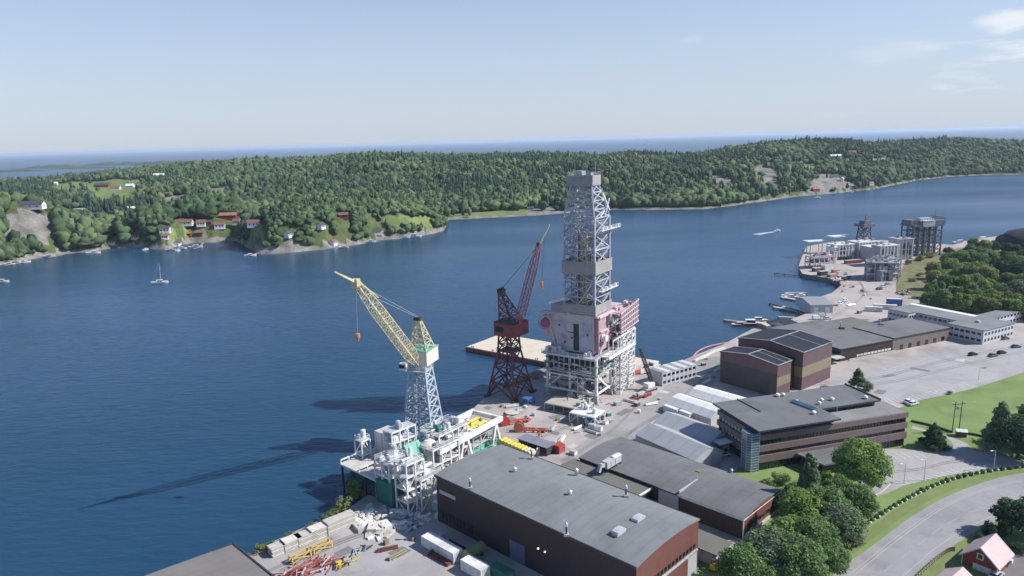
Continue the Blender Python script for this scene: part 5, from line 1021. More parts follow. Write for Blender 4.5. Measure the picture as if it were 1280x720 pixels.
frame_module('pump_unit', 'white flat roofed pump unit on the quay in front of the module', 'pump unit', G(712,528,3)[:2], -33, 3, 10, 8, [3.6], 3, 2, M_white, M_white, random.Random(8), kit, kits=5, railz=False)
t = TH('generator', 'blue and white generator box under the pump unit roof', 'generator', G(730,531,3)[:2], -33); boxp(t, 'body', M_blue, 0,0,.3,4,2.4,2.4); boxp(t, 'panel', M_white, .4,-.05,.6,1.8,.02,2.1); boxp(t, 'base', M_dark, -.2,-.1,0,4.2,2.5,.3)
rd = random.Random(31)
def crate(px, py, label, m, d, grp=None, rot=0, name='crate', cat='crate'):
    t = thing(name, label, cat, G(px,py,3), R(rot), grp); b = MB(); b.box(-d[0]/2,-d[1]/2,.1,d[0]/2,d[1]/2,d[2]); b.build('body', m, t); b = MB(); [b.box(-d[0]/2-.04,y-.08,.0,d[0]/2+.04,y+.08,.12) for y in (-d[1]*.3,d[1]*.3)]; b.box(-d[0]/2-.05,-d[1]/2-.05,d[2],d[0]/2+.05,d[1]/2+.05,d[2]+.1); b.build('frame', M_grey, t); return t
for px, py, m, d, rot, lb in [(752,524,M_tan,(2,1.6,1.6),20,'tan crate right of the pump unit, farthest back'),(757,530,M_white,(1.8,1.5,1.3),40,'small white crate right of the pump unit'),(765,528,M_white,(1.4,1.2,1),10,'smallest white crate, right end of the kit by the pump unit'),(748,538,M_white,(2.6,1.8,1.6),-30,'white crate nearest the camera by the pump unit'),(740,536,M_grey,(2.2,1.6,1.8),-30,'grey crate beside the nearest white crate by the pump unit'),(761,520,M_green,(1.6,1.2,1.2),25,'small green crate behind the kit by the pump unit'),(722,541,M_white,(1.6,.9,.5),10,'flat white crate lying left of the pump unit front'),(735,509,M_yel,(1.4,1.2,1.1),25,'small yellow crate under the module corner'),(772,506,M_grey,(2.5,2,1.2),25,'grey crate under the right side of the module')]: crate(px,py,lb,m,d,'crates and boxes round the module',rot)

# ================================================================ RED TOWER CRANE
M_dred = mat('crane_dark_red', (0.15,0.055,0.06), .55, .2, scale=.5); M_cab_r = mat('crane_house_red', (0.24,0.07,0.065), .55, .2, scale=.4); M_jibr = mat('jib_faded_red', (0.36,0.13,0.15), .6, .15, scale=.5)
cx_, cy_ = -1.8, 275.5
t = TH('tower_crane', 'dark red lattice tower crane with its jib raised to the right beside the derrick', 'crane', (cx_,cy_), 55)
def csq(h, z, cx=0, cy=0): return sq(cx-h, cx+h, cy-h, cy+h, z)
b = MB(); lattice(b, csq(6.6,0), csq(3.2,18.5), 3, .7, .42, 'X'); lattice(b, csq(3.2,18.5), csq(2.8,25), 2, .55, .32, 'X'); b.build('tower', M_dred, t)
for sx in (-1,1):
    for sy in (-1,1): b = MB(); b.bar((sx*6.6,sy*6.6,.5),(sx*2,sy*5.8,6.3),.4); b.bar((sx*6.6,sy*6.6,.5),(sx*5.8,sy*2,6.3),.4); b.build('portal_brace', M_dred, t)
for sx in (-1,1):
    for sy in (-1,1): b = MB(); b.cbox((sx*6.6,sy*6.6,.35),(3.4,1.4,.9)); [b.cyl((sx*6.6+k,sy*6.6-.5,.3),(sx*6.6+k,sy*6.6+.5,.3),.42,12) for k in (-1.1,1.1)]; b.build('bogie', M_dark, t)
b = MB(); b.box(-3.6,-3.6,18.3,3.6,3.6,18.6); rails(b, [(-3.7,-3.7),(3.7,-3.7),(3.7,3.7),(-3.7,3.7)], 18.6, closed=True); b.build('platform', M_dred, t)
hs = MB(); hs.prism([(-5,-6.2),(5,-6.2),(5.0,3.4),(3.6,4.6),(-3.6,4.6),(-5,3.4)], 25.2, 30.4); h_ = hs.build('machine_house', M_cab_r, t); boxp(h_, 'house_roof', M_dark, -4.6,-5.8,30.42,4.6,3.6,30.6); boxp(h_, 'window', M_glass, -5.06,-1,27,-5.0+.02,3,29)
b = MB(); b.box(5.02,-3.5,25.6,7.2,-.4,29.6); b.build('cab', M_cab_r, t); b = MB(); b.cyl((0,0,24.6),(0,0,25.2),3.3,20); b.build('slew_ring', M_dark, t)
apex = [V3(x,y,42) for x, y in ((-.9,.8),(.9,.8),(.9,-.8),(-.9,-.8))]
ac = [V3(-4.0,1.5,30.5), V3(3.2,1.5,30.5), V3(3.2,-5,30.5), V3(-4.0,-5,30.5)]
for c_ in apex: c_ += V3(-1.4,2.0,0)
b = MB(); lattice(b, ac, apex, 4, .42, .22, 'X'); b.build('a_frame', M_dred, t); b = MB(); b.cbox((-1.4,2.0,42.6),(2.8,2.2,1.3)); b.cyl((-2.6,2.0,43),(-.2,2.0,43),.9,12); b.build('head_sheaves', M_dark, t)
RC = Matrix.Translation((cx_,cy_,3)) @ Matrix.Rotation(R(55),4,'Z'); inv = RC.inverted()
jr = inv @ AT(648,404,271); jt = inv @ AT(673.5,306,266); jtip = inv @ AT(687,281,264)
b = MB(); boom(b, jr, jt, 2.7, 1.2, 16, .24, .12); b.build('jib', M_jibr, t)
b = MB(); b.bar(jt+(jt-jtip)*.2, jtip, 1.1, .8, w2=.5); b.build('fly_jib', M_pyel, t)
pj = inv @ AT(661,321,268); b = MB(); b.bar(jt, pj, .35); b.build('jib_strut', M_pyel, t)
b = MB(); ah = V3(-1.4,2.0,43); b.bar(ah, pj, .12); b.bar(ah+V3(.5,.3,0), jt, .1); b.build('pendant_lines', M_dark, t)
b = MB(); b.cbox(tuple(jt+V3(0,0,.2)),(1.2,1.2,1.4)); b.build('jib_head', M_dark, t)
hk = inv @ AT(677,352,264); b = MB(); b.bar(jtip.lerp(jt,.45), hk, .07); b.build('hoist_rope', M_dark, t); b = MB(); b.cyl(hk, hk-V3(0,0,1.4), .55, 10); b.cyl(hk-V3(0,0,1.4), hk-V3(0,0,3), .5, 10, r2=.1); b.build('hook_block', M_orange, t)

# ================================================================ YELLOW TOWER CRANE
yx, yy = -31.8, 233.5; YR = -17
t = TH('tower_crane', 'pale yellow lattice jib crane on a blue grey tower at the water edge', 'crane', (yx,yy), YR)
M_twr = mat('tower_blue_grey', (0.40,0.47,0.54), .5, .12, scale=.5)
b = MB(); lattice(b, csq(5.2,3), csq(2.9,25), 6, .62, .33, 'X', wh=.35); b.build('tower', M_twr, t)
b = MB(); lattice(b, csq(2.2,6), csq(1.7,25), 7, .22, .2, 'Z'); b.build('inner_bracing', M_twr, t)
b = MB(); lattice(b, csq(5.5,-2.8), csq(5.2,3), 1, .9, .4, 'X'); b.build('foot_frame', M_twr, t)
b = MB(); b.box(-3.4,-3.4,24.8,3.4,3.4,25.1); rails(b, [(-3.4,-3.4),(3.4,-3.4),(3.4,3.4),(-3.4,3.4)], 25.1, closed=True); b.cyl((0,0,25.1),(0,0,26.6),2.3,20); [b.cbox((x,y,25.8),(1.2,1,1.2)) for x, y in ((-2.6,2),(2.4,-2),(2.4,2.2))]; b.build('slew_platform', M_lgrey, t)
YC = Matrix.Translation((yx,yy,3)) @ Matrix.Rotation(R(YR),4,'Z'); iv = YC.inverted()
jd = (iv @ AT(444,352,199)) - V3(0,0,28); ja = math.atan2(jd.y, jd.x)            # jib bearing in the crane's frame
def rot(v, a=None): a = ja if a is None else a; return V3(v[0]*math.cos(a)-v[1]*math.sin(a), v[0]*math.sin(a)+v[1]*math.cos(a), v[2])
def rbox(b, x0,y0,z0,x1,y1,z1): b.add([rot(v) for v in ((x0,y0,z0),(x1,y0,z0),(x1,y1,z0),(x0,y1,z0),(x0,y0,z1),(x1,y0,z1),(x1,y1,z1),(x0,y1,z1))], [(3,2,1,0),(4,5,6,7),(0,1,5,4),(1,2,6,5),(2,3,7,6),(3,0,4,7)])
b = MB(); rbox(b, -7.6,-3.4,26.6,1.6,3.4,31.4); mh = b.build('machine_house', mat('house_pale', (0.60,0.58,0.50), .5, .1, scale=.5), t); b = MB(); rbox(b, -7.8,-3.6,31.42,1.8,3.6,31.7); b.build('house_roof', M_teal, mh); b = MB(); rbox(b,-5,3.38,27.2,-1,3.46,30.8); b.build('side_panel', M_white, mh)
b = MB(); rbox(b, 1.6,-5.4,25.4,4.6,-3.0,28.0); b.build('cab', M_white, t); b = MB(); rbox(b, 2.0,-5.46,26.3,4.66,-3.4,27.5); b.build('cab_window', M_glass, t)
b = MB(); B4 = [rot(v) for v in ((-5.4,-3,31.7),(-5.4,3,31.7),(1.0,3,31.7),(1.0,-3,31.7))]; T4 = [rot(v) for v in ((-.6,-1,42),(-.6,1,42),(.6,1,42),(.6,-1,42))]; lattice(b, B4, T4, 4, .36, .2, 'X'); b.build('a_frame', M_pyel, t)
b = MB(); h0 = rot((0,-1.2,42.5)); h1 = rot((0,1.2,42.5)); b.cyl(h0,h1,.8,14); b.cbox(tuple(rot((0,0,42.6))),(1.6,1.6,1.1), ja); b.build('head_sheaves', M_dark, t)
jr = rot((2.0,0,27.6)); jt = iv @ AT(444.5,353,199); jtip = iv @ AT(417.5,339.5,192.5)
b = MB(); boom(b, jr, jt, 3.3, 1.5, 18, .26, .13); b.build('jib', M_pyel, t)
b = MB(); b.bar(jt, jtip, 1.1, .8, w2=.45); b.build('fly_jib', M_pyel, t); pj = iv @ AT(473,374,203); b = MB(); b.bar(jt+V3(0,0,1), pj+V3(0,0,.5), .42); b.build('jib_strut', M_pyel, t)
b = MB(); b.cbox(tuple(jt),(1.9,1.9,2.0), ja); b.cyl(jt-V3(0,0,1.2)+V3(.7,.7,0), jt-V3(0,0,1.2)-V3(.7,.7,0), .8, 12); b.build('jib_head', M_pyel, t)
b = MB(); hd = rot((0,0,43)); b.bar(hd, pj, .08); b.bar(hd+V3(.4,.4,0), jt, .08); b.build('pendant_lines', M_grey, t)
hk = iv @ AT(447,417,199); b = MB(); b.bar(jt-V3(0,0,1), hk, .06); b.build('hoist_rope', M_grey, t); b = MB(); b.cyl(hk, hk-V3(0,0,1.1), .65, 12); b.cyl(hk-V3(0,0,1.1), hk-V3(0,0,2.3), .6, 12, r2=.2); b.build('hook_block', M_orange, t)

# ================================================================ BARGE, SHIP
A_ = Vector((-24.0,348.0,0)); ux = V3(math.cos(R(-37)), math.sin(R(-37)), 0)
t = thing('barge', 'flat empty barge with a pale sandy deck and rust red sides moored behind the derrick', 'barge', A_, R(-37))
M_bd = mat('barge_deck', (0.52,0.46,0.37), .9, col2=(0.64,0.58,0.48), scale=.15, detail=8); M_bh = mat('barge_hull', (0.20,0.075,0.06), .8, .35, scale=.5, detail=8)
b = MB(); b.extr([(0,-.8),(0,2.0),(29,2.0),(29,-.8)], 0, 92); b.build('hull', M_bh, t); b = MB(); b.prism([(.4,.4),(91.6,.4),(91.6,28.6),(.4,28.6)], 2.0, 2.3); b.build('deck', M_bd, t)
for i in range(9): b = MB(); b.cyl((4+i*7.5,-.35,1.0),(4+i*7.5,-.35,2.1),.35,10); b.build('fender', M_dark, t)
for i in range(6): b = MB(); b.cyl((3+i*13,1.2,2.3),(3+i*13,1.2,3.0),.22,8); b.cyl((4+i*13,1.2,2.3),(4+i*13,1.2,3.0),.22,8); b.build('bollard', M_dark, t)
P0 = G(787,472,1.5); t = thing('work_boat', 'red hulled work boat with white bulwark frames at the end of the barge', 'boat', (P0.x,P0.y,0), R(33))
b = MB(); st = [(0,.3,1.0),(1,1.9,.2),(4,2.7,0),(14,2.7,0),(16,2.2,.4)]; vs = []
for x, w, zz in st: vs += [(x,-w,3.0),(x,-w*.6,-.3+zz*.3),(x,w*.6,-.3+zz*.3),(x,w,3.0)]
b.add(vs, [(4*i+j,4*i+4+j,4*i+5+j,4*i+1+j) for i in range(4) for j in range(3)]+[(4*i+3,4*i+7,4*i+4,4*i) for i in range(4)]+[(0,1,2,3),(16,19,18,17)]); b.build('hull', M_redp, t)
b = MB(); [b.box(4+i*2.4,sy*2.6-.1,3.0,6.1+i*2.4,sy*2.6+.1,5.2) for i in range(5) for sy in (-1,1)]; b.build('bulwark', M_white, t); boxp(t, 'wheelhouse', M_white, 12.5,-1.6,3.02,15.5,1.6,6); boxp(t, 'window', M_glass, 12.44,-1.2,4.4,12.52,1.2,5.4)
# mobile crane at the quay
P0 = G(812,488,3); t = thing('mobile_crane', 'small grey lattice crane with its boom leaning left over the red boat', 'crane', P0, R(35))
b = MB(); b.box(-3.2,-1.5,.7,3.2,1.5,1.5); b.build('carrier', M_grey, t); b = MB(); b.box(-2.2,-1.4,1.6,1.6,1.4,3.4); b.build('machine_house', M_white, t); boxp(t, 'cab', M_glass, 1.6,-1.4,1.6,2.8,-.2,3.3)
for x_ in (-2.4,-.8,.8,2.4):
    for y_ in (-1.5,1.2): b = MB(); b.cyl((x_,y_,.55),(x_,y_+.35,.55),.55,12); b.build('wheel', M_dark, t)
Bt = (Matrix.Translation(P0) @ Matrix.Rotation(R(35),4,'Z')).inverted() @ AT(800,436,P0.y+3); b = MB(); boom(b, (1.4,0,3), Bt, 1.3, .6, 12, .2, .12); b.build('boom', M_dark, t); b = MB(); b.cbox(tuple(Bt),(1.6,.6,.7)); b.build('boom_head', M_dark, t)
t = thing('trailer_frame', 'low red and white trailer frame left of the small grey crane', 'trailer', G(795,500,3), R(40)); b = MB(); b.bar((0,0,.8),(9,0,.8),.3); b.bar((0,2,.8),(9,2,.8),.3); [b.bar((x,0,.8),(x,2,.8),.25) for x in range(0,10,2)]; b.build('frame', M_redp, t)
for x_ in (1,2.3,7):
    for y_ in (-.4,2.1): b = MB(); b.cyl((x_,y_,.45),(x_,y_+.35,.45),.45,10); b.build('wheel', M_dark, t)
b = MB(); b.box(2,.4,1,6,1.6,2); b.build('load', M_lgrey, t)
# rocky rubble bank behind the red crane
v, f = ico(3); rg = np.random.RandomState(3)
for (px, py, a, bb, hh, lb) in [(676,470,9,4,3.0,'pale rubble bank at the water between barge and module'),(655,476,6,3,2.0,'small pale rubble heap right of the red crane foot')]:
    p = G(px,py,2.5); W_ = v*np.array([a,bb,hh])*(1+.22*(rg.rand(len(v),1)-.5)); W_[:,2] = np.maximum(W_[:,2], -.5)
    o = bpy.data.objects.new('rubble_heap', rawmesh('rubble_heap', W_, f, [M_rock])); C.objects.link(o); o.location = p; o.rotation_euler = (0,0,R(35)); tag(o, lb, 'rubble heap', 'rubble heaps on the quay')
# ================================================================ LEFT QUAY MODULES
def gp(px, py, z=3.0): return G(px, py, z)
kitw = [M_white, M_lgrey, M_grey, M_steel2, M_white]
# loading deck reaching over the water
oA = G(425,579,9.5); t = thing('loading_platform', 'pale flat loading platform on posts over the water at the left end of the modules', 'platform', (oA.x,oA.y,0), R(-42))
M_pdk = mat('platform_deck', (0.50,0.47,0.44), .8, .15, scale=.3)
for x0, x1 in ((0,8.6),(9.2,17.5)):
    b = MB(); b.box(x0,0,8.9,x1,9,9.5); b.build('deck', M_pdk, t)
    b = MB(); [b.bar((x0+.2,y,9.5),(x0+.2,y,10.5),.22) for y in (.2,3.1,6,8.8)]; b.bar((x0+.2,.2,10.5),(x0+.2,8.8,10.5),.35); b.build('edge_beam', M_white, t)
b = MB(); b.bar((17.3,0,10.4),(17.3,9,10.4),.35); b.bar((0,.1,9.2),(17.5,.1,9.2),.5); b.build('edge_beam', M_white, t)
for x in (.4,6,11.6,17):
    for y in (.4,8.6): b = MB(); b.bar((x,y,-2),(x,y,8.9),.5); b.build('pile', M_dark, t)
b = MB(); b.box(.8,.9,1.0,17,8,3.4); b.build('pontoon', M_rust, t); b = MB(); [b.bar((x,.6,2),(x+5.4,.6,8.8),.25) for x in (.4,6,11.6)]; b.box(10,1,3.4,16,8,6.4); b.box(2,2,3.4,8,9,7); b.build('under_equipment', mat('dark_teal_paint', (0.04,0.12,0.12), .6, .2), t)
rd = random.Random(12)
def loc_(px, py, z=3): p = G(px,py,z); return (p.x,p.y)
d48 = V3(math.cos(R(48)), math.sin(R(48)), 0); dm42 = V3(d48.y, -d48.x, 0); PM = V3(oA.x,oA.y,0)+d48*9.4+dm42*-.5
frame_module('process_module', 'white module with a tall ribbed cabin block on top, left end over the water', 'module', (PM.x,PM.y), -42, 1, 15, 9, [4.5,8.5], 4, 2, M_white, M_grey, rd, kitw, w=.4, kits=8)
# tall ribbed block on it
pb = V3(PM.x,PM.y,0)+d48*3+dm42*2.2; t = thing('equipment_cabin', 'tall white ribbed equipment block standing on the left module', 'cabin', (pb.x,pb.y,9.8), R(-42)); b = MB(); b.box(0,0,0,6,5,6.2); b.build('body', mat('ribbed_white', (0.66,0.65,0.62), .6, .08, scale=.4, stripes=('Z',1.1,.22)), t); boxp(t, 'roof', M_pdk, -.2,-.2,6.2,6.2,5.2,6.45); b = MB(); [b.bar((x,-.15,0),(x,-.15,6.2),.25) for x in (0,3,6)]; b.build('rib', M_white, t)
frame_module('pipe_tower', 'slim white frame tower at the water corner of the left module', 'frame tower', (PM-d48*3.4+dm42*.2)[:2], -42, 1, 3.4, 3.2, [5,9.5,14], 1, 1, M_white, M_lgrey, rd, kitw, w=.35, kits=2)
frame_module('lifting_frame', 'white portal frame standing behind the ribbed block', 'frame', (PM+d48*2+dm42*11.5)[:2], 46, 9, 9, 4, [5.5,9], 3, 1, M_white, M_lgrey, rd, kitw, w=.38, kits=3, railz=False)
pt = G(516,583,9); t = thing('tarpaulin_cover', 'pale green tent-shaped tarpaulin in the middle of the modules', 'tarpaulin', (pt.x,pt.y,5), R(45)); b = MB(); b.extr([(0,0),(8,0),(8,5.6),(4,9.5),(0,5.6)], 0, 9); b.build('cover', M_teal, t); b = MB(); b.box(-.3,-.3,0,9.3,8.3,.6); b.build('base', M_dark, t)
t = thing('dump_load', 'yellow brown heap of lifting slings on the left module deck', 'heap', PM+d48*-1.5+dm42*12+V3(0,0,10.4), 0)
b = MB(); [b.cyl((x,y,0),(x+.3,y+.2,1.3),.9,10,r2=.3) for x, y in ((0,0),(1.6,.3),(.7,1.2),(-1.2,.6))]; b.build('slings', mat('straw_yellow', (0.42,0.30,0.11), .9, .2), t); boxp(t, 'tray', M_grey, -2.4,-1.4,-.6,3,2.6,0)
t = thing('storage_tank', 'big dark green square tank in front of the loading platform', 'tank', G(472,627,3), R(-40)); b = MB(); b.box(0,0,0,6.6,6.2,6.6); b.build('shell', mat('dark_green_tank', (0.035,0.16,0.135), .55, .15, scale=.3, stripes=('XY',1.2,.2)), t); b = MB(); b.box(-.2,-.2,6.6,6.8,6.4,6.9); b.build('lid', M_green, t)
frame_module('process_module', 'tall narrow white frame module nearest the camera beside the green tank', 'module', loc_(489,632), 47, 3, 7.5, 6.5, [4,8,12], 2, 2, M_white, M_lgrey, rd, kitw, w=.4, kits=6)
frame_module('process_module', 'tallest white frame module between green tank and the brown hall corner', 'module', loc_(511,645), 47, 3, 6.2, 5, [3.6,7.2,11,14.6], 2, 1, M_white, M_lgrey, rd, kitw, w=.38, kits=4)
frame_module('process_module', 'white open frame module right against the brown hall corner', 'module', loc_(528,640), 50, 3, 8, 6, [4.5,9], 2, 1, M_white, M_grey, rd, kitw, w=.35, kits=6)
frame_module('process_module', 'white frame module behind the crane foot with vessels on its deck', 'module', loc_(543,603), 50, 3, 11, 7, [5,10], 3, 2, M_white, M_grey, rd, kitw, w=.4, kits=12)
frame_module('process_module', 'cluttered white frame module between crane foot and gantry', 'module', loc_(551,592), 52, 3, 13, 8, [4.5,9,12], 3, 2, M_white, M_grey, rd, [M_white,M_lgrey,M_steel2,M_white,M_green], w=.4, kits=12)
t = thing('pressure_vessel', 'big round cream vessel standing by the crane foot', 'vessel', G(537,575,8), 0); b = MB(); b.cyl((0,0,-5),(0,0,5.5),2.6,20); b.cyl((0,0,5.5),(0,0,6.6),2.6,20,r2=1.2); b.build('shell', mat('cream_paint', (0.60,0.58,0.52), .5, .12), t); b = MB(); [b.cyl((0,0,z),(0,0,z+.3),2.75,20) for z in (0,2.4,4.8)]; b.build('band', M_lgrey, t)
t = thing('container', 'light blue container standing at the foot of the hall corner', 'container', G(548,641,3), R(48)); boxp(t, 'body', mat('light_blue_paint', (0.30,0.48,0.58), .5, .1), 0,0,0,5,2.4,2.6); boxp(t, 'roof', M_white, -.05,-.05,2.6,5.05,2.45,2.7)
# gantry with yellow beams
GH = 7.8; g1 = G(627,520,GH+4.6); g0 = G(568,552,GH+4.6); g2 = G(597.5,508.5,GH+4.6); gd = (g1-g0).normalized(); GA = math.degrees(math.atan2(gd.y,gd.x)); GW = abs((g2-g1).x*gd.y-(g2-g1).y*gd.x); g1.z = 3; go = g1-gd*19; GL = 27
t = thing('gantry_frame', 'white gantry of two long girders on slanting legs above yellow beams', 'gantry', go, R(GA))
for y in (0, GW): b = MB(); b.box(-13,y-.55,GH,GL-8,y+.55,GH+1.7); b.build('girder', M_white, t)
for x in (-12, 4, GL-9): b = MB(); b.box(x,.56,GH+.1,x+1.1,GW-.56,GH+1.5); b.build('cross_beam', M_white, t)
for x, s in ((-4,1),(3,-1),(13,1),(18,-1)):
    for y in (0, GW): b = MB(); b.bar((x,y,0),(x+s*2.4,y,GH),.8); b.build('leg', M_white, t)
for y in (0,GW): b = MB(); b.bar((-4,y,.4),(3,y,.4),.5); b.bar((13,y,.4),(18,y,.4),.5); b.build('leg_tie', M_white, t)
b = MB(); [b.cyl((x,y,GH+.4),(x,y,GH+1.4),.5,10) for x in np.arange(-10,1,1.5) for y in (2,GW/2,GW-2)]; [b.bar((-11,y,GH+.38),(1,y,GH+.38),.12) for y in (2,GW/2,GW-2)]; [b.bar((x,1.2,GH+.38),(x,GW-1.2,GH+.38),.12) for x in (-10.5,.5)]; b.build('roller', M_lgrey, t); boxp(t, 'roller_deck', M_grey, -11,1,GH,1,GW-1,GH+.35)
for k, (x0, y) in enumerate(((5.5,GW*.28),(6.4,GW*.6))):
    q = thing('yellow_beam', ('nearer' if k == 0 else 'farther')+' of two pale yellow beams lying under the white gantry', 'beam', Vector(go)+Matrix.Rotation(R(56),3,'Z') @ V3(x0,y,GH-1.2), R(GA), 'yellow beams under the gantry'); b = MB(); b.box(0,0,0,11,1.3,.35); b.box(0,.5,.35,11,.8,1.3); b.box(0,0,1.3,11,1.3,1.6); b.build('web', mat('lemon_paint', (0.66,0.60,0.16), .5, .1), q); b = MB(); [b.box(x,-.2,.2,x+.3,1.5,1.75) for x in (0,5.3,10.7)]; b.build('stiffener', M_pyel, q)
frame_module('beam_trestle', 'grey trestle carrying the yellow beams inside the gantry', 'trestle', (Vector(go)+Matrix.Rotation(R(56),3,'Z') @ V3(5,1.2,0))[:2], GA, 3, 12, GW-2.4, [3,GH-1.8], 3, 1, M_lgrey, M_grey, rd, [M_grey], w=.3, kits=1, railz=False)
for k, (px, py, L_, lb) in enumerate([(603,571,7,'pale green open basket nearest the hall corner'),(613,560,6,'pale green open basket behind the nearest one')]):
    t = thing('cargo_basket', lb, 'basket', G(px,py,3), R(50), 'green cargo baskets'); b = MB(); lattice(b, sq(0,L_,0,4,0), sq(0,L_,0,4,2.4), 1, .25, .16, 'X'); b.build('frame', M_teal, t); b = MB(); b.box(0,0,.1,L_,4,.3); b.box(0,3.9,.3,L_,4,2.2); b.build('floor', M_teal, t)
# yellow pipes row along the hall
for i in range(9):
    a_ = G(629,556,3).lerp(G(663,571,3), i/8); t = thing('yellow_float', ('pale ' if i > 6 else 'bright ')+'yellow drum, number '+['one','two','three','four','five','six','seven','eight','nine'][i]+' from the gantry in the row behind the hall', 'drum', a_+V3(0,0,.1), R(-44), 'yellow drums behind the hall')
    b = MB(); b.cyl((0,-1.3,1.1),(0,1.5,1.1),1.15,14); b.build('shell', M_pyel if i > 6 else mat('bright_yellow', (0.66,0.52,0.05), .5, .12), t); b = MB(); b.cyl((0,-1.5,1.1),(0,-1.3,1.1),.5,12); b.cyl((0,-.2,1.1),(0,.1,1.1),1.2,14); b.box(-.8,-1,-.1,.8,1.2,.15); b.build('collar', M_grey, t)
# shed and red container
t = thing('open_shed', 'small dark shed with a blue grey roof on the yard behind the big hall', 'shed', G(670,566,3), R(-42)); b = MB(); b.box(-7.5,4,0,4.5,4.2,3); b.box(-7.5,0,0,-7.3,4,2.9); b.box(4.3,0,0,4.5,4,2.9); b.box(-7.3,0,0,-3,.15,2.9); b.build('wall', M_dark, t); boxp(t, 'roof', mat('blue_grey_roof', (0.20,0.21,0.26), .6, .1), -7.8,-.5,2.95,4.9,4.5,3.15); boxp(t, 'open_door', M_white, 1.5,-1.6,0,1.65,-.1,2.6)
container(690,565,-42,3,'red container end at the right of the small dark shed', M_redp, w=3)
# red trailers with reels
for k, (px, py, r_, lb) in enumerate([(628,533,20,'red pipe trailer with a reel, farther one, on the yard behind the gantry'),(645,540,-8,'red pipe trailer with a big orange reel, nearer one, on the yard')]):
    t = thing('reel_trailer', lb, 'trailer', G(px,py,3), R(r_), 'red trailers on the yard'); b = MB(); b.bar((0,0,1),(11,0,.8),.5); b.bar((0,1.6,1),(11,1.6,.8),.5); [b.bar((x,0,.9),(x,1.6,.9),.35) for x in (1,4,7,10.5)]; b.build('frame', mat('faded_red_paint', (0.48,0.13,0.09), .6, .2), t)
    b = MB(); b.cyl((1,-.4,1.7),(1,-.1,1.7),1.8,18); b.cyl((1,1.7,1.7),(1,2.0,1.7),1.8,18); b.cyl((1,-.1,1.7),(1,1.7,1.7),1.0,16); b.build('reel', M_redp if k == 0 else M_orange, t)
    for x in (8,9.3): b = MB(); b.cyl((x,-.4,.5),(x,-.1,.5),.5,12); b.cyl((x,1.7,.5),(x,2.0,.5),.5,12); b.build('wheel', M_dark, t)
t = thing('hand_winch', 'small orange winch frame with a bent handle near the red trailers', 'winch', G(673,546,3), 0); b = MB(); b.bar((0,0,0),(.6,0,2),.2); b.bar((1.4,0,0),(.6,0,2),.2); b.bar((.6,0,2),(-2,.4,3.6),.2); b.cyl((.2,-.5,1),(.2,.5,1),.5,10); b.build('frame', M_orange, t)
t = thing('site_hut', 'blue frame stand in the shade under the red crane', 'stand', G(660,508,3), R(50)); b = MB(); lattice(b, sq(0,4,0,3,0), sq(0,4,0,3,2.6), 1, .25, .18, 'Z'); b.build('frame', M_blue, t); boxp(t, 'top', M_blue, -.1,-.1,2.6,4.1,3.1,2.8)
t = thing('flat_pallet', 'pale oval plate lying at the edge of the shade on the yard', 'plate', G(640,517,3), 0); b = MB(); b.cyl((0,0,.5),(0,0,.7),2.6,18); b.build('plate', M_pdk, t); b = MB(); b.box(-1.5,-1,0,1.5,1,.5); b.build('support', M_dark, t)
# concrete beam stacks on the quay edge
prev = None
for i, (px, py, L_, h, lb) in enumerate([(341,698,4.6,2.6,'leftmost'),(357,692,4.6,2.8,'second from the left'),(374,685.5,5.2,3.0,'third from the left'),(391,678.5,5.4,3.3,'fourth from the left'),(411,671,8.2,3.6,'rightmost and tallest')]):
    t = thing('slab_stack', lb+' stack of pale concrete slabs along the quay edge', 'slab stack', G(px,py,3), R(41), 'slab stacks along the quay'); n = int(h/.45)
    for k in range(n):
        j = random.Random(i*10+k); b = MB(); o2 = j.uniform(-.15,.15); b.box(o2,0,.12+k*.45,L_+o2,3.0,.12+k*.45+.32); b.build('slab', M_conc if (k+i) % 3 else mat('pale_concrete', (0.60,0.57,0.53), .9, .12, scale=.6), t)
        if k: b = MB(); b.box(.6,.1,k*.45-.01,.9,2.9,k*.45+.12); b.box(L_-.9,.1,k*.45-.01,L_-.6,2.9,k*.45+.12); b.build('spacer', M_dark, t)
    b = MB(); [b.box(x,0.1,-.02,x+.3,3.5,.12) for x in (.5,L_-.8)]; b.build('spacer', M_dark, t)
# concrete blocks dumped right of the stacks
rd = random.Random(44); quad = [(440,650),(458,634),(500,640),(548,646),(520,660),(470,674),(446,664)]
spots = []; 
while len(spots) < 58:
    x, y = rd.uniform(440,547), rd.uniform(630,676)
    if inpoly(np.array(x), np.array(y), quad) and all(math.hypot(x-a, (y-b_)*1.6) > 5 for a, b_ in spots): spots.append((x, y))
spots.sort()
for si, (x, y) in enumerate(spots):
    sz = rd.uniform(.9,2.1) if x < 500 else rd.uniform(.6,1.5); sz2 = sz*rd.uniform(.6,1.3); h = rd.uniform(.4,1.3); long_ = rd.random() < .25
    t = thing('concrete_block', ('long flat' if long_ else 'large' if sz > 1.6 else 'small')+' concrete block, '+ORD10[si]+' from the left in the heap '+('by the shore' if x < 470 else 'below the green tank' if x < 500 else 'at the hall corner'), 'block', G(x,y,3), rd.uniform(0,3), 'concrete blocks dumped by the modules')
    b = MB(); b.box(-sz,-sz2/2,0,sz,sz2/2,h) if not long_ else b.box(-2,-.4,0,2,.4,.5); bb = b.build('block', rd.choice([M_conc, mat('pale_concrete',(0,0,0)), M_tent, M_tent, M_white]), t); b = MB(); 
    b.bar((-.3,0,h if not long_ else .5),(.3,0,(h if not long_ else .5)+.18),.08); b.build('lifting_eye', M_dark, t)
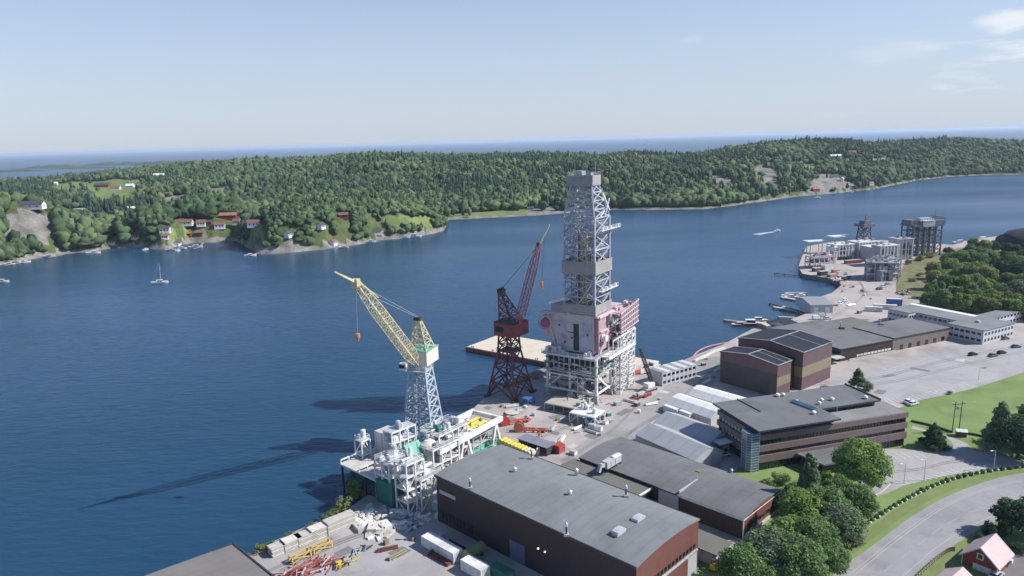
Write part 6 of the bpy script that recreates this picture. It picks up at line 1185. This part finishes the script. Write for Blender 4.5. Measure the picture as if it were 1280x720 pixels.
# scrap heap of red bars with yellow frames at the bottom edge
rd = random.Random(8)
def heap(px, py, a, b_, n, L_, mats_, label, w=.22, hh=1.6, cat='scrap heap', partname='bar'):
    t = thing('scrap_heap', label, cat, G(px,py,3), R(40))
    for k in range(n):
        b = MB(); x, y, z = rd.uniform(-a,a), rd.uniform(-b_,b_), rd.uniform(.1,hh)*(1-.4*rd.random()); an = rd.gauss(.4,.5); l = L_*rd.uniform(.4,1)/2; dz = rd.uniform(-.3,.3)
        b.bar((x-math.cos(an)*l,y-math.sin(an)*l,max(.1,z-dz)),(x+math.cos(an)*l,y+math.sin(an)*l,max(.1,z+dz)),w*rd.uniform(.6,1.6)); b.build(partname, rd.choice(mats_), t)
    return t
M_fred = mat('faded_red_steel', (0.34,0.13,0.12), .7, .2); heap(384,716,6.5,3.6,90,5,[M_fred,M_fred,M_rust,M_pink],'heap of faded red steel frames at the bottom edge',.2)
for px, py, lb in [(366,706,'yellow lifting frame at the water side of the red steel heap'),(393,694,'yellow lifting frame on top end of the red steel heap')]:
    t = thing('lifting_frame', lb, 'frame', G(px,py,3), R(45), 'yellow frames by the red heap'); b = MB(); lattice(b, sq(0,5,0,1.6,.1), sq(0,5,0,1.6,1.7), 1, .3, .22, 'X'); b.build('frame', mat('dull_yellow', (0.55,0.42,0.16), .6, .15), t)
heap(432,704,2.4,1.8,34,2.2,[M_pyel,M_yel,M_grey,M_dark],'small heap of yellow and grey fittings right of the red heap',.3,1.3)
heap(452,688,2,1,16,2.6,[M_dark,M_grey,M_steel2],'small heap of dark steel offcuts at the edge of the shade',.2,.7)
# containers in the shade of the hall
container(527,683,-44,12.2,'long white container in the shade of the big hall, left one', grp='white containers in the hall shade', h=2.9, w=3)
container(576,713,-44,7,'shorter white container in the shade of the big hall, right one', grp='white containers in the hall shade', h=2.9, w=3)
t = thing('open_container', 'low dark red open tray in the shade between the white container and hall', 'tray', G(560,693,3), R(-44)); b = MB(); b.box(-3,-3.6,0,4,3.2,.7); b.build('tray', M_rust, t); b = MB(); b.box(-3.2,3.2,.1,4,3.5,1.5); b.box(-3.2,-3.8,0,-3,3.5,1.2); b.build('side', M_dark, t)
for px, py, lb in [(540,676,'pale box left of the red tray in the shade'),(549,672,'pale flat box behind the red tray in the shade')]: crate(px,py,lb,M_grey,(2.4,1.8,1),'boxes in the hall shade',-44)
p = G(583,702,3); t = thing('storage_tank', 'lying olive green tank with a pale end in the shade of the hall', 'tank', p, R(46)); M_ol = mat('olive_tank', (0.20,0.24,0.12), .55, .15); b = MB(); b.cyl((0,0,1.7),(5.4,0,1.7),1.35,20); b.cyl((5.4,0,1.7),(5.9,0,1.7),1.35,20,r2=.9); b.build('shell', M_ol, t); b = MB(); b.cyl((-.4,0,1.7),(0,0,1.7),.9,20,r2=1.35); b.build('end_cap', mat('straw_paint', (0.40,0.36,0.2), .6, .1), t); b = MB(); b.box(1,-1.2,0,1.4,1.2,1); b.box(4.2,-1.2,0,4.6,1.2,1); b.build('saddle', M_dark, t)
container(612,719,-44,6,'dark green container at the bottom edge by the hall wall', mat('dark_green_tank',(0,0,0)))

# ================================================================ CARS, PEOPLE-SCALE THINGS
def car(p, rz, m, label, kind='car', grp=None, s=1.0):
    t = thing('parked_car' if kind == 'car' else 'parked_van', label, kind, p, R(rz), grp); t.scale = (s,s,s); w = .9
    if kind == 'car': low = [(-2.2,.35),(2.2,.35),(2.25,.75),(1.25,.98),(-1.95,1.02),(-2.25,.8)]; top = [(-1.75,1.0),(-1.35,1.48),(.25,1.5),(1.1,.98)]
    else: low = [(-2.6,.35),(2.6,.35),(2.65,.9),(2.1,1.25),(1.6,1.3),(-2.6,1.3)]; top = [(-2.55,1.28),(-2.5,2.2),(1.1,2.2),(1.75,1.28)]
    def ex(prof, w0, w1=None):
        b = MB(); w1 = w1 or w0; n = len(prof); mz = max(z for _, z in prof); vs = [(x,-(w1 if z > 1.3 and kind == 'car' else w0),z) for x, z in prof]+[(x,(w1 if z > 1.3 and kind == 'car' else w0),z) for x, z in prof]; b.add(vs, [tuple(range(n))[::-1], tuple(range(n,2*n))]+[(i,(i+1)%n,n+(i+1)%n,n+i) for i in range(n)]); return b
    ex(low, w).build('body', m, t); ex(top, w-.06, w-.22).build('windows', M_glass if kind == 'car' else m, t)
    b = MB(); b.box(-1.35,-.66,1.485,.28,.66,1.53) if kind == 'car' else b.box(1.2,-.86,1.45,1.62,.86,2.0); b.build('roof' if kind == 'car' else 'windscreen', m if kind == 'car' else M_glass, t)
    for x in (-1.4,1.4):
        for y in (-.92,.74): b = MB(); b.cyl((x,y,.32),(x,y+.18,.32),.33,14); b.build('wheel', M_dark, t)
    for y in (-.6,.45): b = MB(); b.box(2.2,y,.6,2.28,y+.25,.75); b.build('headlight', M_white, t)
    return t
cm = {k: mat('car_paint_'+k, c, .25, .02, spec=.6) for k, c in dict(black=(.015,.015,.018), silver=(.5,.52,.54), blue=(.02,.14,.22), white=(.75,.75,.75), grey=(.12,.125,.13), red=(.3,.03,.03)).items()}
for px, py, rz, c, lb in [(1216,444,20,'black','black car alone at the left in the big car park'),(1241,445.5,20,'grey','dark grey car, nearer of two side by side in the big car park'),(1252,442,20,'black','black car, farther of two side by side in the big car park'),(1256,424,15,'grey','grey car beside the white office end wall'),(1270,434.5,10,'blue','blue car near the right edge of the big car park'),
  (1136,503.5,25,'white','white car in the bay behind the far office end'),(1141,506,25,'white','second white car in the bay behind the far office end, nearer the grass')]: car(G(px,py,3.06), rz, cm[c], lb, grp='cars in the big car park')
for px, py, rz, c, lb, kd in [(1021,399,10,'white','white van by the grey harbour shed, front one','van'),(1028,396,10,'silver','silver van behind the front one by the grey harbour shed','van'),(1034,399,10,'white','white car nearest the shed door','car'),(1104,359,15,'white','white car between far modules and white containers','car'),(1110,356,15,'silver','silver car behind the white one by the far modules','car'),(1099,362,15,'grey','grey car left of the far yard cars','car'),(1245,722,35,'silver','silver car parked right of the red cabin','car'),(904,570,20,'white','white car in the shade at the dark office end','car')]:
    car(G(px,py,3.05), rz, cm[c], lb, kd, 'vehicles by the sheds' if px < 1200 and px > 910 else None)
# lamp posts
def lamp(px, py, h, label, grp='lamp posts'):
    t = thing('street_lamp', label, 'street lamp', G(px,py,3.05), R(200), grp); b = MB(); b.cyl((0,0,0),(0,0,h),.11,8,r2=.07); b.bar((0,0,h),(1.4,0,h+.3),.09); b.build('post', M_lgrey, t); b = MB(); b.cbox((1.7,0,h+.3),(.9,.3,.16)); b.build('lamp_head', M_white, t)
for px, py, h, lb in [(1155,601,6.5,'thin lamp post standing by the bays of the small car park'),(1242,587,6,'lamp post below the thin birch at the car park exit'),(1079,628,6.5,'lamp post half hidden by the large round tree'),(1130,604,6,'thin lamp post between large round tree and bays'),(1223,475,5,'short lamp post on the far edge of the big car park')]: lamp(px,py,h,lb)
# twin power poles and kiosk
t = thing('power_poles', 'pair of tall wooden power poles joined by a crossbar on the lawn', 'power pole', G(1190,541,3.03), R(12))
for x in (0, 2.6): b = MB(); b.cyl((x,0,0),(x+.3,0,11),.17,8,r2=.12); b.build('pole', M_trunk, t)
b = MB(); b.bar((-.8,0,10),(4.2,0,10),.16); b.build('crossbar', M_trunk, t); [part(t, 'insulator', M_white, lambda b, x=x: b.cyl((x,0,10.1),(x,0,10.7),.16,8)) for x in (-.6,1.7,4.0)]; b = MB(); b.cbox((1.7,0,8.6),(1.1,.8,1.1)); b.build('transformer', M_grey, t)
t = thing('kiosk', 'small dark kiosk with a white pitched roof at the path bend', 'kiosk', G(1196,546,3.03), R(-20)); boxp(t, 'wall', mat('brown_boards', (0.12,0.10,0.08), .8, .1), 0,0,0,2.8,2.2,1.9); b = MB(); b.extr([(-.3,1.9),(2.5,1.9),(1.1,2.5)], -.3, 3.1); b.build('roof', M_white, t)
# cabin fence along the road
P = crsp([G(a,b,3.05) for a,b in [(1136,735),(1158,712),(1176,696),(1186,690),(1193,689)]], 12); t = thing('wooden_fence', 'low weathered plank fence along the road above the red cabin', 'fence', P[0]); M_fw = mat('weathered_wood', (0.30,0.27,0.22), .9, .15)
for i, p in enumerate(P[::2]): q = p-P[0]; b = MB(); b.cbox((q.x,q.y,.6),(.18,.18,1.2)); b.build('post', M_fw, t)
for z in (.45,.9): b = MB(); [b.bar((P[i]-P[0])+V3(0,0,z),(P[i+1]-P[0])+V3(0,0,z),.06,.2) for i in range(len(P)-1)]; b.build('rail', M_fw, t)
# lawn hedge line
b = MB(); P = crsp([G(a,b,3.05) for a,b in [(1139,527),(1165,533),(1190,541)]], 10); P2 = crsp([G(a,b,3.05) for a,b in [(1207,542),(1232,547),(1260,553)]], 10)
for Q, lb in ((P,'thin low hedge at the left of the kiosk across the lawn'),(P2,'thin low hedge at the right of the kiosk across the lawn')):
    b = MB(); [b.bar(Q[i]-Q[0]+V3(0,0,.35), Q[i+1]-Q[0]+V3(0,0,.35), .5,.7) for i in range(len(Q)-1)]; o = b.build('hedge', mat('hedge_green', (0.05,0.09,0.035), .95, .3, scale=1.5, bump=.8)); o.location = Q[0]; tag(o, lb, 'hedge', 'hedges on the lawn')
sheet('gravel_path', [(1228,712),(1262,690),(1300,680),(1330,760),(1230,760)], 3.06, M_path)

# ================================================================ QUAY EDGE, PIERS AND BOATS
t = thing('quay_kerb', 'pale concrete kerb wall along the quay behind the cabins', 'wall', G(868,455,3), 0); Q = [G(a,b,3)-G(868,455,3) for a,b in [(868,452),(880,446.5),(893,440),(906,435.5)]]; b = MB(); [b.bar(Q[i]+V3(0,0,.4),Q[i+1]+V3(0,0,.4),.8,.9) for i in range(3)]; b.build('wall', mat('pale_concrete',(0,0,0)), t)
Q = crsp([G(a,b,0.1) for a,b in [(864,449),(872,440),(884,434),(898,430.5),(912,428),(926,423)]], 8); b = MB(); [b.cyl(Q[i]-Q[0]+V3(0,0,.15),Q[i+1]-Q[0]+V3(0,0,.15),.32,6) for i in range(len(Q)-1)]; o = b.build('floating_boom', mat('faded_pink_plastic', (0.55,0.24,0.26), .6, .1)); o.location = Q[0]; tag(o, 'thin faded pink floating boom curving off the quay', 'boom')
def pier(pts, w, label, m=None, z=.9, grp=None, name='pier'):
    P = [G(a,b,z) for a,b in pts]; t = thing(name, label, 'pier', (P[0].x,P[0].y,0), 0, grp); b = MB()
    for i in range(len(P)-1): b.bar((P[i]-P[0]).xy.to_3d()+V3(0,0,z), (P[i+1]-P[0]).xy.to_3d()+V3(0,0,z), w, .35)
    b.build('deck', m or M_conc, t); d = P[-1]-P[0]; n = max(2, int(d.length/6))
    for k in range(n+1): q = d*(k/n); b = MB(); b.cyl((q.x,q.y,-2),(q.x,q.y,z-.1),.3,8); b.build('pile', M_dark, t)
    return t
pier([(905,399.5),(945,405),(985,411)], 3.2, 'long dark finger pier with red boats behind the purple hall', mat('pier_timber', (0.22,0.18,0.15), .9, .2)); pier([(962,379),(990,386),(1008,392)], 1.6, 'thin dark jetty left of the grey harbour shed', M_dark)
pier([(967,383.5),(992,388)], 2.2, 'pale floating pontoon across the dark jetty'); pier([(973,396),(998,397)], 1.6, 'short pale jetty nearest the dark boat shed'); pier([(976,371),(1013,378)], 2.6, 'pale angled pontoon near the inlet mouth'); pier([(968,341.5),(1006,345)], 1.6, 'thin dark jetty sticking out left of the far quay', M_dark); pier([(983,366),(1008,366)], 1.6, 'thin pale pontoon crossing the angled one')
def boat(p, rz, L_, mh, label, cabin=True, grp=None, mast=False, name='motor_boat', cat='boat', md=None):
    t = thing(name, label, cat, (p.x,p.y,-.05), R(rz), grp); w = L_*.16+.35; h = L_*.09+.3; b = MB()
    st = [(-.5,.8),(-.2,1),(.15,.95),(.36,.6),(.5,.03)]; vs = []
    for x, k in st: vs += [(x*L_,-w*k,h*(1+.35*max(0,x))),(x*L_*.94,-w*k*.55,-.2),(x*L_*.94,w*k*.55,-.2),(x*L_,w*k,h*(1+.35*max(0,x)))]
    b.add(vs, [(4*i+j,4*i+4+j,4*i+5+j,4*i+1+j) for i in range(4) for j in range(3)]+[(0,1,2,3),(16,19,18,17)]); b.build('hull', mh, t)
    b = MB(); n = len(st); vs = [(x*L_*.98,-w*k*.92,h*.93*(1+.35*max(0,x))) for x, k in st]+[(x*L_*.98,w*k*.92,h*.93*(1+.35*max(0,x))) for x, k in st]; b.add(vs, [(i,i+1,n+i+1,n+i) for i in range(n-1)]); b.build('deck', md or M_white, t)
    if cabin:
        b = MB(); z = h*.95; b.extr([(-w*.55,z),(w*.55,z),(w*.45,z+L_*.1+.25),(-w*.45,z+L_*.1+.25)], -L_*.18, L_*.16); c = b.build('cabin', M_white, t); b = MB(); b.extr([(-w*.57,z+.25),(w*.57,z+.25),(w*.5,z+L_*.07+.25),(-w*.5,z+L_*.07+.25)], -L_*.14, L_*.165); b.build('window', M_glass, c)
    if mast:
        b = MB(); b.cyl((L_*.08,0,h),(L_*.08,0,h+L_*1.15),.09,8,r2=.06); b.build('mast', M_white, t); b = MB(); b.cyl((L_*.08,0,h+1.5),(-L_*.36,0,h+1.4),.16,8); b.build('boom', M_blue, t); b = MB(); b.bar((L_*.48,0,h*1.1),(L_*.08,0,h+L_*1.12),.035); b.bar((-L_*.48,0,h),(L_*.08,0,h+L_*1.12),.035); b.build('rigging', M_lgrey, t)
    return t
boat(G(200,354,0), 12, 13, M_white, 'white sailing yacht under bare mast out on the fjord at the left', mast=True, name='sailing_yacht', cat='yacht')
boat(G(2,353,0), 10, 12, M_white, 'white motor boat cut by the left edge')
boat(G(972,289,0), 28, 9, M_white, 'white speedboat racing right with a wake on the far fjord')
b = MB(); p0 = G(970,289.3,.06); d = G(945,293,.06)-p0; s = V3(-d.y,d.x,0).normalized(); b.add([V3(0,0,0)+s*1.2, V3(0,0,0)-s*1.2, d-s*4.5, d+s*4.5], [(0,1,2,3)]); o = b.build('boat_wake', mat('foam', (0.42,0.48,0.54), .8, .25, scale=.3)); o.location = p0; o['kind'] = 'structure'
boat(G(806,180.5,0), 2, 110, M_white, 'distant white ship on the open sea above the wooded ridge', name='distant_ship', cat='ship')
for px, py, rz, L_, m, lb in [(938,406.5,-10,15,M_redp,'red hulled boat at the near side of the finger pier'),(925,407,-8,9,mat('salmon_paint',(0.5,0.22,0.18),.6,.1),'small salmon coloured boat at the finger pier, left of the bigger red one'),(948,402,-10,11,M_redp,'long red boat on the far side of the finger pier'),(984,370,10,8,M_white,'white boat at the left end of the angled pontoon'),(990,372.5,-20,9,M_white,'biggest white boat at the angled pontoon'),(1001,370,15,7,M_white,'white boat at the right of the angled pontoon'),(980,386,10,6,M_white,'small white boat lying on the floating pontoon'),
   (1016,379,20,7,M_white,'white boat hauled out by the grey harbour shed'),(1050,381,40,7,M_white,'white boat on land right of the harbour shed, left one'),(1056,377,40,7,M_grey,'grey boat on land right of the harbour shed, right one'),(1200,304,10,14,M_white,'white boat in the small marina, left one'),(1209,307,0,12,M_white,'white boat in the small marina, second'),(1228,301,20,18,M_white,'biggest white boat in the small marina'),(1222,308,60,10,M_white,'small white boat in the marina, nearest the trees')]:
    boat(G(px,py,0 if px not in (1016,1050,1056) else 3.1), rz, L_, m, lb); 
    if px in (1016,1050,1056): bpy.context.scene.collection.objects[-1]
for o in C.objects:
    if o.type == 'EMPTY' and o.get('label','').find('on land right') > 0 or o.type == 'EMPTY' and o.get('label','').find('hauled out') > 0: o.location.z = 3.3
for i, (px, py, rz, L_, c, lb) in enumerate([(12,331,10,9,1,'white boat moored at the far left shore, first'),(20,328,10,8,1,'white boat moored at the far left shore, second'),(33,328,50,7,1,'small white boat beneath the left cliff'),(62,321,10,10,1,'white boat under the right end of the left cliff'),(117,317,20,12,1,'white boat alone off the wooded left shore'),(182,312.5,70,7,1,'white boat on the left shore by the cream cabin'),(214,313,10,9,0,'white boat moored left of the white boathouses'),(223,314,90,8,1,'white boat in front of the white boathouses'),(228,311,10,8,1,'small white boat right of the white boathouses'),(245,309.5,5,13,1,'long white boat at the jetty below the lawn'),(313,320,15,10,1,'white boat off the left end of the peninsula'),(430,310,5,9,0,'grey boat by the peninsula boathouse'),(463,303,8,11,1,'white boat by the boathouse near the peninsula tip'),(517,296.5,5,16,1,'long white boat on the peninsula shore near its tip'),(507,297.5,5,9,1,'small white boat left of the long one near the tip'),(1022,247.5,12,10,1,'white boat off the red boathouses on the right far shore'),(1063,240.5,20,12,1,'white boat moored on the right far shore'),(1108,232.8,22,12,1,'white boat farthest right on the far shore')]):
    boat(G(px,py,0), rz, L_*1.15, M_white if c else M_grey, lb, grp='boats along the far shore')
for pts, lb in [([(241,311),(250,309),(254,303)],'bent jetty below the lawn houses'),([(465,303),(475,302)],'short jetty at the white boathouse near the tip'),([(5,332),(32,327)],'pale stone jetty at the far left shore'),([(60,322),(80,318)],'pale stone jetty right of the left cliff'),([(313,320),(322,316)],'jetty at the left end of the peninsula')]: pier(pts, 2.2, lb, M_rock, z=.8, grp='jetties on the far shore')

# ================================================================ FAR YARD (decommissioning quay)
M_fst = mat('far_tower_steel', (0.13,0.14,0.17), .6, .15); M_fgr = mat('far_module_grey', (0.33,0.33,0.36), .6, .12, scale=.2, stripes=('XY',2.2,.15)); M_fli = mat('far_module_lilac', (0.42,0.41,0.46), .6, .12, scale=.2, stripes=('XY',2.2,.15))
t = TH('lattice_tower', 'wide grey lattice tower block with a white top deck in the far yard', 'tower', loc_(1140,321), 10); b = MB()
for i in range(6):
    for j in range(3): b.bar((i*5,j*7,0),(i*5,j*7,28),.9)
for z in (5,10,15,20,24): [b.bar((0,y,z),(25,y,z),.5) for y in (0,14)]; [b.bar((x,0,z),(x,14,z),.5) for x in (0,10,25)]
for i in range(5): [b.bar((i*5,0,z),((i+1)*5,0,z+5),.35) for z in (0,5,10,15)]
b.build('frame', M_fst, t); b = MB(); b.box(-1,-1,24,26,15,25.4); b.box(-2,2,25.4,5,12,29); b.box(18,-1,25.4,27,14,28.4); rails(b, [(-1,-1),(26,-1),(26,15)], 29, 1.5, .3); b.cyl((24,7,29),(24,7,37),.2,6); b.build('crown_deck', M_fst, t); boxp(t, 'white_roof', M_white, 7,-1.5,28.2,17,5,28.8); boxp(t, 'white_roof', M_white, 12,6,29,22,12,29.5); boxp(t, 'panel', M_grey, 6.5,-1.3,23.8,17.4,-1.0,28); b = MB(); lattice(b, sq(5,20,3,11,0), sq(5,20,3,11,23), 7, .5, .35, 'X'); b.build('inner_frame', M_fst, t)
t = TH('lattice_tower', 'slim dark lattice tower with a wide head in the far yard', 'tower', loc_(1078,317), 20); b = MB(); lattice(b, sq(0,10,0,9,0), sq(2,8,1.5,7.5,24), 4, .7, .45, 'X'); b.build('frame', M_fst, t); b = MB(); b.box(-1,-1,22,11,10,24.4); b.box(1.5,1,24.4,8.5,7,27); b.cyl((5,4,27),(5,4,33),.5,8,r2=.2); b.bar((1,1,24),(1,1,30),.3); b.bar((9,7,24),(9,7,29),.3); b.build('head', M_fst, t)
def blockm(px, py, rot, L_, w, h, m, mr, label, legs=0, name='process_module', cat='module'):
    t = TH(name, label, cat, loc_(px,py), rot); rd = random.Random(int(px*7))
    b = MB(); b.box(0,0,legs,L_,w,h); b.build('body', m, t); boxp(t, 'roof', mr, -.4,-.4,h,L_+.4,w+.4,h+.5)
    b = MB(); [b.box(x,-.35,legs,x+.5,-.02,h) for x in np.arange(.2,L_-.5,2.8)]; b.box(0,-.35,legs+(h-legs)*.5,L_,-.03,legs+(h-legs)*.5+.4); b.build('rib', M_white if mr is M_white else M_grey, t)
    for k in range(4): b = MB(); x = rd.uniform(1,L_-2); b.box(x,-.15,legs+rd.uniform(.5,(h-legs)*.5),x+rd.uniform(1,2.5),.02,legs+(h-legs)*rd.uniform(.6,.9)); b.build('opening', M_dark, t)
    for k in range(4): b = MB(); x, y = rd.uniform(1,L_-1), rd.uniform(1,w-1); hh = rd.uniform(.8,2.4); b.cbox((x,y,h+.5+hh/2),(rd.uniform(1,3),rd.uniform(1,2.5),hh)); b.build('roof_unit', rd.choice([M_white,M_grey,M_steel2]), t)
    if legs: 
        for x in (.4,L_-.4):
            for y in (.4,w-.4): b = MB(); b.bar((x,y,0),(x,y,legs),.8); b.build('leg', M_white, t)
    return t
blockm(1044,326,14,17,11,12,M_fli,M_white,'lilac block module with a white roof at the far yard waterside',legs=3); blockm(1072,324,14,18,12,13,M_fli,M_white,'lilac block module below the slim dark tower'); blockm(1087,327,12,15,11,11,M_fli,M_tent,'lilac grey block module, middle of the far yard'); blockm(1099,333,12,16,10,15,M_fgr,M_white,'biggest pale grey block module in the far yard'); blockm(1122,325,10,13,12,16,M_fli,M_grey,'lilac block module left of the wide lattice tower'); blockm(1042,329,14,3,10,12,M_white,M_white,'white post frame at the left end of the lilac block',legs=9)
def canopy(px, py, rot, L_, w, h, label):
    t = TH('raised_platform', label, 'platform', loc_(px,py), rot); boxp(t, 'top', M_white, 0,0,h,L_,w,h+.7)
    for x in (3,L_-3):
        for y in (2,w-2): b = MB(); b.bar((x,y,0),(x,y,h),.5); b.build('leg', M_lgrey, t)
canopy(1010,318,10,17,9,10,'white flat top on thin legs standing alone left in the far yard'); canopy(1040,318,12,20,9,14,'white flat top on legs behind the lilac block, farther back')
rd = random.Random(77)
frame_module('process_module', 'pinkish open module in a tangle of pipes at the far yard waterside', 'module', loc_(1017,336), 15, 3, 18, 10, [4,8], 4, 2, M_pink, M_steel2, rd, [M_pink,M_white,M_rust,M_steel2], w=.5, kits=16)
frame_module('process_module', 'grey lattice module on short legs in front of the big grey block', 'module', loc_(1083,350), -20, 3, 19, 12, [4.5,8.5,12], 4, 2, M_fgr, M_fgr, rd, [M_grey,M_fgr,M_steel2,M_lgrey], w=.6, kits=14)
frame_module('process_module', 'second grey lattice module beside the scrub slope', 'module', loc_(1102,348), 10, 3, 14, 12, [4.5,9,13], 3, 2, M_fgr, M_fgr, rd, [M_grey,M_fgr,M_steel2], w=.6, kits=12)
blockm(1101,352,10,9,7,7,M_fgr,M_grey,'small grey block in front of the second lattice module')
for px, py, m, d, lb in [(1035,338,M_white,(9,5,4),'white cabin box right of the pinkish module'),(1044,341,M_orange,(5,3,2.4),'orange box near the pinkish module'),(1050,343,M_white,(5,3,2),'white box right of the orange one'),(1040,346,mat('salmon_paint',(0,0,0)),(6,4,2),'salmon coloured box on the far quay slope'),(1057,348,M_white,(6,2.5,1.4),'low white box on the far quay slope'),(1028,344,M_dark,(6,4,3),'dark box at the far quay corner'),(1066,329,M_rust,(14,3,2.6),'long orange brown container under the lilac blocks'),(1048,323,M_teal,(4,4,6),'pale green upright box between pinkish module and lilac block'),(1021,339,M_rust,(6,4,2.5),'rusty box at the foot of the pinkish module'),(1060,343,M_white,(4,3,1.6),'small white box far right of the orange one')]:
    crate(px,py,lb,m,d,'boxes in the far yard',15)
heap(1052,350,9,3,40,6,[M_rust,M_white,M_grey,M_dark],'long low scrap heap along the far quay slope',.7,1.8); heap(1128,366,7,3,34,4,[M_tan,M_rust,M_dark,M_conc],'scrap heap below the scrub slope',.6,1.4)
# dark rock knoll at the right edge
W_ = v*np.array([26,30,13])*(1+.16*(np.random.RandomState(8).rand(len(v),1)-.5)); o = bpy.data.objects.new('rock_knoll', rawmesh('rock_knoll', W_, f, [mat('dark_rock', (0.03,0.033,0.045), .9, .3, scale=.1)])); C.objects.link(o); o.location = G(1290,305,3); struct(o)

# loose kit scattered over the yard
rd = random.Random(91); kinds = ['pallet','pipe_bundle','crate']; spots2 = []
zones = [([(690,515),(770,545),(720,570),(650,540)],'on the open yard behind the big hall',9),([(790,495),(850,490),(820,520),(780,515)],'on the yard before the grey cabins',7),([(620,500),(680,515),(640,530),(600,520)],'near the red crane foot',8),([(1050,352),(1100,372),(1075,400),(1050,380)],'on the small harbour yard',8),([(870,455),(900,440),(905,470),(880,480)],'by the purple hall front',6),([(450,690),(520,660),(535,670),(480,712)],'at the edge of the hall shade',4)]
for poly, where, n_ in zones:
    k = 0; tries = 0
    xs = [q[0] for q in poly]; ys = [q[1] for q in poly]; got = []
    while k < n_ and tries < 400:
        tries += 1; x, y = rd.uniform(min(xs),max(xs)), rd.uniform(min(ys),max(ys))
        if inpoly(np.array(x), np.array(y), poly) and all(math.hypot(x-a,(y-b_)*1.8) > 9 for a, b_ in got): got.append((x,y)); k += 1
    got.sort()
    for i, (x, y) in enumerate(got):
        kd = rd.choice(kinds); col = rd.choice([('white',M_white),('grey',M_grey),('grey',M_lgrey),('rusty',M_rust),('white',M_tent),('tan',M_tan)])
        t = thing(kd, col[0]+' '+kd.replace('_',' ')+' '+where+', '+ORD[i]+' from the left there', kd.replace('_',' '), G(x,y,3.03), R(rd.choice([46,-44,20,70])), 'loose kit '+where)
        if kd == 'pallet': boxp(t, 'deck', M_tan, -.7,-.6,.1,.7,.6,.18); b = MB(); [b.box(-.7,q-.05,0,.7,q+.05,.1) for q in (-.5,0,.5)]; b.build('runner', M_tan, t); boxp(t, 'load', col[1], -.6,-.5,.18,.6,.5,.18+rd.uniform(.3,1.1))
        elif kd == 'crate': s_ = rd.uniform(.7,1.3); boxp(t, 'body', col[1], -s_,-s_*.7,.1,s_,s_*.7,s_*1.2); boxp(t, 'lid', M_grey, -s_-.05,-s_*.7-.05,s_*1.2,s_+.05,s_*.7+.05,s_*1.2+.08)
        else:
            for j in range(3): b = MB(); b.cyl((-2.6,-.5+j*.5,.35),(2.6,-.5+j*.5,.35),.22,8); b.build('pipe', col[1], t)
            b = MB(); b.cyl((-2.6,-.25,.75),(2.6,-.25,.75),.22,8); b.build('pipe', col[1], t); b = MB(); [b.box(q,-.9,0,q+.15,.9,.12) for q in (-1.8,1.6)]; b.build('bearer', M_tan, t)
